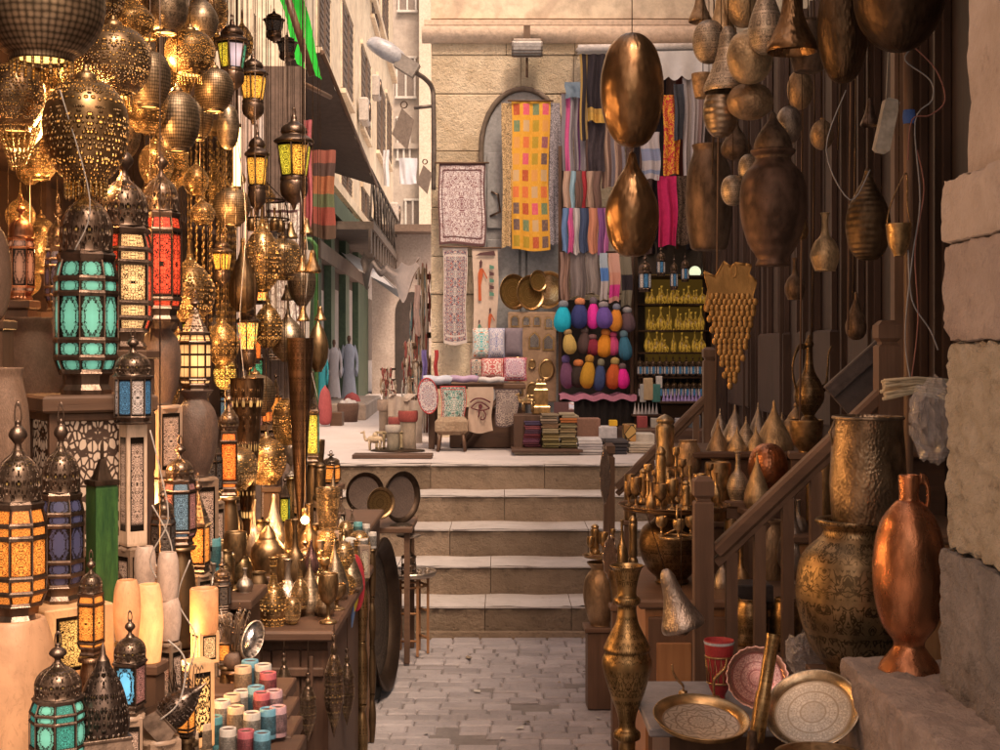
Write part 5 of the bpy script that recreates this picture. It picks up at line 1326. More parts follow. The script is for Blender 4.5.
# bulbs added between the lanterns to light the goods around them
for i, (px, py, Y, e) in enumerate(((70, 135, 3.75, 9), (140, 70, 4.3, 9), (200, 210, 5.0, 10), (100, 430, 3.9, 7), (150, 500, 4.1, 7), (225, 470, 5.2, 7), (30, 250, 4.3, 8), (285, 420, 5.8, 5), (160, 640, 3.4, 4), (255, 560, 5.3, 2), (120, 300, 4.6, 8), (305, 520, 5.2, 2))):
    A = P(px, py, Y)
    g = MB(emit('added_bulb_glass', (1, .62, .28), 18)); g.ball((0, 0, 0), .016, 12)
    s_ = MB(BRASS()); s_.lathe([(.008, .014), (.012, .02), (.012, .045), (1e-4, .046)], 10)
    c_ = MB(DARK()); c_.tube([(0, 0, .045), (0, 0, 3.45 - A.z)], .0025, 4)
    t_ = thing('added_bulb', 'added bare bulb on a cord, lighting the lanterns around it', 'bulb', [('glass', g.me('glass')), ('socket', s_.me('socket')), ('cord', c_.me('cord'))], A, group='added bulbs lighting the lantern shop')
    l_ = bpy.data.lights.new('added_bulb_light', 'POINT'); l_.energy = e * 1.7; l_.color = (1, .50, .17); l_.shadow_soft_size = .03
    lo_ = bpy.data.objects.new('added_bulb_light', l_); C.objects.link(lo_); lo_.location = A + Vector((0, -.04, -.03))

# small things hung and stood everywhere between the larger ones
random.seed(31)
MINI = [('globe_lamp', 'hanging lamp', 'g_onion_%s_0' % FILf.name, f_lathe, ('onion', FILf), 1.6), ('globe_lamp', 'hanging lamp', 'g_onion_%s_0' % SLV.name, f_lathe, ('onion', SLV), 1.7), ('metal_bell', 'bell', 's_bell_b', f_lathe, ('bell', BRASS()), 1.2), ('metal_bell', 'bell', 's_bell_d', f_lathe, ('bell', BRONZE()), 1.3), ('globe_lamp', 'hanging lamp', 's_pear_f', f_lathe, ('pear', FILb), 1.3)]
for i in range(30):
    px = random.uniform(205, 322); Y = 1.22 * F / (500 - px) * random.uniform(.95, 1.12) ; w = random.uniform(12, 20)
    if not 4.5 < Y < 8.2: Y = random.uniform(5.0, 7.2)
    n_, c_, k_, f_, a_, asp = random.choice(MINI); yt = random.uniform(150, 500)
    if px > 300 and yt > 330: continue
    put(n_, 'small metal trinket lamp strung among the hanging lanterns' if n_ == 'globe_lamp' else 'small metal bell strung among the hanging lanterns', c_, k_, f_, px, yt, yt + w * asp, w, Y, 'small lamps strung among the lanterns' if n_ == 'globe_lamp' else 'small bells strung among the lanterns', hang=.002, args=a_)
for i in range(18):
    k = random.choice(('darkc', 'amc', 'pinkb', 'yg', 'mos', 'org')); px = random.uniform(160, 300); Y = min(7.5, max(4.6, 1.3 * F / (500 - px))); yt = random.uniform(250, 520); w = random.uniform(14, 22); kk = LT[k]
    put('moroccan_lantern', {'darkc': 'little unlit black lantern', 'amc': 'little amber lit lantern', 'pinkb': 'little blue and pink lantern', 'yg': 'little yellow green lantern', 'mos': 'little mosaic glass lantern', 'org': 'little orange lantern'}[k] + ' hanging in the crowded middle of the shop', 'lantern', kk[0], kk[1], px, yt, yt + w * 2.3, w, Y, 'little lanterns hanging in the middle of the shop', hang=.002, args=kk[2], kw=kk[3])

for i, pts in enumerate((((150, 430), (160, 470), (168, 520), (150, 560), (165, 590)), ((236, 130), (246, 220), (240, 330), (252, 430)), ((152, 505), (170, 540), (172, 575), (150, 560)), ((168, 640), (185, 660), (180, 700), (160, 720)), ((300, 190), (308, 260), (304, 330), (318, 400)), ((265, 610), (262, 660), (275, 720), (262, 745)), ((190, 560), (178, 600), (196, 640), (182, 690)), ((330, 640), (334, 690), (329, 745)), ((60, 90), (90, 200), (75, 250)))):
    b = MB(rough_mat('cord_pale', (.4, .33, .27), (.5, .42, .36), .5)); Y = (3.25, 5.0, 3.3, 2.8, 5.7, 4.9, 3.2, 4.9, 3.3)[i]
    b.tube(spl([tuple(P(x, y, Y)) for x, y in pts], 6), .0018, 5); tag(obj('electric_cord', b), ('pale cord dangling beside the alabaster column', 'pale cord falling past the lit tube lamp', 'looped pale cord above the alabaster cups', 'pale cord curling over the black cone lantern', 'pale cord hanging right of the big yellow lantern', 'pale cord hanging from the table edge to the cups', 'pale cord looping before the lit calligraphy cube', 'thin cord hanging straight down the table corner', 'pale cord hanging across the large brass globe')[i], 'cord')

# table top crowd
random.seed(8)
KND = [('kettle', BRASSB(), 'brass pot'), ('bottle', FILb, 'pierced bottle lamp'), ('goblet', BRASS(), 'brass goblet'), ('pear', FILb, 'pierced pear lamp'), ('egg', FILd, 'pierced egg lamp'), ('jar', BRASSE(), 'engraved brass jar'), ('candle', BRASSB(), 'brass candlestick'), ('bottle', TIN(), 'silver bottle'), ('cone_lid', SLV, 'silver coned pot')]
for i in range(84):
    Y = random.uniform(4.66, 5.95); X = random.uniform(-1.05, -.57) if i > 30 else random.uniform(-.76, -.57); k = random.choice(KND); w = random.uniform(.06, .11)
    thing('table_vessel', 'small ' + k[2] + ' crowded on the top of the boarded table', 'vessel', proto('s_%s_%s' % (k[0], k[1].name), f_lathe, k[0], k[1]), (X, Y, .763), (w, w, w * random.uniform(1.2, 2.4)), group='small %ss on the boarded table' % k[2])

for a in (('ambl', 170, 636, 690, 20, 3.25, 'small amber lantern right of the blue and pink lantern'), ('amc', 226, 622, 664, 16, 3.9, 'little amber lantern before the skewers'), ('ambl', 186, 682, 736, 20, 3.0, 'small amber lantern standing among the iron hooks'), ('darkc', 240, 606, 660, 20, 4.2, 'black cone roofed lantern behind the silver mirror'), ('org', 152, 640, 690, 18, 3.1, 'orange lantern wedged between the alabaster lamps'), ('dark', 222, 560, 612, 20, 4.2, 'little black domed lantern beside the carved cups'), ('pinkb', 114, 560, 622, 22, 3.3, 'small blue and pink lantern left of the alabaster cups')): lan(*a)
random.seed(61)
for i in range(14):
    px = random.uniform(206, 246); Y = 4.25 + random.uniform(0, .3); k = random.choice(KND); w = random.uniform(.05, .08)
    thing('shelf_vessel', 'small ' + k[2] + ' crowded on the crate of stone cups', 'vessel', proto('s_%s_%s' % (k[0], k[1].name), f_lathe, k[0], k[1]), ((px - 500) / F * Y, Y, P(0, 592, 4.4).z), (w, w, w * random.uniform(1.3, 2.4)), group='small %ss on the cup crate' % k[2])

for i, (px, yt, yb, w, lab) in enumerate(((262, 668, 722, 14, 'dark pierced lantern hanging in front of the table boards, leftmost'), (284, 656, 716, 15, 'dark pierced lantern hanging in front of the table boards, middle'), (308, 676, 742, 17, 'dark pierced lantern hanging in front of the table boards, rightmost'))):
    A = P(px, yb, 4.52)
    put('hanging_lantern', lab, 'lantern', 'dark_drop', None, px, yt, yb, w, 4.52, None, hang=.002, top=.74)
# ================================================================== CENTRE: TEXTILES AND THE HOUSE WALL
W_ = 12.86
def rod(mb, x0, x1, z, y, r=.008): mb.tube([(x0, y, z), (x1, y, z)], r, 6)
def with_rod(W, H, amp):
    b = MB(WM('X')); rod(b, -W / 2 - .03, W / 2 + .03, H, -.01); return [('rod', b.me('rod'))]
cloth_panel('wall_hanging', 'large white embroidered panel with a floral medallion hanging on the stone wall', 438, 486, 163, 245, W_ - .1, applique('white_suzani', (.60, .52, .50), (.16, .05, .06), (.42, .30, .28), 1.7, sc_=1.9), 2, .006, extra=with_rod)
cloth_panel('wall_hanging', 'narrow dark bordered panel with a repeating floral column', 443, 467, 247, 344, W_ - .1, applique('dark_floral', (.07, .05, .09), (.55, .48, .42), (.45, .10, .06), 4.0, 'rep', (.5, .42, .38), 1.5), 1, .004, extra=with_rod)
# papyrus cloth with painted figures
def papyrus(W, H, amp):
    b = MB(plain_cloth('paint_red', (.45, .10, .04), .2), plain_cloth('paint_dark', (.10, .05, .05), .2), plain_cloth('paint_green', (.10, .22, .16), .2))
    y = -.02
    def pol(pts, m): b.poly([((u - .5) * W, y, v * H) for u, v in pts], None, m)
    for u0, v0, k, m in ((.22, .45, 1.0, 0), (.62, .08, .7, 0), (.2, .02, .55, 2)):
        pol([(u0, v0), (u0 + .12 * k, v0), (u0 + .10 * k, v0 + .16 * k), (u0 + .2 * k, v0 + .3 * k), (u0 + .16 * k, v0 + .34 * k), (u0 + .04 * k, v0 + .33 * k), (u0 - .02 * k, v0 + .28 * k)], m)
        pol([(u0 + .05 * k, v0 + .345 * k), (u0 + .13 * k, v0 + .345 * k), (u0 + .16 * k, v0 + .40 * k), (u0 + .1 * k, v0 + .43 * k), (u0 + .03 * k, v0 + .4 * k)], 1)
        pol([(u0 + .17 * k, v0 + .31 * k), (u0 + .34 * k, v0 + .22 * k), (u0 + .36 * k, v0 + .24 * k), (u0 + .18 * k, v0 + .335 * k)], m)
    for i in range(5):
        v = .50 + i * .07; pol([(.66, v), (.84, v), (.84, v + .03), (.66, v + .045)], 1 if i % 2 else 2)
    pol([(.1, .92), (.9, .92), (.85, .97), (.3, .95)], 1)
    return [('painting', b.me('painting'))] + with_rod(W, H, amp)
cloth_panel('painted_cloth', 'cream cloth painted with standing red brown figures', 473, 498, 248, 344, W_ - .1, plain_cloth('papyrus', (.56, .42, .33), .3), 1, .003, extra=papyrus)
cloth_panel('patchwork_hanging', 'yellow hanging sewn with coloured square patches on the grey door', 511, 550, 101, 250, W_ - .14, patchwork('yellow_patchwork'), 2, .012, extra=with_rod)
cloth_panel('scarf', 'leopard print scarf left of the yellow patchwork', 502, 512, 103, 247, W_ - .12, leopard('leopard_tan', (.62, .42, .22), (.03, .02, .015), 22, (1, 14)), 1, .008)
cloth_panel('scarf', 'grey and black leopard print scarf right of the yellow patchwork', 549, 560, 103, 244, W_ - .12, leopard('leopard_grey', (.45, .40, .42), (.03, .025, .03), 26, (1, 14)), 1, .008)
# brass plates leaning on the door and the mirror board below
BT = tray_mat('brass_plate_face', (.70, .45, .16), (.4, .24, .08), .6, .3); BTm = tray_mat('mirror_plate_face', (.62, .50, .36), (.4, .25, .1), .4, .15)
for px, py, w, h, lab, m_ in ((513, 292, 17, 36, 'left brass plate hung on the grey door', BT), (530, 293, 22, 36, 'middle brass plate hung on the grey door', BT), (549, 290, 19, 38, 'brass plate with a mirror centre hung on the grey door', BTm), (538, 281, 14, 22, 'small brass plate peeping out between the others', BT)):
    disc('brass_plate', lab, px, py, w, h, W_ - .2 - .02 * (px % 3), m_, BRASSB(), yaw=R(35 if px < 545 else -30), roll=2, group='brass plates on the grey door')
A, B_ = P(508, 312, 12.6), P(556, 402, 12.6); Wd, Hd = B_.x - A.x, A.z - B_.z
b = MB(rough_mat('board_tan', (.28, .17, .10), (.36, .23, .14))); b.bbox((0, 0, Hd / 2), (Wd, .04, Hd), .01); parts = [('board', b.me('board'))]
for (u, v, r, k) in ((.14, .9, .09, 'a'), (.38, .9, .08, 'a'), (.6, .9, .08, 'a'), (.85, .88, .09, 'a'), (.14, .68, .1, 'p'), (.55, .68, .12, 'p'), (.84, .66, .12, 'p'), (.5, .42, .08, 'o'), (.8, .36, .17, 'o'), (.2, .42, .12, 'o'), (.2, .16, .12, 'p'), (.5, .14, .12, 'o')):
    q = MB(BRASSB(), metal('mirror_face', (.7, .68, .7), .12)); x, z = (u - .5) * Wd, v * Hd; rr = r * Wd
    m4 = Matrix.Rotation(R(90), 3, 'X')
    if k == 'o': q.lathe([(rr, .0), (rr * .95, .02), (rr * .72, .02), (rr * .7, .008)], 18, 0, (x, -.02, z), mat=m4, sy=1.35); q.lathe([(1e-4, .01), (rr * .72, .01)], 18, 1 if u < .5 else 0, (x, -.02, z), mat=m4, sy=1.35)
    else:
        pts = [(-1, -1.4), (1, -1.4), (1, .6), (.5, 1.2), (0, 1.6 if k == 'p' else 1.2), (-.5, 1.2), (-1, .6)]
        q.poly([(x + a * rr, -.026, z + c * rr) for a, c in pts], None, 0); q.poly([(x + a * rr * .75, -.03, z + c * rr * .78) for a, c in pts], None, 1)
    parts.append(('small_mirror', q.me('small_mirror')))
thing('mirror_board', 'tan board covered with little brass framed mirrors', 'board', parts, ((A.x + B_.x) / 2, 12.6, B_.z), group=None)
# floodlight
b = MB(rough_mat('lamp_housing', (.35, .28, .24), (.45, .38, .33), .5)); b.bbox((0, 0, 0), (.28, .12, .16), .02, rot=Matrix.Rotation(R(20), 3, 'X'))
g_ = MB(rough_mat('lamp_glass', (.5, .45, .42), (.55, .5, .47), .2)); g_.bbox((0, -.06, -.02), (.25, .01, .12), .003, rot=Matrix.Rotation(R(20), 3, 'X'))
k_ = MB(DARK()); k_.box((0, .05, .13), (.06, .06, .16)); k_.tube([(0, .03, -.08), (0, .05, -.26)], .012)
for i in range(6): k_.box((0, -.01, .078 - i * .03), (.285, .13, .004), rot=Matrix.Rotation(R(20), 3, 'X'))
thing('floodlight', 'small unlit floodlight fixed under the cornice', 'floodlight', [('housing', b.me('housing')), ('glass', g_.me('glass')), ('bracket', k_.me('bracket'))], P(527, 48, 12.75))
# street lamp on the corner
b = MB(rough_mat('lamp_pole_grey', (.13, .10, .085), (.18, .14, .12), .5, met=.4)); yy = 12.8
b.tube(spl([tuple(P(433.5, 190, yy)), tuple(P(434, 150, yy)), tuple(P(433.5, 105, yy)), tuple(P(432, 88, yy)), tuple(P(424, 78, yy - .1)), tuple(P(412, 71, yy - .2))], 5), .022, 8)
b.tube([P(433, 106, yy), P(414, 108, yy)], .016, 6)
h_ = MB(rough_mat('lamp_head', (.20, .17, .15), (.28, .24, .21), .45)); hd_ = Matrix.Rotation(R(32), 3, 'Y')
h_.box((0, 0, 0), (.20, .12, .13), rot=hd_); 
l_ = MB(rough_mat('lamp_bowl', (.35, .34, .36), (.45, .44, .46), .3)); l_.lathe(spl([(1e-4, -.05), (.10, -.03), (.13, .02), (.1, .09), (1e-4, .12)], 4), 18, sy=.8, mat=Matrix.Rotation(R(30), 3, 'Y') @ Matrix.Scale(1.5, 3, (1, 0, 0)), c=(-.2, 0, .11))
A = P(407, 66, yy - .2)
for q in (h_, l_): q.v = [(v[0] + A.x, v[1] + A.y, v[2] + A.z) for v in q.v]
thing('street_lamp', 'grey street lamp on a curved arm at the corner of the stone house', 'street lamp', [('arm', b.me('arm')), ('housing', h_.me('housing')), ('lamp_bowl', l_.me('lamp_bowl'))], (0, 0, 0))
for px, yt, yb, lab, s0 in ((404, 108, 150, 'brown four sided sign hanging from the lamp arm', 1.0), (425, 165, 194, 'smaller brown sign hanging by the white panel', .7)):
    b = MB(rough_mat('sign_brown', (.14, .10, .08), (.2, .15, .12), .6)); H = (yb - yt) / F * 12.7
    b.poly([(-.02 * s0, 0, H), (.09 * s0, .01, H * .72), (.03 * s0, 0, 0), (-.11 * s0, -.01, H * .38)]); b.poly([(-.02 * s0, .02, H), (-.11 * s0, .02, H * .38), (.03 * s0, .02, 0), (.09 * s0, .02, H * .72)])
    h_ = MB(DARK()); h_.ring(10, .03 * s0, 0, .006); h_.v = [(v[0], v[2], v[1] + H + .03) for v in h_.v]
    thing('hanging_sign', lab, 'sign', [('board', b.me('board')), ('ring', h_.me('ring'))], P(px, yb, 12.7))
# white shop canopy rail
b = MB(rough_mat('white_tube', (.6, .52, .47), (.7, .62, .57), .5)); A, B_ = P(578, 48, 12.4), P(712, 46, 12.4)
b.tube([A, B_], .03, 10)
for px in (580, 640, 700): q = P(px, 48, 12.4); b.tube([q, (q.x, 12.98, q.z + .1)], .015, 6)
c_ = MB(plain_cloth('white_canopy', (.62, .57, .54), .25)); 
c_.sheet(lambda u, v: tuple(P(630, 52, 12.38).lerp(P(712, 50, 12.38), u) + Vector((0, -.02 * math.sin(u * 22) * (1 - v), -(.22 + .04 * abs(math.sin(u * 20))) * (1 - v)))), 40, 4)
c_.sheet(lambda u, v: tuple(P(580, 46, 12.4).lerp(P(712, 44, 12.4), u) + Vector((0, .5 * v, .03 * v))), 10, 2)
thing('shop_canopy', 'white canopy on a white tube over the scarf stall', 'awning', [('rail', b.me('rail')), ('canvas', c_.me('canvas'))], (0, 0, 0))

def st(*cols): n = len(cols); return tuple((i / n, c) for i, c in enumerate(cols))
PK, GY, GY2, BR_, BL, OR_, RD, WH, NV, PU, BK, TA, LB = (.62, .12, .3), (.22, .19, .21), (.32, .28, .3), (.17, .10, .08), (.12, .2, .36), (.5, .2, .12), (.42, .04, .05), (.5, .43, .42), (.05, .07, .13), (.24, .09, .24), (.03, .025, .03), (.42, .27, .2), (.28, .42, .5)
def scarf(lab, px0, px1, yt, yb, Y, mat, folds=2, amp=.012, **k): cloth_panel('scarf', lab, px0, px1, yt, yb, Y, mat, folds, amp, group='scarves hanging on the stall', **k)
scarf('grey scarf bundle with one pink stripe', 561, 574, 94, 172, 12.5, stripes('s1', st(GY, GY, PK, PK, GY2, GY)))
scarf('grey lilac scarf with dark lines beside the pink striped one', 574, 586, 94, 172, 12.52, stripes('s2', st(GY, GY2, PU, GY2, GY, GY2)))
scarf('blue grey cloth folded over the top of the scarves', 565, 583, 82, 98, 12.45, plain_cloth('s3', (.17, .22, .28)), 1, .01)
scarf('brown grey shawl right of the pink striped scarf', 586, 600, 120, 176, 12.5, stripes('s4', st(BR_, GY, BR_, GY, GY, BR_)))
scarf('black garment with a gold embroidered hem', 587, 605, 54, 122, 12.4, stripes('s5', ((0, (.6, .35, .08)), (.12, (.5, .3, .08)), (.2, BK)), True), 2, .02)
scarf('long thin gold edged black scarf', 580, 588, 54, 140, 12.42, stripes('s6', st((.4, .25, .08), BK, BK, (.3, .2, .08))), 1, .01)
scarf('dark shawl under the gold hemmed garment', 588, 605, 122, 172, 12.46, plain_cloth('s7', (.06, .045, .05)))
scarf('striped brown scarf behind the copper gourd', 601, 625, 125, 188, 12.5, stripes('s8', st(BR_, TA, BR_, GY, TA, BR_, GY)), 3)
for i, (a, c) in enumerate((((563, 570), TA), ((570, 575), LB), ((575, 582), BR_), ((582, 586), RD), ((586, 593), TA), ((593, 601), BR_))):
    scarf(('tan', 'light blue', 'brown and tan', 'red', 'sand coloured', 'dark brown')[i] + ' folded scarf in the second row', a[0], a[1] + .5, 171, 208 + (i % 2), 12.4 + .01 * i, stripes('r2%d' % i, st(c, dk(c, 1.2), c, dk(c, .7))), 1, .01)
for i, (a, c) in enumerate((((562, 568), BL), ((568, 573), PK), ((573, 579), WH), ((579, 588), NV), ((588, 598), OR_), ((598, 604), PU), ((604, 609), (.5, .16, .36)))):
    scarf(('blue', 'pink', 'white', 'navy', 'rust orange', 'purple', 'rose')[i] + ' folded scarf in the third row', a[0], a[1] + .5, 208, 252 + i % 3, 12.36 + .01 * i, stripes('r3%d' % i, st(c, dk(c, 1.2), c, dk(c, .7))), 1, .01)
for i, (a, c) in enumerate((((560, 570), (.28, .17, .13)), ((570, 586), (.20, .16, .15)), ((586, 600), (.27, .22, .20)))):
    scarf(('brown', 'dark taupe', 'grey brown')[i] + ' long scarf above the coloured bags', a[0], a[1], 252, 300 - 3 * i, 12.4 + .01 * i, stripes('r4%d' % i, st(c, c, dk(c, 1.3), c, dk(c, .6))), 2, .012)
scarf('white scarf with a blue band', 600, 608, 253, 300, 12.38, stripes('r43', ((0, WH), (.2, (.5, .42, .4)), (.4, (.10, .22, .5)), (.68, (.4, .45, .5))), True), 1, .01)
scarf('peach scarf with a magenta band', 609, 620, 253, 302, 12.38, stripes('r44', ((0, (.6, .3, .25)), (.1, (.6, .05, .25)), (.35, (.6, .28, .2)), (.6, (.62, .34, .26))), True), 1, .01)
scarf('dark olive scarf beside the perfume shelf', 621, 632, 254, 306, 12.38, stripes('r45', ((0, (.2, .17, .12)), (.3, BK), (.6, (.2, .17, .12))), True), 1, .01)
scarf('white and blue striped towel', 641, 660, 132, 180, 12.4, stripes('r5', ((0, WH), (.12, (.25, .28, .4)), (.2, WH), (.4, (.28, .3, .42)), (.6, (.25, .28, .4)), (.65, WH)), True), 2, .015)
scarf('red scarf with yellow flames', 663, 680, 95, 175, 12.4, leopard('flame', (.5, .05, .05), (.75, .4, .05), 12, (1, 4)), 2, .015)
scarf('bright magenta scarf of plain cloth', 658, 677, 176, 246, 12.4, plain_cloth('magenta', (.55, .03, .12)), 2, .015)
scarf('brown leopard print shawl', 676, 694, 176, 244, 12.42, leopard('leop_b', (.16, .10, .07), (.03, .02, .015), 20, (1, 4)), 2, .015)
scarf('long cream robe hanging beside the red scarf', 683, 706, 78, 176, 12.42, stripes('r6', st(WH, (.4, .33, .3), WH, WH, (.3, .2, .18), WH)), 3, .025)
scarf('dark grey scarf between the towel and the cream robe', 674, 684, 84, 140, 12.36, plain_cloth('s9', (.07, .07, .08)), 1, .02)
scarf('long brown cloth at the back of the scarf stall', 625, 660, 60, 255, 12.8, stripes('r7', st(BR_, BK, BR_, (.12, .07, .06), BK)), 3, .02)
scarf('dark red and black cloth behind the magenta scarf', 655, 706, 60, 250, 12.84, stripes('r8', st(BK, BR_, (.14, .04, .03), BK, BR_)), 4, .02)
# dark stall frame behind the scarves
b = MB(rough_mat('stall_black', (.025, .018, .015), (.045, .035, .03), .7), WD('Z')); A, B_ = P(560, 80, 12.9), P(632, 440, 12.9)
b.bbox(((A.x + B_.x) / 2, 12.9, (UP + P(0, 300, 12.9).z) / 2), (B_.x - A.x, .04, P(0, 300, 12.9).z - UP))
for px in (560, 632): q = P(px, 0, 12.5); b.box((q.x, 12.5, 2.2), (.03, .03, 2.6), 1)
for py in (94, 171, 208, 252): q0, q1 = P(560, py, 12.54), P(634, py, 12.54); b.tube([q0, q1], .01, 6, 1)
tag(obj('scarf_stand', b), 'dark wooden stand carrying the rows of scarves', 'stand')
b = MB(plain_cloth('black_skirt', (.02, .016, .015))); A, B_ = P(562, 396, 12.2), P(634, 396, 12.2)
b.sheet(lambda u, v: (A.x + (B_.x - A.x) * u, 12.2 + .015 * math.sin(u * 60), UP + (A.z - UP) * v), 40, 3)
s_ = MB(plain_cloth('pink_edge', (.5, .2, .28))); s_.sheet(lambda u, v: (A.x - .02 + (B_.x - A.x + .04) * u, 12.16 + .5 * v, A.z + .01 + .012 * math.sin(u * 25)), 30, 2); s_.sheet(lambda u, v: (A.x - .02 + (B_.x - A.x + .04) * u, 12.16, A.z - .035 + .045 * v + .012 * math.sin(u * 25)), 30, 1)
thing('bag_counter', 'counter with a pink edged top and a black cloth skirt', 'counter', [('skirt', b.me('skirt')), ('top_cloth', s_.me('top_cloth'))], (0, 0, 0))
# coloured gathered bags
def f_bag(c1, c2):
    b = MB(plain_cloth('bag_%s' % (c1,), c1, .45))
    b.lathe(spl([(1e-4, 0), (.2, .01), (.44, .14), (.5, .34), (.42, .56), (.26, .74), (.2, .78)], 4), 24)
    for i, (x, y, z) in enumerate(b.v):
        a = math.atan2(y, x); k = 1 + .09 * math.cos(a * 8 + z * 2); b.v[i] = (x * k, y * k, z)
    t_ = MB(plain_cloth('bagtop_%s' % (c2,), c2, .5)); t_.lathe(spl([(.2, .77), (.28, .8), (.3, .9), (.2, .97), (1e-4, 1.0)], 3), 16)
    return [('pouch', b), ('collar', t_)]
bags = [(562, 300, 331, (.02, .38, .52), (.2, .2, .22), 'turquoise'), (579, 296, 328, (.045, .05, .16), (.6, .22, .1), 'navy blue, orange collared'), (593, 298, 329, (.72, .04, .32), (.16, .12, .14), 'hot pink'), (605, 300, 329, (.14, .08, .3), (.3, .25, .25), 'violet'), (615, 303, 331, (.7, .25, .04), (.2, .2, .25), 'orange'), (628, 306, 333, (.13, .08, .09), (.3, .28, .28), 'dark brown'),
 (571, 328, 354, (.5, .33, .1), (.35, .22, .1), 'tan'), (583, 328, 354, (.09, .055, .05), (.12, .08, .07), 'black brown'), (593, 334, 356, (.24, .03, .05), (.2, .1, .1), 'wine red'), (603, 329, 357, (.72, .26, .03), (.6, .2, .05), 'deep orange'), (613, 332, 356, (.6, .08, .2), (.5, .08, .16), 'rose pink'), (626, 331, 360, (.05, .16, .24), (.12, .2, .24), 'petrol blue'),
 (568, 355, 389, (.17, .07, .13), (.12, .08, .2), 'purple brown striped'), (578, 360, 388, (.05, .035, .03), (.55, .18, .06), 'black, orange collared'), (586.5, 354, 388, (.5, .25, .03), (.4, .2, .04), 'mustard'), (598, 357, 390, (.05, .07, .16), (.2, .18, .12), 'dark blue'), (612, 355, 389, (.5, .10, .03), (.4, .28, .1), 'red orange'), (623.5, 362, 388, (.75, .03, .28), (.15, .1, .1), 'bright magenta')]
for i, (px, yt, yb, c1, c2, lab) in enumerate(bags):
    row = ('top', 'middle', 'bottom')[0 if i < 6 else 1 if i < 12 else 2]
    put('pouch_bag', lab + ' gathered pouch bag in the %s row' % row, 'bag', 'bag%d' % i, f_bag, px, yt + jit(2), yb + jit(1), 15 + jit(2.5), 12.3 + jit(.05), 'coloured pouch bags hanging in three rows', hang=.003, tilt=(jit(6), jit(9)), args=(c1, c2), top=P(0, 296 + 30 * (i // 6), 12.3).z + .02)

# perfume bottle and lamp shelf
A, B_ = P(634, 252, 12.7), P(706, 445, 12.7); Wd = B_.x - A.x
b = MB(rough_mat('shelf_dark', (.04, .028, .02), (.07, .05, .035), .6)); b.box(((A.x + B_.x) / 2, 12.85, (A.z + UP) / 2), (Wd + .1, .04, A.z - UP + .2))
yb_ = MB(emit('lit_yellow_back', (.30, .17, .03), .12)); yb_.box(((A.x + B_.x) / 2 + .05, 12.82, P(0, 318, 12.7).z), (Wd * .8, .02, .8))
sh = MB(BRONZED())
rows_ = [276, 304, 330, 352, 376, 398, 420]
for py in rows_: z = P(0, py, 12.5).z; sh.box(((A.x + B_.x) / 2, 12.55, z - .01), (Wd, .5, .015))
for px in (636, 704): sh.box((P(px, 0, 12.4).x, 12.4, 1.7), (.025, .025, 1.75))
thing('perfume_shelf', 'dark glass shelf unit lit yellow inside at the right of the scarves', 'shelf', [('back', b.me('back')), ('light_panel', yb_.me('light_panel')), ('shelves', sh.me('shelves'))], (0, 0, 0))
yel = NT('glowing_yellow_glass'); yel = yel.set(col=yel.mix(yel.noise(yel.ob(), 6), (.42, .25, .035), (.09, .06, .015)), ro=.15, em=(.8, .42, .05), es=yel.ma('MULTIPLY', yel.ramp(yel.noise(yel.ob(), 5), [(.45, 0), (.7, 1)]), .55))  # patchy glow of the lit shelves put into the bottle glass
for r_, py in enumerate((304, 330, 352)):
    for i in range(13):
        px = 650 + i * 4.3 + random.uniform(-2.5, 2.5); 
        put('perfume_bottle', 'small yellow glass bottle packed on the lit shelves', 'bottle', 'perf', lambda: [('glass', (lambda q: (q.lathe(SH['bottle'], 12), q)[1])(MB(yel)))], px, py - random.uniform(12, 24), py, random.uniform(5, 10), 12.4, 'yellow bottles on the lit shelves', rz=0)
for i, (px, yt, yb, w) in enumerate(((645, 254, 292, 13), (661, 246, 276, 9), (674, 256, 290, 8), (685, 254, 282, 8))):
    put('mini_lantern', '%s dark tin lantern hanging before the yellow bottles, %s from the left' % (('broad', 'small', 'slim', 'slim')[i], ('first', 'second', 'third', 'fourth')[i]), 'lantern', LT['bluew'][0], f_lantern, px, yt, yb, w, 12.1, 'tin lanterns before the bottle shelf', rz=.3, hang=.004, args=LT['bluew'][2], kw=LT['bluew'][3], top=2.75)
for r_, py in enumerate((376, 398)):
    for i in range(10):
        put('mini_lantern', 'tiny blue grey tin lantern lined up on the lower shelf', 'lantern', LT['bluew'][0], f_lantern, 640 + i * 6.6 + r_, py - 20, py, 6.5, 12.35, 'tiny lanterns on the lower shelf', rz=.3, args=LT['bluew'][2], kw=LT['bluew'][3])
pyr = rough_mat('purple_glass', (.3, .2, .5), (.5, .4, .65), .2); pyw = rough_mat('white_glass', (.55, .45, .42), (.6, .55, .5), .2)
for i in range(11):
    put('glass_pyramid', 'little pointed violet glass ornament on the front shelf', 'ornament', 'pyr', lambda: [('glass', (lambda q: (q.lathe([(.5, 0), (.45, .1), (.1, .7), (1e-4, 1)], 8), q)[1])(MB(pyr)))], 664 + i * 3.6, 390, 401, 4, 12.15, 'violet ornaments')
for i in range(7):
    put('glass_pyramid', 'little pointed white glass ornament on the front shelf', 'ornament', 'pyw', lambda: [('glass', (lambda q: (q.lathe([(.5, 0), (.45, .1), (.1, .7), (1e-4, 1)], 8), q)[1])(MB(pyw)))], 635 + i * 3.6, 402, 414, 4, 12.1, 'white ornaments')
b = MB(WD('X')); 
for py, px0, px1 in ((401, 660, 706), (414, 632, 662)): A, B_ = P(px0, py, 12.12), P(px1, py, 12.12); b.bbox(((A.x + B_.x) / 2, 12.15, A.z - .012), (B_.x - A.x, .2, .02)); b.box(((A.x + B_.x) / 2, 12.22, (A.z + UP) / 2 - .02), (B_.x - A.x - .05, .04, A.z - UP - .04))
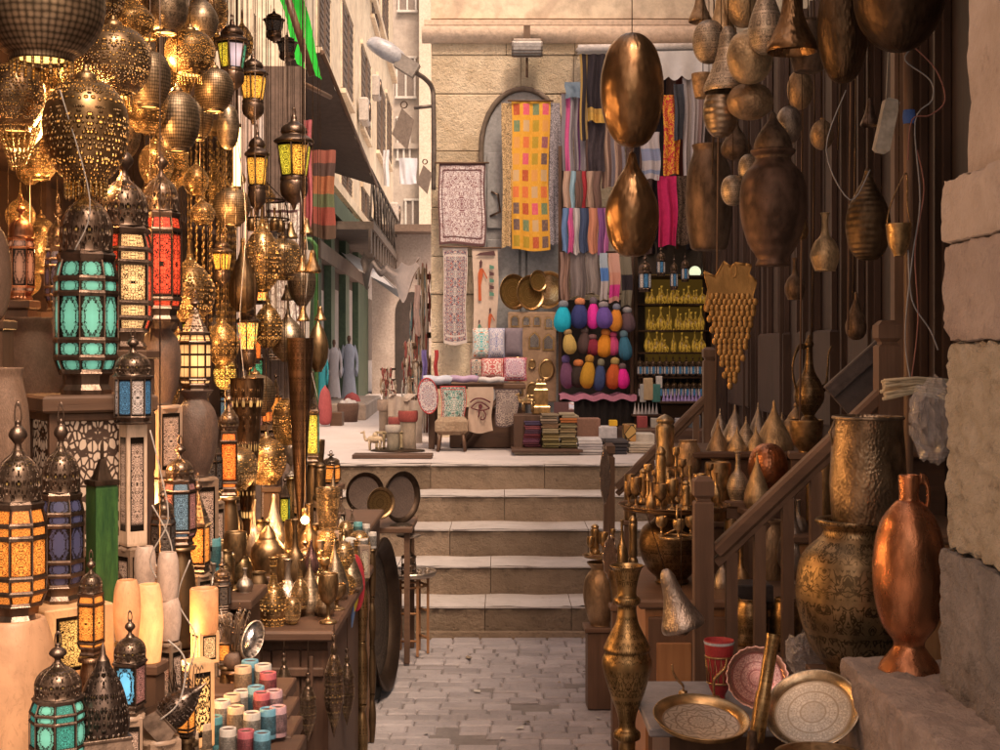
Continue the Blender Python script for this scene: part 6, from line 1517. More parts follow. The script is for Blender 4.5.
tag(obj('ornament_shelf', b), 'low wooden shelf in front with pointed glass ornaments', 'shelf')
b = MB(emit('clock_face', (.8, .9, .6), .8), BRONZED()); b.lathe([(1e-4, .02), (.5, .02)], 20, 0, mat=Matrix.Rotation(R(90), 3, 'X')); b.lathe([(.5, 0), (.55, .05), (.5, .05)], 20, 1, mat=Matrix.Rotation(R(90), 3, 'X'))
o_ = obj('wall_dial', b); o_.location = P(695, 272, 12.5); s_ = 12 / F * 12.5; o_.scale = (s_, s_, s_); tag(o_, 'round pale lit dial at the corner of the bottle shelf', 'dial')
for i, (px, yt, yb, w, c_, lab) in enumerate(((648, 378, 400, 9, (.5, .35, .2), 'orange topped carton'), (656, 384, 402, 8, (.05, .18, .16), 'dark green carton'), (659, 376, 388, 6, (.6, .55, .5), 'white jar on the cartons'), (643, 384, 402, 6, (.4, .38, .36), 'grey carton'), (642, 416, 428, 10, (.4, .08, .08), 'red and white carton'), (655, 418, 430, 9, (.55, .48, .4), 'cream carton'), (668, 420, 432, 9, (.2, .12, .12), 'brown carton'), (680, 418, 430, 10, (.5, .45, .45), 'pale carton'), (694, 415, 430, 12, (.12, .14, .16), 'slate grey carton'))):
    b = MB(rough_mat('carton_%d' % i, c_, dk(c_, .8), .5)); b.bbox((0, 0, .5), (1, .8, 1), .05); o_ = obj('carton', b); o_.location = P(px, yb, 11.9); s_ = w / F * 11.9; o_.scale = (s_, s_, (yb - yt) / F * 11.9); tag(o_, lab + ' on the front shelf', 'carton', 'small cartons by the bottle shelf')
    
# counter along the edge of the landing
b = MB(rough_mat('counter_cloth', (.36, .27, .2), (.44, .34, .26), .9)); A, B_ = P(512, 449, 11.0), P(690, 449, 11.0)
b.bbox(((A.x + B_.x) / 2, 11.25, (UP + A.z) / 2 + .0), (B_.x - A.x, .6, A.z - UP), .02); tag(obj('low_counter', b), 'low pale counter along the edge of the landing', 'counter')
b = MB(WD('X')); A, B_ = P(640, 428, 11.7), P(700, 428, 11.7); b.bbox(((A.x + B_.x) / 2, 11.95, (UP + A.z) / 2), (B_.x - A.x + .3, .5, A.z - UP - .01), .02); tag(obj('carton_counter', b), 'dark wooden block carrying the small cartons', 'counter')
def folded(label, px0, px1, yt, yb, Y, cols, group):
    A, B_ = P(px0, yt, Y), P(px1, yb, Y); n = len(cols); W = B_.x - A.x; H = A.z - B_.z
    for i, c in enumerate(cols):
        h = H / n; b = MB(plain_cloth('fold_%s' % (c,), c, .5))
        pts = [(-W / 2, -.16), (W / 2, -.16), (W / 2, .16), (-W / 2, .16)]
        b.bbox((jit(.01), jit(.01), 0), (W * random.uniform(.93, 1), .34, h * .46), h * .18, rot=Matrix.Rotation(jit(.04), 3, 'Z')); b.bbox((jit(.01), jit(.01), h * .48), (W * random.uniform(.93, 1), .34, h * .44), h * .18, rot=Matrix.Rotation(jit(.04), 3, 'Z'))
        o_ = obj('folded_textile', b); o_.location = ((A.x + B_.x) / 2, Y + .16, B_.z + h * (i + .27))
        tag(o_, '%s, %s from the bottom' % (label, ('first', 'second', 'third', 'fourth', 'fifth', 'sixth', 'seventh', 'eighth')[i]), 'folded textile', group)
folded('folded wine and violet textile in the left stack', 524, 541, 421, 447, 10.9, [(.10, .03, .04), (.14, .05, .08), (.16, .04, .05), (.08, .04, .06), (.2, .06, .07), (.07, .05, .09)], 'left stack of folded textiles')
folded('folded olive textile in the middle stack', 542, 559, 414, 448, 10.8, [(.2, .16, .07), (.24, .18, .08), (.2, .14, .06), (.26, .2, .12), (.2, .12, .07), (.28, .2, .14), (.2, .15, .10)], 'middle stack of folded textiles')
folded('folded khaki textile in the right stack', 560, 577, 413, 448, 10.8, [(.22, .18, .09), (.2, .15, .07), (.26, .2, .11), (.24, .17, .09), (.22, .18, .10), (.4, .14, .05), (.3, .24, .16)], 'right stack of folded textiles')
b = MB(rough_mat('pale_crate', (.4, .3, .22), (.46, .36, .27)), WD('X')); A, B_ = P(514, 450, 10.72), P(580, 461, 10.72)
b.bbox(((A.x + B_.x) / 2, 10.92, (A.z + UP) / 2), (B_.x - A.x, .42, A.z - UP - .002), .01); b.bbox(((A.x + B_.x) / 2, 10.9, A.z - .005), (B_.x - A.x + .04, .46, .02), .004, 1); tag(obj('low_crate', b), 'low pale crate with a dark lid under the folded stacks', 'crate')
folded('folded white cloth near the step edge', 578, 603, 439, 455, 10.7, [(.5, .45, .43), (.42, .38, .38), (.55, .5, .48)], 'folded white cloths')
folded('folded black cloth beside the white ones', 603, 628, 440, 455, 10.75, [(.05, .045, .05), (.07, .06, .06)], 'folded black cloths')
folded('folded cream cloth right of the black ones', 629, 655, 443, 453, 10.85, [(.5, .4, .3), (.55, .46, .36)], 'folded cream cloths')
def simple_box(name, label, px, yt, yb, w, Y, mat, d=.2, tiltx=0, rz=0):
    A = P(px, yb, Y); b = MB(mat); b.bbox((0, 0, (yb - yt) / F * Y / 2), (w / F * Y, d, (yb - yt) / F * Y), .005); o_ = obj(name, b); o_.location = A; o_.rotation_euler = (R(tiltx), 0, rz); tag(o_, label, name.replace('_', ' '))
simple_box('striped_box', 'brown striped box behind the white cloths', 588, 418, 441, 23, 11.15, stripes('sb', st((.26, .14, .1), (.33, .2, .14), (.24, .13, .09)), rep=2), .2)
simple_box('white_box', 'white box with a flowery top', 607, 426, 441, 18, 11.1, rough_mat('wb', (.5, .46, .45), (.55, .5, .5)), .2)
simple_box('yellow_flower', 'yellow cloth flower lying on the white box', 613, 420, 426, 8, 11.1, plain_cloth('yf', (.7, .4, .04)), .08)
simple_box('wicker_box', 'amber wicker box beside the white box', 629, 424, 441, 12, 11.1, mosaic('wick', .05, ((.4, .2, .06), (.5, .3, .1), (.3, .15, .05), (.5, .25, .08), (.4, .2, .05))), .15)
simple_box('picture_card', 'white card with a faint picture leaning on the folded stacks', 564, 402, 414, 20, 11.0, applique('card', (.6, .55, .55), (.5, .3, .3), (.5, .5, .6), .7), .02, -12)
simple_box('paper_stack', 'flat stack of cream papers near the railing', 642, 433, 442, 22, 11.2, rough_mat('paper', (.55, .48, .4), (.6, .53, .45)), .25)
# brass camels and box
b = MB(BRASSB())
b.bbox((0, 0, .12), (.9, .6, .24), .03); b.bbox((0, 0, .5), (.7, .5, .5), .04); b.bbox((0, 0, .82), (.5, .4, .2), .04)
for sx in (-.25, 0, .25): b.lathe([(.07, .9), (.09, .98), (1e-4, 1.05)], 8, c=(sx * .7, 0, 0))
s_ = 20 / F * 11; thing('brass_casket', 'stepped golden casket behind the folded stacks', 'casket', [('body', b.me('body'))], P(541, 414, 11.05), (s_, s_, 34 / F * 11))
def camel(mat):
    b = MB(mat)
    b.lathe(spl([(1e-4, -.42), (.14, -.36), (.2, -.1), (.2, .15), (.13, .36), (1e-4, .42)], 3), 12, c=(0, 0, .62), mat=Matrix.Rotation(R(90), 3, 'Y')); b.ball((0, 0, .82), .15, 10, 0, 1.2)
    for sx in (-.28, .28):
        for sy in (-.09, .09): b.tube([(sx, sy, .58), (sx * 1.05, sy, .3), (sx, sy, 0)], [.075, .045, .035], 7)
    b.tube(spl([(.36, 0, .6), (.52, 0, .58), (.6, 0, .8), (.62, 0, .98)], 3), [.10, .095, .09, .08, .07, .065, .06, .055, .055, .055], 8); b.lathe(spl([(1e-4, -.08), (.07, -.05), (.05, .08), (.035, .16), (1e-4, .18)], 3), 8, c=(.66, 0, .98), mat=Matrix.Rotation(R(100), 3, 'Y'))
    for sy in (-.04, .04): b.lathe([(.02, 0), (1e-4, .06)], 5, c=(.6, sy, 1.03))
    b.tube([(-.4, 0, .62), (-.46, 0, .4)], .02, 5); return b
o_ = obj('camel_figure', camel(BRASSB())); o_.location = P(528, 412, 11.0); s_ = .14; o_.scale = (s_, s_, s_); o_.rotation_euler = (0, 0, 2.6); tag(o_, 'golden camel figure left of the casket', 'camel figure')
b = MB(WD('Z')); A = P(534, 414, 11.05); b.bbox((A.x, 11.1, (A.z + UP) / 2 - .002), (.32, .3, A.z - UP - .004)); tag(obj('figure_block', b), 'dark block holding the golden casket and camel', 'block')
o_ = obj('camel_figure', camel(rough_mat('pale_wood_fig', (.45, .32, .2), (.5, .38, .25)))); o_.location = P(375, 451, 11.15); s_ = .15; o_.scale = (s_, s_, s_); o_.rotation_euler = (0, 0, 2.9); tag(o_, 'pale wooden camel figure standing on the landing', 'camel figure')
b = MB(rough_mat('frame_gold', (.35, .26, .14), (.45, .33, .2))); 
for sx, sz, w, h in ((0, 0, .22, .02), (0, .13, .22, .02), (-.1, .065, .02, .13), (.1, .065, .02, .13), (.03, .065, .02, .13), (-.04, .065, .02, .13)): b.box((sx, 0, sz + .01), (w, .03, h))
o_ = obj('wooden_rack', b); o_.location = P(389, 450, 11.25); tag(o_, 'small carved wooden rack behind the wooden camel', 'rack')

# textile table
TY = 11.35
A, B_ = P(424, 384, TY), P(526, 452, TY); Wd = B_.x - A.x; tz = P(0, 384, TY).z
b = MB(WM('X')); b.bbox(((A.x + B_.x) / 2, TY + .3, tz - .02), (Wd, .62, .04), .006); parts = [('top', b.me('top'))]
for sx in (A.x + .06, B_.x - .1):
    for sy in (.05, .55): q = MB(WD('Z')); q.bbox((sx, TY + sy, (tz - .04 + UP) / 2), (.05, .05, tz - .04 - UP)); parts.append(('leg', q.me('leg')))
q = MB(WD('X')); q.bbox(((A.x + B_.x) / 2 + .1, TY + .35, UP + .16), (Wd * .75, .45, .32), .01); q.tube([(A.x + .3, TY + .06, UP + .02), (A.x + .62, TY + .06, tz - .1)], .02, 5); parts.append(('lower_shelf', q.me('lower_shelf')))
thing('textile_table', 'wooden table spread with cushion covers on the landing', 'table', parts, (0, 0, 0))
def shp(name, lab, px0, px1, yt, yb, Y, mat, **k): cloth_panel(name, lab, px0, px1, yt, yb, Y, mat, 1, .008, cat='cushion cover', group='cushion covers on the textile table', **k)
# round cover
b = MB(applique('round_mandala', (.6, .52, .48), (.09, .07, .14), (.4, .08, .08), 1, 'star', (.4, .06, .06), 1.6), plain_cloth('red_trim', (.42, .07, .07)))
b.lathe([(1e-4, 0), (.46, 0)], 32, mat=Matrix.Rotation(R(90), 3, 'X')); b.u = [[(b.v[i][0] + .5, b.v[i][2] + .5) for i in f] for f in b.f]; b.ring(32, .48, 0, .025, 1); 
k0 = 32 * 2
for i in range(k0, len(b.v)): x, y, z = b.v[i]; b.v[i] = (x, z, y)
s_ = 21 / F * 11.25; thing('cushion_cover', 'round white cover with a star medallion hanging off the table', 'cushion cover', [('cover', b.me('cover'))], P(428, 396, 11.25), (s_, s_, s_ * 1.75), (0, R(-6), .2), 'cushion covers on the textile table')
shp('cushion_cover', 'red framed cover with green cross ornament hanging off the table', 441, 466, 386, 425, 11.2, applique('green_cross', (.08, .22, .19), (.6, .52, .46), (.08, .05, .04), 1.5, 'rect', (.42, .06, .06), 1.0))
# eye cover
def eye(W, H, amp):
    b = MB(plain_cloth('eye_brown', (.12, .035, .04), .2)); y = -.022
    def T(pts, r): b.tube([((u - .5) * W, y, v * H) for u, v in spl(pts, 4)], r, 4)
    T([(.08, .66), (.3, .74), (.6, .74), (.9, .66)], .006); T([(.12, .54), (.35, .65), (.6, .64), (.86, .53)], .005); T([(.12, .54), (.4, .49), (.65, .49), (.86, .53)], .005)
    T([(.45, .49), (.44, .4), (.42, .33)], .006); T([(.6, .49), (.72, .38), (.62, .28), (.5, .3), (.55, .35)], .005)
    b.lathe([(1e-4, .0), (.016, .0)], 12, c=((.5 - .5) * W, y, .57 * H), mat=Matrix.Rotation(R(90), 3, 'X'), sy=1.3)
    return [('eye_motif', b.me('eye_motif'))]
shp('cushion_cover', 'beige cover with a brown Egyptian eye hanging off the table', 468, 493, 387, 432, 11.18, plain_cloth('beige_cotton', (.46, .33, .25), .25), extra=eye)
shp('cushion_cover', 'beige cover with a dark starburst ornament hanging off the table', 495, 519, 389, 426, 11.2, applique('starburst', (.42, .33, .27), (.10, .07, .08), (.07, .05, .06), 1.55, 'star', (.1, .07, .07), 1.6))
def cushion(lab, px0, px1, yt, yb, Y, mat, tilt=-14, rz=0):
    A, B_ = P(px0, yt, Y), P(px1, yb, Y); W, H = B_.x - A.x, A.z - B_.z
    b = MB(mat)
    for s in (-1, 1):
        b.sheet(lambda u, v: ((u - .5) * W * (1 - .06 * (1 - abs(2 * v - 1) ** 2)), s * .05 * (max(0, (1 - (2 * u - 1) ** 4) * (1 - (2 * v - 1) ** 4))) ** .6, H * v * (1 - .0) + .0), 12, 12)
    o_ = obj('cushion', b); o_.location = ((A.x + B_.x) / 2, Y, B_.z); o_.rotation_euler = (R(tilt), 0, rz); tag(o_, lab, 'cushion', 'cushions on the textile table')
cushion('white cushion with a turquoise figure', 472, 491, 327, 358, 11.75, applique('turq_fig', (.58, .5, .45), (.08, .35, .36), (.5, .15, .06), 1.4, 'rect', (.5, .4, .35), .7))
cushion('white cushion with blue leaf ornament', 488, 505, 327, 358, 11.72, applique('blue_leaf', (.58, .52, .5), (.09, .12, .28), (.5, .4, .4), 1.4, 'rect', (.3, .3, .4), 1.2))
cushion('plain grey violet cushion', 504, 523, 327, 357, 11.75, plain_cloth('grey_violet', (.19, .15, .17)))
cushion('small beige cushion with a dark eye', 470, 483, 358, 379, 11.55, applique('bg_eye', (.5, .38, .3), (.08, .06, .06), (.1, .3, .3), 1, 'rect', (.4, .1, .1), .8), -20)
cushion('cream cushion with a red bordered eye motif', 481, 504, 357, 379, 11.5, applique('red_eye', (.6, .48, .42), (.4, .08, .08), (.6, .48, .42), 1, 'rect', (.42, .06, .06), .5), -20)
cushion('white cushion with a round violet medallion', 503, 527, 356, 381, 11.5, applique('violet_med', (.6, .5, .5), (.2, .06, .16), (.45, .08, .1), 1, 'star', (.42, .06, .08), 1.5), -20)
for i, (lab, px0, px1, py, r, c) in enumerate((('rolled white and blue cloth at the front of the table', 424, 452, 380, .045, (.48, .48, .55)), ('rolled lilac cloth at the front of the table', 450, 478, 379, .035, (.42, .3, .42)), ('flat white cloth roll near the cushions', 478, 504, 380, .03, (.58, .52, .5)))):
    b = MB(plain_cloth('roll_%d' % i, c)); A, B_ = P(px0, py, 11.32), P(px1, py, 11.32); n = 10
    b.tube([tuple(A.lerp(B_, t / n) + Vector((0, 0, .006 * math.sin(t)))) for t in range(n + 1)], r, 12); b.v = [(x, y, A.z + (z - A.z) * .8) for x, y, z in b.v]; tag(obj('cloth_roll', b), lab, 'cloth roll', 'cloth rolls on the textile table')
# hide stool
b = MB(rough_mat('hide', (.28, .18, .11), (.42, .3, .2), .95, 9, 50, .8, .02)); b.bbox((0, 0, .20), (.26, .2, .14), .05)
parts = [('seat', b.me('seat'))]
for sx in (-.09, .09):
    for sy in (-.07, .07): q = MB(WM()); q.tube([(sx, sy, .15), (sx * 1.2, sy * 1.2, 0)], .014, 6); parts.append(('leg', q.me('leg')))
thing('hide_stool', 'low stool covered in rough hide under the textile table', 'stool', parts, (P(452, 0, 11.2).x, 11.15, UP + .002), group=None)
# left group: pedestal, baskets, sacks
def drum(lab, px, yt, yb, w, Y, c1, band):
    b = MB(rough_mat('drum_%s' % (c1,), c1, dk(c1, .7), .8)); b.lathe([(1e-4, 0), (.44, 0), (.4, .3), (.42, .7), (.5, 1.0), (.46, 1.0), (1e-4, .97)], 20)
    q = MB(plain_cloth('band_%s' % (band,), band)); q.lathe([(.46, .72), (.52, .78), (.53, .95), (.5, 1.01)], 20)
    A = P(px, yb, Y); s_ = w / F * Y; thing('drum_stool', lab, 'stool', [('body', b.me('body')), ('band', q.me('band'))], A, (s_, s_, (yb - yt) / F * Y), group='stools and drums left of the textile table')
TAN = (.36, .25, .17)
drum('tall stone coloured stool at the left of the goods', 386, 400, 438, 17, 12.4, (.25, .18, .13), (.3, .22, .17)); drum('stool with a red band in the middle of the goods', 397, 417, 447, 17, 11.5, TAN, (.3, .08, .07)); drum('broad stool with a red band', 408, 411, 449, 19, 11.3, (.4, .3, .22), (.3, .07, .06)); drum('low pale stool in front', 393, 425, 451, 15, 11.15, (.3, .24, .17), (.45, .38, .32))
b = MB(plain_cloth('striped_throw', (.42, .33, .27))); A, B_ = P(388, 398, 12.1), P(422, 448, 12.1)
b.sheet(lambda u, v: (A.x + (B_.x - A.x) * u, 12.1 + .03 * math.sin(u * 14) - .2 * v * 0, B_.z + (A.z - B_.z) * v + .02 * math.sin(u * 6)), 16, 6); b.sheet(lambda u, v: (A.x + (B_.x - A.x) * u, 12.1 + .4 * v, A.z + .03 * math.sin(u * 9 + v * 3)), 16, 4); b.bbox(((A.x + B_.x) / 2, 12.35, (A.z + UP) / 2 - .03), (B_.x - A.x - .06, .36, A.z - UP - .06)); tag(obj('covered_bench', b), 'bench covered with a fringed cream throw', 'bench')
b = MB(WD('X')); A, B_ = P(352, 452, 10.3), P(432, 456, 10.3); b.bbox(((A.x + B_.x) / 2, 10.4, UP + .02), (B_.x - A.x, .2, .03)); tag(obj('loose_board', b), 'flat dark board lying along the edge of the landing', 'board')
b = MB(BRONZED()); A = P(405, 448, 11.2); b.lathe([(1e-4, 0), (.5, 0), (.52, .02), (.5, .03), (1e-4, .02)], 28); o_ = obj('flat_tray', b); o_.location = (A.x - .05, 11.1, UP + .004); o_.scale = (.42, .3, .3); tag(o_, 'flat dark tray lying under the stools', 'tray')
# bead racks
def f_rack(seed, cols):
    random.seed(seed); b = MB(*[rough_mat('beads_%s' % (c,), c, dk(c, .5), .4) for c in cols]); fr = MB(DARK())
    fr.tube([(0, 0, 0), (0, 0, 1)], .03, 6); fr.lathe([(1e-4, 0), (.4, 0), (.38, .02), (1e-4, .03)], 14)
    for k in range(5):
        z = .3 + k * .17; fr.tube([(-.45, 0, z), (.45, 0, z)], .018, 5); fr.tube([(0, -.4, z - .03), (0, .4, z - .03)], .018, 5)
        for i in range(14):
            a = random.choice((0, 1)); x = random.uniform(-.45, .45); l = random.uniform(.08, .3); c = random.randrange(len(cols))
            for q in range(4): b.ball(((x if a else 0) + jit(.03), (0 if a else x) + jit(.03), z - l * (q + .5) / 4), random.uniform(.03, .06), 5, c, random.uniform(.6, 1.4))
    return [('stand', fr), ('necklaces', b)]
cc1 = ((.3, .2, .13), (.45, .36, .28), (.25, .06, .05), (.5, .45, .4)); cc2 = ((.35, .25, .16), (.5, .42, .35), (.1, .2, .22), (.3, .08, .06))
for i, (px, yt, yb, w, Y, lab) in enumerate(((410, 342, 448, 22, 13.2, 'jewellery stand hung with brown and white beads, nearest the stools'), (424, 268, 440, 22, 13.6, 'tall jewellery stand hung with beads against the house corner'), (388, 368, 432, 20, 13.4, 'short jewellery stand hung with red and pale beads'), (418, 300, 430, 18, 14.6, 'jewellery stand in the shade behind the tall one'))):
    put('jewellery_stand', lab, 'jewellery stand', 'rack%d' % (i % 2), f_rack, px, yt, yb, w, Y, 'jewellery stands', args=(i % 2 + 3, (cc1, cc2)[i % 2]))
random.seed(77)
for i, (px0, px1, yt, yb, c, lab) in enumerate(((422, 427, 350, 380, (.16, .12, .3), 'violet tassel scarf hanging by the jewellery'), (434, 438, 350, 378, (.4, .05, .05), 'red tassel scarf hanging by the jewellery'), (414, 420, 285, 335, (.3, .2, .17), 'brown scarf hanging under the draped cloth'))):
    cloth_panel('tassel_scarf', lab, px0, px1, yt, yb, 12.7, plain_cloth('ts%d' % i, c), 1, .01)
# cloths draped across the street and the white awning
b = MB(plain_cloth('dusty_drape', (.62, .5, .44), .3)); q0, q1 = P(362, 250, 18), P(418, 256, 14)
def drape(u, v):
    p = q0.lerp(q1, u); sag = .12 * math.sin(u * math.pi) + .06 * abs(math.sin(u * math.pi * 4)); return (p.x + .02 * math.sin(v * 9), p.y + .08 * math.sin(u * 22), p.z - sag - (.12 + .3 * max(0, math.sin(u * 9 - 5.4)) ** 2) * (1 - v))
b.sheet(drape, 40, 6); tag(obj('draped_cloth', b), 'dusty pink cloth draped across the mouth of the street', 'cloth')
b = MB(plain_cloth('white_awning', (.60, .56, .54), .2)); q0, q1, q2_, q3 = P(368, 262, 20), P(398, 290, 17.5), P(399, 298, 17.5), P(372, 278, 20)
b.sheet(lambda u, v: tuple(q0.lerp(q1, u).lerp(q3.lerp(q2_, u), v)), 6, 2); b.sheet(lambda u, v: tuple(q0.lerp(q1, u) + Vector((-.5 * v, .2, .25 * v))), 6, 2); tag(obj('white_awning', b), 'white sloping awning over a shop down the street', 'awning')
# garments on mannequins down the street
def f_mann(col, head=(.16, .09, .06)):
    r_ = MB(plain_cloth('robe_%s' % (col,), col, .25)); r_.lathe(spl([(.40, 0), (.36, .1), (.28, .4), (.27, .6), (.31, .72), (.30, .80), (.16, .86), (.09, .875)], 4), 24, sy=.6)
    for i, (x, y, z) in enumerate(r_.v): a = math.atan2(y, x); k = 1 + .05 * math.cos(a * 8) * max(0, .7 - z); r_.v[i] = (x * k, y * k, z)
    for s in (-1, 1): r_.tube(spl([(s * .24, 0, .80), (s * .38, 0, .66), (s * .40, -.05, .5), (s * .34, -.1, .40)], 3), [.09, .09, .085, .08, .08, .075, .075, .08, .085, .09], 10)
    h = MB(rough_mat('mannequin_head', head, dk(head, .7), .5)); h.lathe(spl([(.06, .86), (.055, .9), (.09, .93), (.10, .96), (.07, 1.0), (1e-4, 1.01)], 3), 14)
    st_ = MB(DARK()); st_.lathe([(1e-4, 0), (.3, 0), (.28, .015), (.04, .02), (.04, .5)], 14); return [('robe', r_), ('head', h), ('stand', st_)]
for i, (px, yt, yb, w, Y, c, lab) in enumerate(((349, 336, 398, 17, 17.6, (.36, .38, .46), 'mannequin in a long pale blue robe before the green shop'), (334, 340, 398, 15, 17.0, (.52, .48, .5), 'mannequin in a long white robe before the green shop'), (322, 346, 385, 12, 15.9, (.06, .36, .42), 'mannequin in a turquoise robe beside the green pole'))):
    put('mannequin', lab, 'mannequin', 'mann%d' % i, f_mann, px, yt, yb + (0 if i < 2 else 20), w / .85, Y, 'mannequins in robes', rz=.3, args=(c,))
# bundles and basket at their feet
def f_basket():
    b = MB(rough_mat('wicker', (.14, .07, .05), (.22, .12, .08), .8, 20, 60, .8, .02)); b.lathe([(1e-4, 0), (.42, 0), (.5, .9), (.46, 1.0), (.42, .8), (1e-4, .75)], 20)
    q = MB(plain_cloth('white_bundles', (.55, .48, .45)))
    for i in range(6): a = i; q.ball((.26 * math.cos(a), .26 * math.sin(a), .95), .17, 10, 0, 1.1)
    q.ball((0, 0, 1.05), .18); return [('basket', b), ('bundles', q)]
put('basket', 'wicker basket filled with round white bundles', 'basket', 'bask', f_basket, 348, 403, 424, 22, 15.5)
b = MB(plain_cloth('red_bundle', (.38, .09, .09))); b.lathe(spl([(1e-4, 0), (.4, .05), (.5, .4), (.35, .8), (.1, .95), (1e-4, 1)], 3), 16)
for i, (px, yt, yb, w, Y, lab) in enumerate(((325, 385, 425, 14, 14.6, 'red cloth bundle left of the basket'), (352, 392, 410, 18, 16.5, 'pink and red cloth bundle behind the basket'))):
    o_ = obj('cloth_bundle', b if i == 0 else b); o_.location = P(px, yb, Y); o_.scale = (w / F * Y, w / F * Y, (yb - yt) / F * Y); tag(o_, lab, 'bundle')
simple_box('wooden_crate', 'brown wooden crate beside the cloth bundles', 337, 412, 426, 12, 14.8, WM('X'), .2)
# air conditioners on the cream house
for i, (px, py, lab) in enumerate(((358, 112, 'white air conditioner high on the cream house'), (370, 88, 'small air conditioner between two shutters'), (395, 215, 'white air conditioner above the draped cloth'))):
    Y = facade_y(px) if px < 390 else 26; b = MB(rough_mat('ac_white', (.42, .37, .33), (.5, .44, .4), .5)); b.bbox((0, 0, 0), (.16, .6, .42), .03); g_ = MB(DARK()); g_.ring(16, .2, 0, .012); g_.ring(16, .12, 0, .012); g_.v = [(z + .09, x * .8, y * .8) for x, y, z in g_.v]; g_.box((.09, 0, 0), (.01, .4, .02))
    A = P(px, py, Y); thing('air_conditioner', lab, 'air conditioner', [('casing', b.me('casing')), ('fan_grille', g_.me('fan_grille'))], (FX(Y, .12) if px < 390 else A.x, Y, A.z), rot=(0, 0, .025))
# laundry
cloth_panel('white_laundry', 'white laundry hanging from a window of the cream house', 383, 389, 150, 186, 25, plain_cloth('laundry', (.6, .58, .6), .2), 1, .03)
cloth_panel('white_sheet', 'pale blue sheet hanging below the far grey house', 399, 417, 158, 184, 30, plain_cloth('laundry2', (.5, .5, .55), .2), 1, .03)

b = MB(rough_mat('shop_step', (.3, .22, .17), (.4, .31, .25))); b.bbox((FX(17, .35), 17.2, .975), (.75, 2.8, .2), .02, rot=Matrix.Rotation(.025, 3, 'Z')); tag(obj('shop_plinth', b), 'raised stone kerb in front of the green shops', 'kerb')
# ================================================================== RIGHT: THE COPPER SHOP
random.seed(21)
SPEC = 'copper and brass vessels hanging in the copper shop'
SB_ = metal('pale_bronze', (.74, .58, .42), .44, 'engrave', .9, met=.8, dirt=.5); GB = metal('golden_bronze', (.72, .50, .28), .42, 'hammer', 1, met=.8, dirt=.5); OB = metal('old_bronze', (.50, .33, .19), .45, 'hammer', .8, met=.8, dirt=.5); DB = metal('dark_hammered', (.22, .14, .09), .5, 'plain', met=.7); RB = metal('red_bronze', (.34, .20, .10), .27, 'hammer', .5, .5)
def hv(sh, mt, px, yt, yb, w, Y, lab, hang=.004, top=3.7, **k):
    w = w * (1.28 if 694 < px < 800 else 1.06)
    put('hanging_vessel', lab, 'vessel', 's_%s_%s' % (sh, mt.name), f_lathe, px, yt, yb, w, Y, SPEC, hang=hang, args=(sh, mt), top=top, **k)
hv('egg', RB, 632, 33, 148, 60, 4.2, 'large polished copper gourd hanging alone, the upper of two')
hv('gourd_neck', RB, 632, 152, 256, 51, 4.25, 'copper gourd with a pointed neck hanging below the large one')
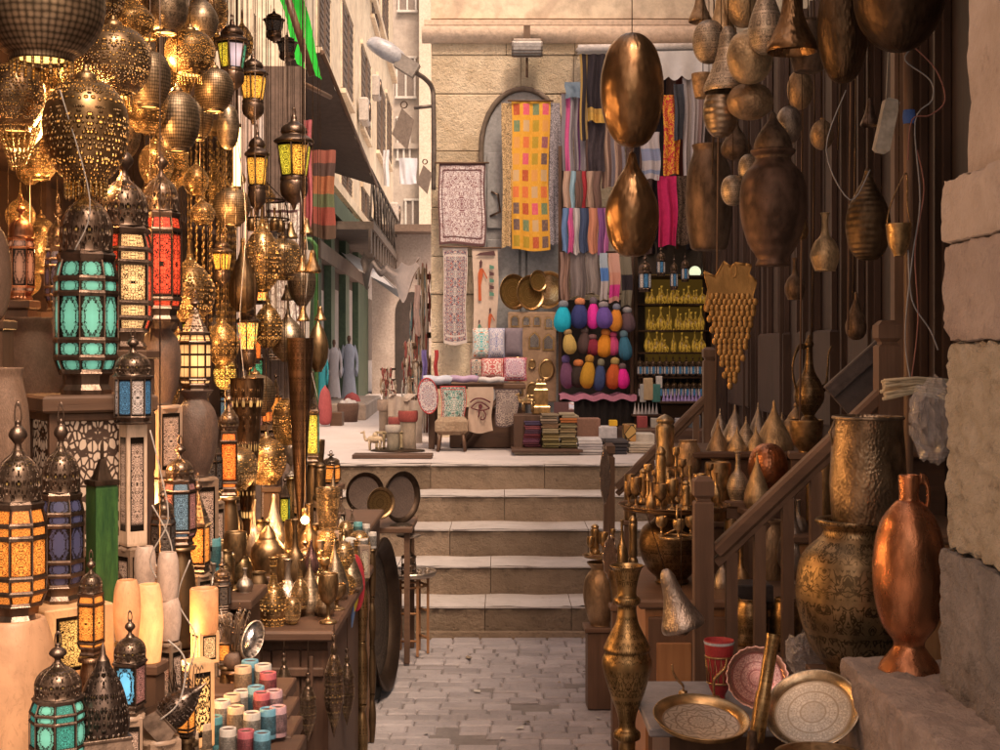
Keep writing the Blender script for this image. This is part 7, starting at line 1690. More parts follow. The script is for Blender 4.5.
for a in (('egg', SB_, 709, 20, 64, 26, 4.6, 'pale bronze egg vessel left of the hanging bells'), ('bell', GB, 722, -16, 40, 24, 4.7, 'narrow gold toned bell at the top edge'),
 ('bell', SB_, 728, 26, 92, 38, 4.5, 'broad pale bell hanging mouth down'), ('egg', GB, 750, 30, 84, 36, 4.3, 'crinkled gold toned egg vessel beside the broad bell'), ('egg', GB, 744, -34, 28, 30, 4.6, 'golden vessel cut by the top edge'),
 ('pear', SB_, 766, -30, 54, 28, 4.2, 'long pale bronze vessel reaching above the top edge'), ('egg', metal('banded_bronze', (.5, .38, .27), .33, 'ribs', .3), 721, 86, 138, 28, 4.5, 'banded bronze egg vessel below the bells'),
 ('gourd', OB, 750, 80, 120, 36, 4.4, 'round amber bronze vessel below the crinkled one'), ('egg', TIN(), 789, 106, 144, 20, 4.6, 'small grey egg vessel right of the round one'),
 ('bell', RB, 792, -12, 52, 40, 4.1, 'wide red brown bell with a rolled lip'), ('jar', DB, 808, 20, 72, 34, 4.3, 'dark pot hanging behind the wide bell'),
 ('egg', metal('big_dark', (.17, .11, .065), .4, 'hammer', .9), 843, -30, 84, 48, 4.0, 'long dark hammered vessel cut by the top edge'), ('gourd', metal('big_dark2', (.13, .085, .055), .4, 'hammer', .7), 899, -88, 52, 86, 3.8, 'huge dark round vessel cut by the top edge'),
 ('egg', SB_, 733, 175, 206, 19, 4.7, 'small silvery egg left of the dark urn, lower one'), ('egg', SB_, 749, 154, 185, 17, 4.7, 'small silvery egg left of the dark urn, higher one'),
 ('bottle', GB, 825, 213, 271, 27, 4.5, 'shiny bronze bottle hanging against the dark panelling'), ('gourd_neck', DB, 773, 112, 172, 30, 4.5, 'dark pointed flask above the big dark urn'),
 ('bigpot', metal('urn_dark', (.16, .09, .06), .5, 'ribs', .3, met=.6), 773, 150, 266, 52, 4.5, 'big dark footed urn hanging under the pointed flask'), ('jar', DB, 709, 145, 250, 36, 5.4, 'dark tall urn beside the leopard shawl'),
 ('gourd_neck', metal('jug_dark', (.22, .15, .09), .42, 'ribs', .5), 868, 168, 260, 42, 4.3, 'big dull brown ribbed jug by the wooden post'), ('pear', BRASS(), 802, 206, 240, 12, 4.7, 'tiny brass bell between the urn and the bottle'),
 ('cup', OB, 703, 74, 98, 18, 4.6, 'small copper ladle cup hanging under the pale egg'), ('bell', DARK(), 870, 98, 126, 18, 4.5, 'black bell hanging over the ribbed jug'),
 ('pear', DB, 736, 120, 160, 24, 5.2, 'dark pear shaped flask deep in the shop'), ('egg', OB, 800, 70, 110, 24, 5.0, 'brown egg vessel deep behind the dark pot'), ('bell', OB, 700, -10, 22, 18, 5.1, 'little dark bell at the top edge by the canopy'),
 ('pear', DB, 856, 292, 340, 20, 5.4, 'thin dark flask hanging below the ribbed jug'), ('gourd', OB, 822, 118, 150, 22, 4.9, 'brown round flask behind the long dark vessel'), ('bottle', DB, 795, 258, 300, 16, 5.6, 'dim dark bottle against the panelling')): hv(*a)
# brass cup with bail on the post
put('hanging_cup', 'bright brass bowl hanging by a bail from the wooden post', 'vessel', 'cupbail', lambda: [('bowl', (lambda q: (q.lathe(SH['bowl'], 24), q)[1])(MB(BRASSB()))), ('bail', (lambda q: (q.tube(spl([(-.5, 0, .95), (-.35, 0, 1.6), (.3, 0, 2.6), (.35, 0, 1.6), (.5, 0, .95)], 5), .03, 6), q)[1])(MB(BRASS())))], 899, 224, 256, 26, 4.0, rz=.2, top=3.7, hang=.003)
# wooden post with wires
A = P(908, 400, 4.05)
b = MB(WM('Z')); b.tube([(A.x, A.y, .0), (A.x + .002, A.y, 1.8), (A.x - .003, A.y, 3.7)], .014, 8); w_ = MB(rough_mat('wire_red', (.20, .07, .05), (.26, .1, .07), .4), rough_mat('wire_grey', (.2, .17, .15), (.28, .24, .22), .4))
def wire(pts, m, r=.0022): w_.tube(spl([tuple(P(x, y, 4.0)) for x, y in pts], 5), r, 5, m)
wire([(912, 45), (936, 70), (945, 100), (930, 115), (912, 120), (908, 160)], 0); wire([(915, 45), (905, 60), (930, 80), (932, 100), (915, 122), (920, 200), (912, 260), (905, 340), (915, 400)], 1)
wire([(908, 250), (912, 300), (930, 330), (938, 350)], 1); wire([(917, 150), (924, 190), (915, 250), (918, 320), (910, 390)], 0); wire([(870, 170), (850, 200), (826, 150), (846, 90)], 1, .0018)
tp_ = MB(plain_cloth('blue_tape', (.06, .10, .25))); tp_.lathe([(.017, 0), (.019, .02), (.017, .04)], 10, c=tuple(P(909, 124, 4.05)))
thing('wooden_post', 'thin wooden post wound with loose electric wires in the shop opening', 'post', [('post', b.me('post')), ('wires', w_.me('wires')), ('tape', tp_.me('tape'))], (0, 0, 0))
# bone coloured carved block
b = MB(rough_mat('bone', (.32, .25, .18), (.42, .33, .25), .6, 8, 30, .4, .01)); b.bbox((0, 0, 0), (.045, .04, .17), .01, rot=Matrix.Rotation(R(12), 3, 'Y')); b.tube([(.0, 0, .08), (.02, 0, .5), (.03, 0, 1.1)], .002); o_ = obj('bone_block', b); o_.location = P(886, 126, 4.3); tag(o_, 'pale carved block hanging in the dark opening', 'block')
# hanging ropes and rods in the panelled area
for i, px in enumerate((838, 848, 853, 800, 712, 716, 812)):
    b = MB(WM('Z') if i % 2 else metal('rod_dull', (.2, .14, .1), .5)); A = P(px, 0, 4.7 + i * .1); b.tube([(A.x, A.y, 3.7), (A.x + .01, A.y, 2.6), (A.x, A.y, P(0, (150, 330, 300, 420, 175, 380, 340)[i], A.y).z)], .004 if i % 2 else .003, 6)
    tag(obj('hanging_rod', b), ('thin dark rod hanging right of the bottle', 'thin wooden rod hanging behind the ribbed jug', 'thin rod hanging closest to the ribbed jug', 'long rod reaching to the domed pots', 'short rod under the banded egg vessel', 'long rod beside the dark tall urn', 'thin rod left of the bottle')[i], 'rod', 'rods hanging in the copper shop')
# bunch of grapes
random.seed(9)
GM = metal('grape_gold', (.62, .36, .13), .4, dirt=.6)
b = MB(GM); n = 0
rows_g = 17
for r_ in range(rows_g):
    v = r_ / (rows_g - 1); hw = .5 * (1 - v) ** .7 * (.75 if r_ == 0 else 1) + .02; nn = max(1, round(hw * 2 * 10)); z = .72 * (1 - v)
    for i in range(nn):
        x = (i - (nn - 1) / 2) * .098 + (.049 if r_ % 2 and nn > 1 else 0); b.ball((x + jit(.006), -.01, z + jit(.004)), .056, 8, 0, .55)
lf = MB(GM); pts = [(-.5, .62), (-.42, .78), (-.5, .92), (-.28, .88), (-.12, 1.0), (.02, .96), (.1, .99), (.3, .98), (.42, .97), (.36, .90), (.52, .84), (.44, .72), (.5, .6), (.2, .56), (0, .66), (-.2, .56)]
lf.poly([(x, .02, z) for x, z in pts]); lf.poly([(x * 1.0, .05, z) for x, z in pts][::-1])
for i in range(len(pts)): p, q = pts[i], pts[(i + 1) % len(pts)]; lf.tube([(p[0], .02, p[1]), (q[0], .02, q[1])], .012, 5)
lf.ring(10, .05, 0, .012); k0 = len(lf.v) - 50
for i in range(k0, len(lf.v)): x, y, z = lf.v[i]; lf.v[i] = (x + .08, z, y + .93)
s_ = 52 / F * 4.6; parts = [('grapes', b.me('grapes')), ('leaf', lf.me('leaf'))]; ch = chain_mesh(.08, 0, .95, 5, s_, 124 / F * 4.6 / .96, .003); parts.append(('cord', ch.me('cord')))
thing('grape_ornament', 'flat golden ornament shaped as a bunch of grapes under a leaf', 'ornament', parts, P(730, 386, 4.6), (s_, s_ * .4, 124 / F * 4.6))

# --- wooden steps of the shop: railings
def rail(label, nx0, Y, ntop, x1, hz, z_low, newels, nb, lean=.0):
    """handrail climbing towards +X at depth Y"""
    hr = MB(WM('X')); parts = []
    X0, Z0 = P(nx0[0], nx0[1], Y).x, P(nx0[0], nx0[1], Y).z; X1, Z1 = P(x1[0], x1[1], Y).x, P(x1[0], x1[1], Y).z
    d = Vector((X1 - X0, 0, Z1 - Z0)); an = -math.atan2(d.z, d.x)
    hr.bbox(((X0 + X1) / 2, Y, (Z0 + Z1) / 2), (d.length, .06, .045), .01, rot=Matrix.Rotation(an, 3, 'Y')); hr.bbox(((X0 + X1) / 2, Y, (Z0 + Z1) / 2 - .035), (d.length, .035, .03), .004, rot=Matrix.Rotation(an, 3, 'Y'))
    parts.append(('handrail', hr.me('handrail')))
    for i in range(nb):
        t = (i + .55) / nb; x = X0 + d.x * t; zt = Z0 + d.z * t - .04; zb = z_low + d.z * t * (.55)
        q = MB(WM('Z')); q.bbox((x, Y, (zt + zb) / 2), (.034, .034, zt - zb), .005); parts.append(('baluster', q.me('baluster')))
    q = MB(WM('X')); q.bbox(((X0 + X1) / 2, Y, z_low + d.z * .275 - .04), (math.hypot(d.x, d.z * .55) + .05, .05, .12), .008, rot=Matrix.Rotation(-math.atan2(d.z * .55, d.x), 3, 'Y')); parts.append(('stringer', q.me('stringer')))
    for (px, pt, wz) in newels:
        A = P(px, pt, Y); q = MB(WM('Z')); w = wz / F * Y; q.bbox((A.x, Y, (A.z - .07) / 2), (w, w, A.z - .07), .006); q.bbox((A.x, Y, A.z - .062), (w * .7, w * .7, .02), .003)
        q.bbox((A.x, Y, A.z - .03), (w * 1.05, w * 1.05, .07), .02); parts.append(('newel_post', q.me('newel_post')))
    thing('railing', label, 'railing', parts, (0, 0, 0))
rail('near wooden stair railing climbing behind the big engraved pot', (716, 552), 4.3, 0, (884, 392), 0, .60, ((703, 478, 19), (887, 322, 22)), 6)
rail('far wooden stair railing climbing from the top of the stone steps', (617, 488), 7.9, 0, (706, 398), 0, .30, ((609, 444, 11), (709, 348, 12)), 4)
b = MB(rough_mat('dark_board', (.05, .035, .03), (.08, .055, .045), .5)); A = P(856, 368, 4.6); b.bbox((0, 0, 0), (.24, .03, .05), .004, rot=Matrix.Rotation(R(-42), 3, 'Y')); b.bbox((.03, .02, -.06), (.20, .02, .16), .004, rot=Matrix.Rotation(R(-42), 3, 'Y')); o_ = obj('slanted_board', b); o_.location = A; tag(o_, 'dark slanted board by the upper newel post', 'board')
# purple brown edge board and low deck
b = MB(rough_mat('edge_board', (.13, .08, .085), (.2, .13, .13), .6), WD('Y')); b.bbox((.585, 6.4, .16), (.03, 3.4, .34), .006); b.bbox((.66, 6.4, .30), (.15, 3.4, .03), .006, 0)
b.bbox((1.25, 6.6, .16), (1.3, 3.0, .30), .01, 1); tag(obj('low_deck', b), 'low wooden deck with a purple brown side board along the alley', 'deck')
# orange cabinets
def cabinet(label, x0, x1, y0, y1, z1, nd=2, z0=0.0):
    b = MB(WL('Z')); b.bbox(((x0 + x1) / 2, (y0 + y1) / 2, (z0 + z1) / 2 - .015), (x1 - x0, y1 - y0, z1 - z0 - .03), .006); parts = [('body', b.me('body'))]
    t_ = MB(WM('X')); t_.bbox(((x0 + x1) / 2, (y0 + y1) / 2, z1 - .015), (x1 - x0 + .05, y1 - y0 + .05, .03), .008); parts.append(('top', t_.me('top')))
    for i in range(nd):
        w = (x1 - x0) / nd; xc = x0 + w * (i + .5); q = MB(WM('Z'), WL('Z')); q.bbox((xc, y0 - .006, (z0 + z1) / 2), (w * .9, .02, (z1 - z0) * .86), .004); q.bbox((xc, y0 - .02, (z0 + z1) / 2), (w * .62, .012, (z1 - z0) * .66), .006, 1); parts.append(('door', q.me('door')))
    thing('wooden_cabinet', label, 'cabinet', parts, (0, 0, 0))
cabinet('orange brown wooden cabinet behind the near railing', .49, 1.05, 4.72, 5.45, .84, 3)
cabinet('second orange cabinet deeper under the silver jugs', 1.07, 1.75, 5.0, 5.6, 1.02, 2)
b = MB(WD('X')); b.bbox((1.28, 5.85, .63), (1.0, .5, 1.24), .01); b.bbox((1.28, 5.83, 1.262), (1.06, .56, .025), .006); tag(obj('tall_shelf', b), 'dark wooden block shelf carrying the domed pots', 'shelf')
def sv(sh, mt, px, yt, yb, w, Y, lab, name='standing_vessel', cat='vessel', fn=f_lathe, group='metal vessels standing in the copper shop', **k):
    args = (mt, sh) if fn in (f_ewer, f_kettle) else (sh, mt)
    put(name, lab, cat, 's_%s_%s_%s' % (sh, mt.name, fn.__name__), fn, px, yt, yb, w, Y, group, args=args, **k)
YS = 5.75
for a in (('cone_lid', TIN(), 735, 404, 446, 26, 5.9, 'silver pot with a pointed lid in the back of the domed row'), ('cone_lid', SB_, 746, 416, 450, 22, 5.8, 'bronze pointed lid pot in the middle of the domed row'), ('cone_lid', TIN(), 758, 402, 446, 22, 5.95, 'tall silver dome behind the middle of the row'),
 ('cone_lid', OB, 718, 418, 470, 30, 5.65, 'broad brown dome at the left end of the domed row'), ('cone_lid', GB, 737, 426, 455, 20, 5.62, 'small golden dome, left of the two small ones'), ('cone_lid', GB, 756, 426, 455, 20, 5.62, 'small golden dome, right of the two small ones'),
 ('cone_lid', GB, 774, 400, 456, 38, 5.68, 'largest golden pot with a pointed dome'), ('kettle', OB, 796, 402, 446, 30, 6.0, 'squat bronze pot behind the ewer foot'), ('cone_lid', TIN(), 720, 408, 440, 18, 6.0, 'grey pointed dome at the far left back'), ('cone_lid', SB_, 782, 412, 448, 20, 6.0, 'pale dome between the largest pot and the ewer')): sv(*a, name='domed_pot', group='pots with pointed domes on the dark shelf')
sv('ewer', metal('ewer_brown', (.36, .24, .13), .35, 'engrave', .9), 809, 334, 424, 30, 5.2, 'tall slender bronze ewer with a pointed lid', fn=f_ewer, rz=.3)
sv('bowl', BRASS(), 806, 420, 452, 34, 5.2, 'dark brass bowl turned up under the ewer')
plinth(806, 452, 34, 5.2, 'brass bowl and ewer', WD('Z'))
for a in (('bottle', SB_, 738, 452, 500, 22, 5.25, 'bronze flask with a long neck, left of the cone flask'), ('cone_lid', GB, 757, 452, 508, 26, 5.15, 'tall golden cone on the cabinet'), ('egg', COPPER(), 768, 443, 494, 40, 5.35, 'polished copper dome behind the golden cone'), ('tube', BRASS(), 718, 462, 520, 26, 5.3, 'dull brass canister behind the near newel'),
 ('bottle', TIN(), 798, 500, 540, 20, 5.1, 'small silver bottle between the balusters'), ('ewer', TIN(), 792, 478, 590, 30, 5.05, 'tall silver jug between the balusters'), ('jar', BRASSE(), 750, 598, 645, 36, 4.62, 'engraved brass jar low between the balusters, left'), ('jar', BRASSE(), 785, 598, 650, 30, 4.62, 'engraved brass jar low between the balusters, right'),
 ('bottle', BRASS(), 741, 545, 600, 20, 4.95, 'slim brass bottle seen through the railing'), ('bottle', TIN(), 722, 548, 598, 16, 4.95, 'small silver flask hanging close behind the newel'), ('tube', BRASS(), 824, 460, 520, 16, 5.1, 'plain brass shell case behind the bucket, left'), ('tube', BRASS(), 812, 470, 520, 12, 5.1, 'slim brass tube behind the railing'), ('jar', OB, 770, 520, 590, 34, 5.15, 'brown bulbous jar behind the balusters'), ('goblet', BRASS(), 731, 520, 560, 14, 5.0, 'brass goblet behind the first baluster')): sv(*a); 
for px, yb, w, Y, u in ((738, 500, 26, 5.25, 'bronze flask'), (757, 508, 30, 5.15, 'golden cone'), (768, 494, 40, 5.35, 'copper dome'), (718, 520, 26, 5.3, 'brass canister'), (798, 540, 20, 5.1, 'small silver bottle'), (792, 590, 32, 5.05, 'silver jug'), (750, 645, 38, 4.62, 'left engraved jar'), (785, 650, 34, 4.62, 'right engraved jar'), (824, 520, 18, 5.1, 'brass shell case')): plinth(px, yb, w, Y, u + ' of the copper shop', WM('Z'))
b = MB(rough_mat('black_box', (.02, .016, .015), (.04, .03, .028), .4)); b.bbox((0, 0, .03), (.12, .12, .06)); o_ = obj('black_box', b); o_.location = P(752, 600, 4.7); tag(o_, 'small black box behind the balusters', 'box')
# big round brass tray with its crowd, on the dark engraved pot
sv('bigpot', metal('dark_engraved', (.26, .16, .08), .36, 'engrave', 1.1), 672, 512, 582, 66, 5.05, 'dark engraved brass pot carrying the round tray', name='big_pot')
A = P(674, 512, 5.0); pr = proto('tray_brown', f_tray, tray_mat('brown_tray_face', (.3, .2, .12), (.12, .08, .05)), RB); s_ = 112 / F * 5.0
thing('round_tray', 'big round brown tray crowded with small brass things', 'tray', pr, (A.x, A.y, A.z + .01), (s_, s_, s_ * .7))
tz = A.z + .02; TYc = 5.0
crowd = [('goblet', 636, 30, 12, -.05), ('candle', 648, 44, 14, -.10), ('mill', 661, 60, 12, .02), ('candle', 655, 34, 12, .08), ('kettle', 668, 36, 20, .10), ('goblet', 672, 30, 13, -.12), ('candle', 682, 48, 14, -.06), ('bottle', 690, 40, 14, .05), ('goblet', 700, 34, 14, -.08), ('candle', 710, 42, 12, .02), ('kettle', 694, 30, 18, .13), ('mill', 643, 36, 9, .1), ('goblet', 629, 24, 10, .03), ('bottle', 716, 32, 12, .08), ('candle', 676, 56, 12, .14), ('goblet', 661, 26, 12, -.15), ('mill', 686, 30, 9, -.14), ('bottle', 651, 28, 10, -.15)]
nm = {'goblet': 'brass goblet', 'candle': 'brass candlestick', 'mill': 'brass mill', 'kettle': 'little brass pot', 'bottle': 'little brass bottle'}
wh = ('at the left rim', 'front left', 'tallest, by the pale mill', 'left of the centre', 'in the centre back', 'front centre', 'right of the centre', 'behind the newel', 'front right', 'at the right rim', 'far right back', 'thin, left back', 'outermost left', 'outermost right', 'tall, back centre', 'foremost centre', 'thin, foremost right', 'small, foremost left')
for i, (sh_, px, h, w, dy) in enumerate(crowd):
    A = P(px, 0, TYc + dy); W = w / F * 5; H = h / F * 5; mt = BRASSB() if i % 3 else BRASS()
    thing(nm[sh_].split()[-1] + ('' if sh_ != 'mill' else ''), '%s on the round tray, %s' % (nm[sh_], wh[i]), nm[sh_].split()[-1], proto('s_%s_%s' % (sh_, mt.name), f_lathe, sh_, mt), (A.x, TYc + dy, tz), (W, W, H), group='small brass things on the round tray') if sh_ != 'kettle' else thing('pot', '%s on the round tray, %s' % (nm[sh_], wh[i]), 'pot', proto('kettle_b', f_kettle, BRASSB()), (A.x, TYc + dy, tz), (W * .8, W * .8, H), (0, 0, 2.5), 'small brass things on the round tray')
put('pepper_mill', 'tall pale brass mill with flutes rising behind the round tray', 'mill', 'palemill', f_lathe, 665, 414, 476, 22, 5.6, args=('mill', metal('pale_brass', (.66, .48, .28), .3)), rz=0); plinth(665, 476, 24, 5.6, 'tall pale brass mill')
put('copper_pot', 'dark copper pot behind the round tray', 'pot', 's_jar_cop', f_lathe, 688, 440, 476, 26, 5.6, args=('jar', OB)); plinth(688, 476, 28, 5.6, 'dark copper pot')
# three armed candlestick hanging under the tray
b = MB(BRASSB()); b.ring(28, .5, 0, .045)
for i in range(3):
    a = i * 2.09 + .5; b.lathe([(r_ * .35, z_ * .55 + .0) for r_, z_ in SH['goblet']], 12, c=(.5 * math.cos(a), .5 * math.sin(a), .02)); b.tube([(.5 * math.cos(a), .5 * math.sin(a), 0), (0, 0, .25)], .03)
b.tube([(0, 0, .2), (0, 0, .95)], .035); s_ = 34 / F * 4.75; o_ = obj('candelabrum', b); o_.location = P(677, 537, 4.75); o_.scale = (s_, s_, s_); tag(o_, 'small ring candelabrum hooked below the round tray', 'candelabrum')
# silver bell and hammered ball hanging by the newel
put('hanging_bell', 'big silvery bell hanging tilted beside the near newel post', 'bell', 's_bell_tin', f_lathe, 684, 566, 628, 44, 4.15, args=('bell', TIN()), tilt=(0, 18), hang=.003, top=1.3)
put('hanging_ball', 'hammered copper ball hanging inside the silvery bell', 'ball', 's_egg_tin', f_lathe, 681, 604, 636, 24, 4.2, args=('egg', metal('dull_tin', (.42, .30, .22), .35, 'hammer', 1)), hang=.003, top=1.2)
# left small tray by the far newel and leaf shaped mirror
A = P(598, 557, 6.6); s_ = 44 / F * 6.6; thing('small_tray', 'small brass tray low by the far railing', 'tray', proto('tray_b', f_tray, BT, BRASSB()), (A.x + .03, A.y, A.z), (s_, s_, s_ * .7))
for i, (px, h, w, sh_, lab) in enumerate(((589, 30, 10, 'mill', 'tall brass mill on the small tray'), (597, 22, 10, 'goblet', 'brass goblet on the small tray, middle'), (606, 26, 9, 'candle', 'brass candlestick on the small tray'), (584, 18, 8, 'goblet', 'brass goblet on the small tray, left rim'))):
    Q = P(px, 0, 6.6); W = w / F * 6.6; thing('brass_piece', lab, 'brassware', proto('s_%s_%s' % (sh_, BRASSB().name), f_lathe, sh_, BRASSB()), (Q.x + .03, 6.6 + jit(.04), A.z + .012), (W, W, h / F * 6.6), group='brass things on the small tray')
sv('pot', OB, 600, 562, 625, 34, 6.6, 'dark brown pot under the small brass tray', name='big_pot'); plinth(600, 625, 32, 6.6, 'dark pot under the small tray')
sv('cup', BRASS(), 621, 570, 604, 24, 5.9, 'dull brass beaker by the far railing'); 
sv('bottle', BRASSB(), 622, 520, 572, 12, 6.5, 'slim bright brass bottle behind the far newel'); sv('mill', BRASSB(), 633, 515, 565, 10, 6.6, 'slim bright brass mill behind the far railing'); sv('tube', BRASS(), 630, 474, 520, 12, 7.0, 'pale brass tube behind the far railing')
for px, yb, w, Y, u in ((621, 604, 22, 5.9, 'brass beaker'), (622, 572, 14, 6.5, 'slim brass bottle'), (633, 565, 14, 6.6, 'slim brass mill'), (630, 520, 14, 7.0, 'pale brass tube')): plinth(px, yb, w, Y, u + ' by the far railing')
def leafm():
    q = MB(metal('leaf_mirror', (.66, .52, .42), .16, dirt=.75)); pts = [(0, 1.0), (.3, .85), (.48, .6), (.5, .45), (.35, .2), (0, 0), (-.35, .2), (-.5, .45), (-.48, .6), (-.3, .85)]
    q.poly([(x * .9, -.05, z) for x, z in pts]); q.poly([(x, .05, z) for x, z in pts][::-1])
    for i in range(10): a, c = pts[i], pts[(i + 1) % 10]; q.tube([(a[0] * .95, 0, a[1]), (c[0] * .95, 0, c[1])], .06, 5)
    return [('blade', q)]
for i, (px, yt, yb, w, Y, lab) in enumerate(((605, 448, 502, 11, 7.6, 'long pointed polished metal leaf on the far newel'), (610, 536, 580, 15, 5.9, 'oval polished spoon bowl hanging before the brass beaker'))):
    put('metal_leaf', lab, 'ornament', 'leafm', leafm, px, yt, yb, w, Y, rz=.15, hang=.003, top=P(0, yt - 8, Y).z)
# tall floor vase in front
SH['floorvase'] = spl([(1e-4, 0), (.40, 0), (.42, .015), (.30, .05), (.2, .12), (.17, .2), (.17, .285), (.26, .30), (.26, .325), (.17, .345), (.2, .40), (.34, .48), (.47, .57), (.5, .615), (.44, .65), (.47, .665), (.40, .70), (.25, .76), (.2, .80), (.19, .835), (.26, .85), (.26, .87), (.19, .885), (.21, .93), (.28, .985), (.34, 1.0), (.31, 1.0), (.2, .95)], 4)
put('floor_vase', 'tall golden brass floor vase with an engraved belly standing in the alley', 'vase', 's_fv', f_lathe, 627, 566, 812, 50, 3.7, args=('floorvase', metal('vase_brass', (.50, .33, .15), .33, 'engrave', .7, .45)))
plinth(627, 812, 40, 3.7, 'tall golden floor vase')
# foreground table with trays
b = MB(rough_mat('grey_board', (.20, .17, .16), (.28, .24, .23), .6), WM('Z')); zt = P(0, 700, 3.75).z
b.bbox((.70, 3.72, zt - .012), (.66, .5, .022), .004); b.bbox((.72, 3.75, (zt - .03) / 2), (.58, .4, zt - .035), .006, 1); tag(obj('tray_bench', b), 'grey topped wooden bench in front of the near railing', 'bench')
def tray(lab, px, py, w, Y, tilt, roll, face, rim, scal=0, yaw=0, name='round_tray'):
    A = P(px, py, Y); s_ = w / F * Y; pr = proto('trayf_%s_%s_%d' % (face.name, rim.name, scal), f_tray, face, rim, .07, .12, scal)
    return thing(name, lab, 'tray', pr, A, (s_, s_, s_), (R(tilt), R(roll), yaw), 'round engraved trays on the bench')
tray('engraved brass tray lying nearly flat at the lower middle', 701, 722, 97, 3.42, 13, 3, tray_mat('flat_tray_face', (.78, .62, .46), (.42, .28, .18), .8, .45, 'lobes'), BRASSB())
tray('bright silvery brass tray tilted up beside the stone block', 813, 712, 96, 3.32, 34, -22, tray_mat('bright_tray_face', (.86, .76, .6), (.5, .38, .25), 1.3, .45), metal('pale_rim', (.74, .58, .38), .22))
tray('pinkish copper tray standing behind the brass cannon tube', 757, 678, 62, 3.62, 68, -8, tray_mat('pink_tray_face', (.66, .42, .38), (.34, .12, .11), .9, .25), metal('pink_copper', (.78, .46, .38), .2, dirt=.7), 26)
# supports for them
b = MB(WD('X')); b.bbox((.64, 3.38, .33), (.62, .34, .66), .01); tag(obj('low_bench', b), 'dark low bench carrying the engraved trays', 'bench')
# little bells and the red cup
for i, (px, yt, yb, w, lab) in enumerate(((683, 670, 701, 11, 'small brass bell with a loop handle on the grey bench'), (714, 672, 708, 16, 'larger brass bell with a swan neck handle on the grey bench'))):
    put('table_bell', lab, 'bell', 'tbell%d' % i, lambda: [('bell', (lambda q: (q.lathe(spl([(.5, 0), (.47, .03), (.42, .2), (.38, .5), (.2, .56), (.06, .58)], 3), 16), q)[1])(MB(BRASSB()))), ('handle', (lambda q: (q.tube(spl([(0, 0, .56), (0, 0, .8), (-.5, 0, 1.1), (-.9, 0, 1.5), (-1.0, 0, 1.9)] if i == 0 else [(0, 0, .56), (0, 0, 1.2), (.3, 0, 1.5), (.7, 0, 1.8), (.8, 0, 2.2)], 4), .09, 6), q)[1])(MB(BRASS())))], px, yb - (yb - yt) * .62, yb, w, 3.6, rz=0, tilt=(0, 0))
cu = MB(rough_mat('red_cloth_cup', (.38, .03, .03), (.28, .02, .02), .5)); cu.lathe(spl([(1e-4, 0), (.3, 0), (.28, .04), (.2, .12), (.36, .3), (.42, .6), (.5, .98), (.46, 1.0), (.3, .8), (1e-4, .7)], 3), 24)
cb = MB(BRASSB())
for i in range(14):
    a = i * math.tau / 14; a2 = (i + .5) * math.tau / 14; r1, r2 = .40, .455
    cb.tube([(r1 * math.cos(a), r1 * math.sin(a), .36), (r2 * math.cos(a2), r2 * math.sin(a2), .74), (r1 * math.cos(a + math.tau / 14), r1 * math.sin(a + math.tau / 14), .36)], .02, 4)
cb.ring(28, .47, .76, .018); cb.ring(28, .41, .34, .018); cr = MB(rough_mat('ash_glass', (.4, .35, .33), (.5, .45, .42), .2)); cr.lathe([(1e-4, .9), (.44, .93), (.5, 1.0), (.52, .99), (.47, .92)], 24)
s_ = 30 / F * 3.75; thing('red_cup', 'red cup in a pierced brass band on the grey bench', 'cup', [('cup', cu.me('cup')), ('band', cb.me('band')), ('rim', cr.me('rim'))], P(719, 703, 3.78), (s_, s_, 62 / F * 3.78))
# brass tube (old cannon shell) leaning
b = MB(metal('gun_brass', (.5, .34, .16), .3, 'engrave', .8)); b.lathe([(1e-4, 0), (.5, 0), (.5, .45), (.42, .47), (.42, .95), (.48, 1.0), (.4, .98)], 20); s_ = 16 / F * 3.3
o_ = obj('brass_tube', b); o_.location = P(756, 742, 3.3); o_.scale = (s_, s_, 108 / F * 3.3); o_.rotation_euler = (R(-8), R(11), 0); tag(o_, 'long old brass tube leaning across the pink tray', 'tube')
b = MB(BRONZED()); b.lathe([(1e-4, 0), (.5, 0), (.45, .3), (.2, .5), (.15, 1), (1e-4, 1)], 16); o_ = obj('cast_stand', b); o_.location = P(752, 770, 3.25); o_.scale = (.07, .07, .09); tag(o_, 'black cast foot below the leaning brass tube', 'stand')
b = MB(BRASS()); b.lathe([(1e-4, 0), (.5, 0), (.52, .3), (.5, 1), (.46, 1), (.46, .3), (1e-4, .25)], 28); o_ = obj('brass_basin', b); o_.location = P(820, 790, 3.1); o_.scale = (.2, .2, .08); tag(o_, 'shallow brass basin under the bright tray', 'basin')
# plastic bags
def bag(lab, px, py, w, h, Y, seed):
    random.seed(seed); t = NT('clear_plastic'); t = t.set(col=(.55, .5, .48), ro=.18, al=.34, spec=.8); b = MB(t)
    def f(u, v):
        k = math.sin(u * math.pi) ** .5; return ((u - .5) * w, random.uniform(-.02, .02) - .03 * k, (v - .5) * h * (.4 + .6 * k) + random.uniform(-.01, .01))
    b.sheet(f, 12, 12, 0, False); b.sheet(f, 12, 12, 0, False); o_ = obj('plastic_bag', b); o_.location = P(px, py, Y); tag(o_, lab, 'plastic bag')
bag('crumpled clear plastic bag stuffed beside the stone pillar', 932, 420, .10, .2, 3.28, 3); bag('crumpled clear plastic bag behind the tilted tray', 806, 652, .11, .12, 3.9, 4)
b = MB(rough_mat('straw', (.42, .3, .18), (.5, .38, .24), .9)); 
for i in range(14): b.tube([(-.09, jit(.03), i * .004 - .02), (.0, jit(.03), i * .003), (.09, jit(.03), i * .004 - .02)], .005, 4)
o_ = obj('straw_broom', b); o_.location = P(915, 392, 3.9); tag(o_, 'bundle of dry straw stuck behind the newel post', 'broom')

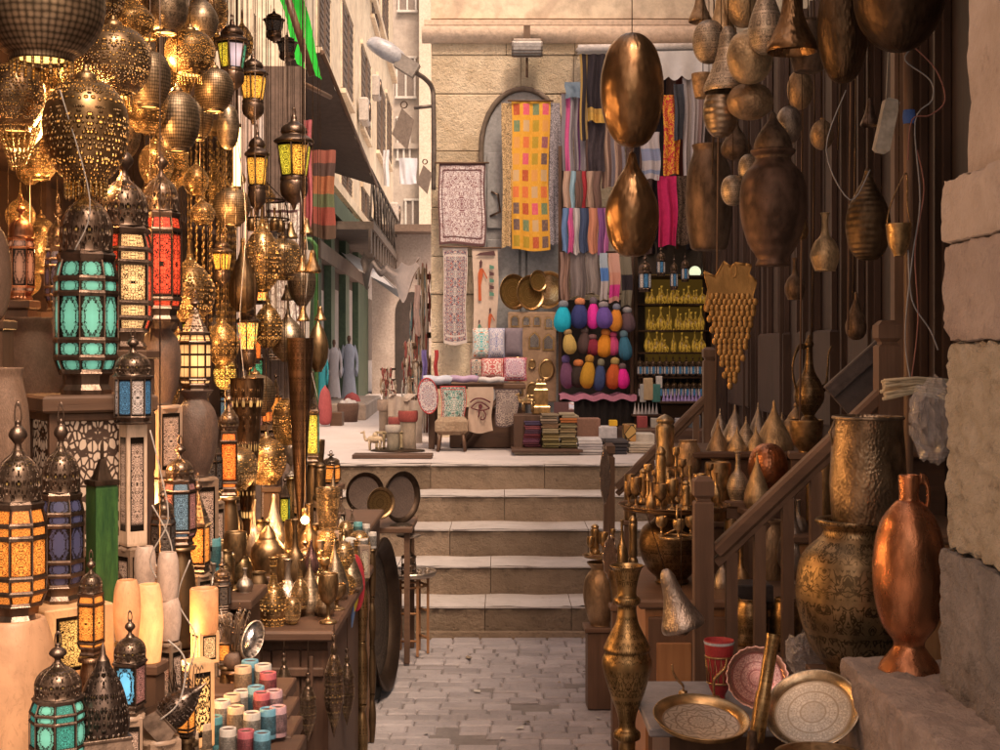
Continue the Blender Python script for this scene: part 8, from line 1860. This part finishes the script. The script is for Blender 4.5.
# --- big engraved pot, bucket and copper vase
put('engraved_pot', 'huge dark brass pot embossed with foliage', 'pot', 's_bigeng', f_lathe, 854, 519, 678, 114, 3.72, args=('bigpot', metal('embossed_brass', (.50, .35, .19), .36, 'engrave', .6)), rz=0)
bk = MB(metal('hammered_bucket', (.46, .33, .21), .3, 'hammer', 1.5)); bk.lathe(SH['bucket'], 40); bh = MB(metal('bucket_rim', (.5, .38, .26), .35)); bh.ring(40, .455, .985, .018); bh.tube([(-.44, 0, .95), (-.5, 0, .85), (-.46, 0, .72)], .02)
W = 76 / F * 3.7; thing('brass_bucket', 'hammered brass bucket standing on the huge embossed pot', 'bucket', [('body', bk.me('body')), ('rim', bh.me('rim'))], P(868, 522, 3.7), (W, W, 106 / F * 3.7))
plinth(857, 674, 86, 3.72, 'huge embossed pot', WD('Z'))
cv = MB(metal('bright_copper', (.74, .32, .16), .24, 'plain', .6, .4)); cv.lathe(SH['coppervase'], 40); W = 70 / F * 3.3
cv2 = MB(metal('bright_copper', (.74, .32, .16), .24, 'plain', .6, .4)); cv2.tube(spl([(.16, 0, .98), (.24, 0, .97), (.28, 0, .9), (.24, 0, .8)], 4), .03, 7)
thing('copper_vase', 'bright copper vase on a flared foot beside the stone pillar', 'vase', [('body', cv.me('body')), ('handle', cv2.me('handle'))], P(909, 671, 3.3), (W, W, 196 / F * 3.3))

# --- the stone pillar
def rockblock(name, x0, x1, y0, y1, z0, z1, mat, amp=.012, sc_=9, seed=0, bev=.006, off=(0, 0, 0)):
    """weathered ashlar block, surface displaced by fractal noise"""
    from mathutils import noise as NZ
    b = MB(mat); cx, cy, cz = (x0 + x1) / 2, (y0 + y1) / 2, (z0 + z1) / 2; hx, hy, hz = (x1 - x0) / 2, (y1 - y0) / 2, (z1 - z0) / 2
    def sp_(p):
        q = Vector(p); d = Vector((max(0, abs(q.x) - hx + bev) * (1 if q.x > 0 else -1), max(0, abs(q.y) - hy + bev) * (1 if q.y > 0 else -1), max(0, abs(q.z) - hz + bev) * (1 if q.z > 0 else -1)))
        if d.length > bev: q = q - d + d.normalized() * bev
        n_ = d.normalized() if d.length > 1e-6 else Vector((0, 0, 0))
        w = Vector((q.x + cx + seed, q.y + cy, q.z + cz)); h = (NZ.fractal(w * sc_ * 2.2, .6, 2.1, 5) * .5 + min(0, NZ.noise(w * sc_ * 5)) * .6) * amp
        return q + n_ * h + Vector((cx, cy, cz))
    for ax, s in ((0, -1), (1, -1), (2, 1), (0, 1), (2, -1)):
        hs = (hx, hy, hz); o = [i for i in range(3) if i != ax]; nu = max(4, int(hs[o[0]] * 2 / .010)); nv = max(4, int(hs[o[1]] * 2 / .010)); nu, nv = min(nu, 110), min(nv, 60)
        def f(u, v):
            p = [0, 0, 0]; p[ax] = s * hs[ax]; p[o[0]] = (2 * u - 1) * hs[o[0]]; p[o[1]] = (2 * v - 1) * hs[o[1]]; return sp_(p)
        b.sheet(f, nu, nv)
    for i_, (x_, y_, z_) in enumerate(b.v):
        e_ = min(abs(z_ - z0), abs(z1 - z_)); c_ = NZ.noise(Vector((y_ * 14 + seed, z_ * 9, x_ * 14)))
        if e_ < .03 and c_ > .12 and x_ < cx: b.v[i_] = (x_ + (c_ - .12) * .035 * (1 - e_ / .03), y_, z_)
    return (name, b.me(name))
def zc(py): return EYE + (350 - py) / 440 * .98     # rows read along the pillar's far corner
SP1 = stone_mat('pillar_sandstone', (.42, .30, .22), (.52, .38, .29), (.28, .19, .14), 6, .9, .012); SP2 = stone_mat('pillar_dark_stone', (.32, .22, .17), (.42, .30, .23), (.20, .14, .11), 6, 1, .015); SP3 = stone_mat('pillar_rough_plaster', (.42, .31, .20), (.52, .39, .27), (.19, .13, .085), 9, 1, .03); SP4 = stone_mat('pillar_grey_stone', (.19, .15, .125), (.29, .225, .185), (.10, .08, .065), 9, 1, .02)
XF, YB = .98, 3.12
parts = [rockblock('upper_block', XF + .055, 1.7, 1.2, YB - .02, zc(186) , 3.6, SP1, .010, 5), rockblock('ledge', XF + .0, 1.7, 1.2, YB, zc(245), zc(186) + .012, SP1, .012, 6, 3, .01),
 rockblock('second_block', XF + .006, 1.7, 1.2, YB, zc(341), zc(246), SP2, .012, 7, 5), rockblock('rough_block', XF + .012, 1.7, 1.2, YB - .005, zc(546), zc(343), SP3, .02, 12, 8), rockblock('lower_block', XF + .0, 1.7, 1.2, YB + .005, .3, zc(548), SP4, .016, 9, 11)]
thing('stone_pillar', 'weathered stone pillar of stacked blocks at the right edge', 'pillar', parts, (0, 0, 0))
t_ = rockblock('stone_block', .83, 1.2, 2.55, 3.42, .2, P(0, 668, 3.3).z, SP2, .016, 5, 20, .006); o_ = obj('stone_block', t_[1]); tag(o_, 'rough stone block at the foot of the pillar carrying the copper vase', 'stone block')
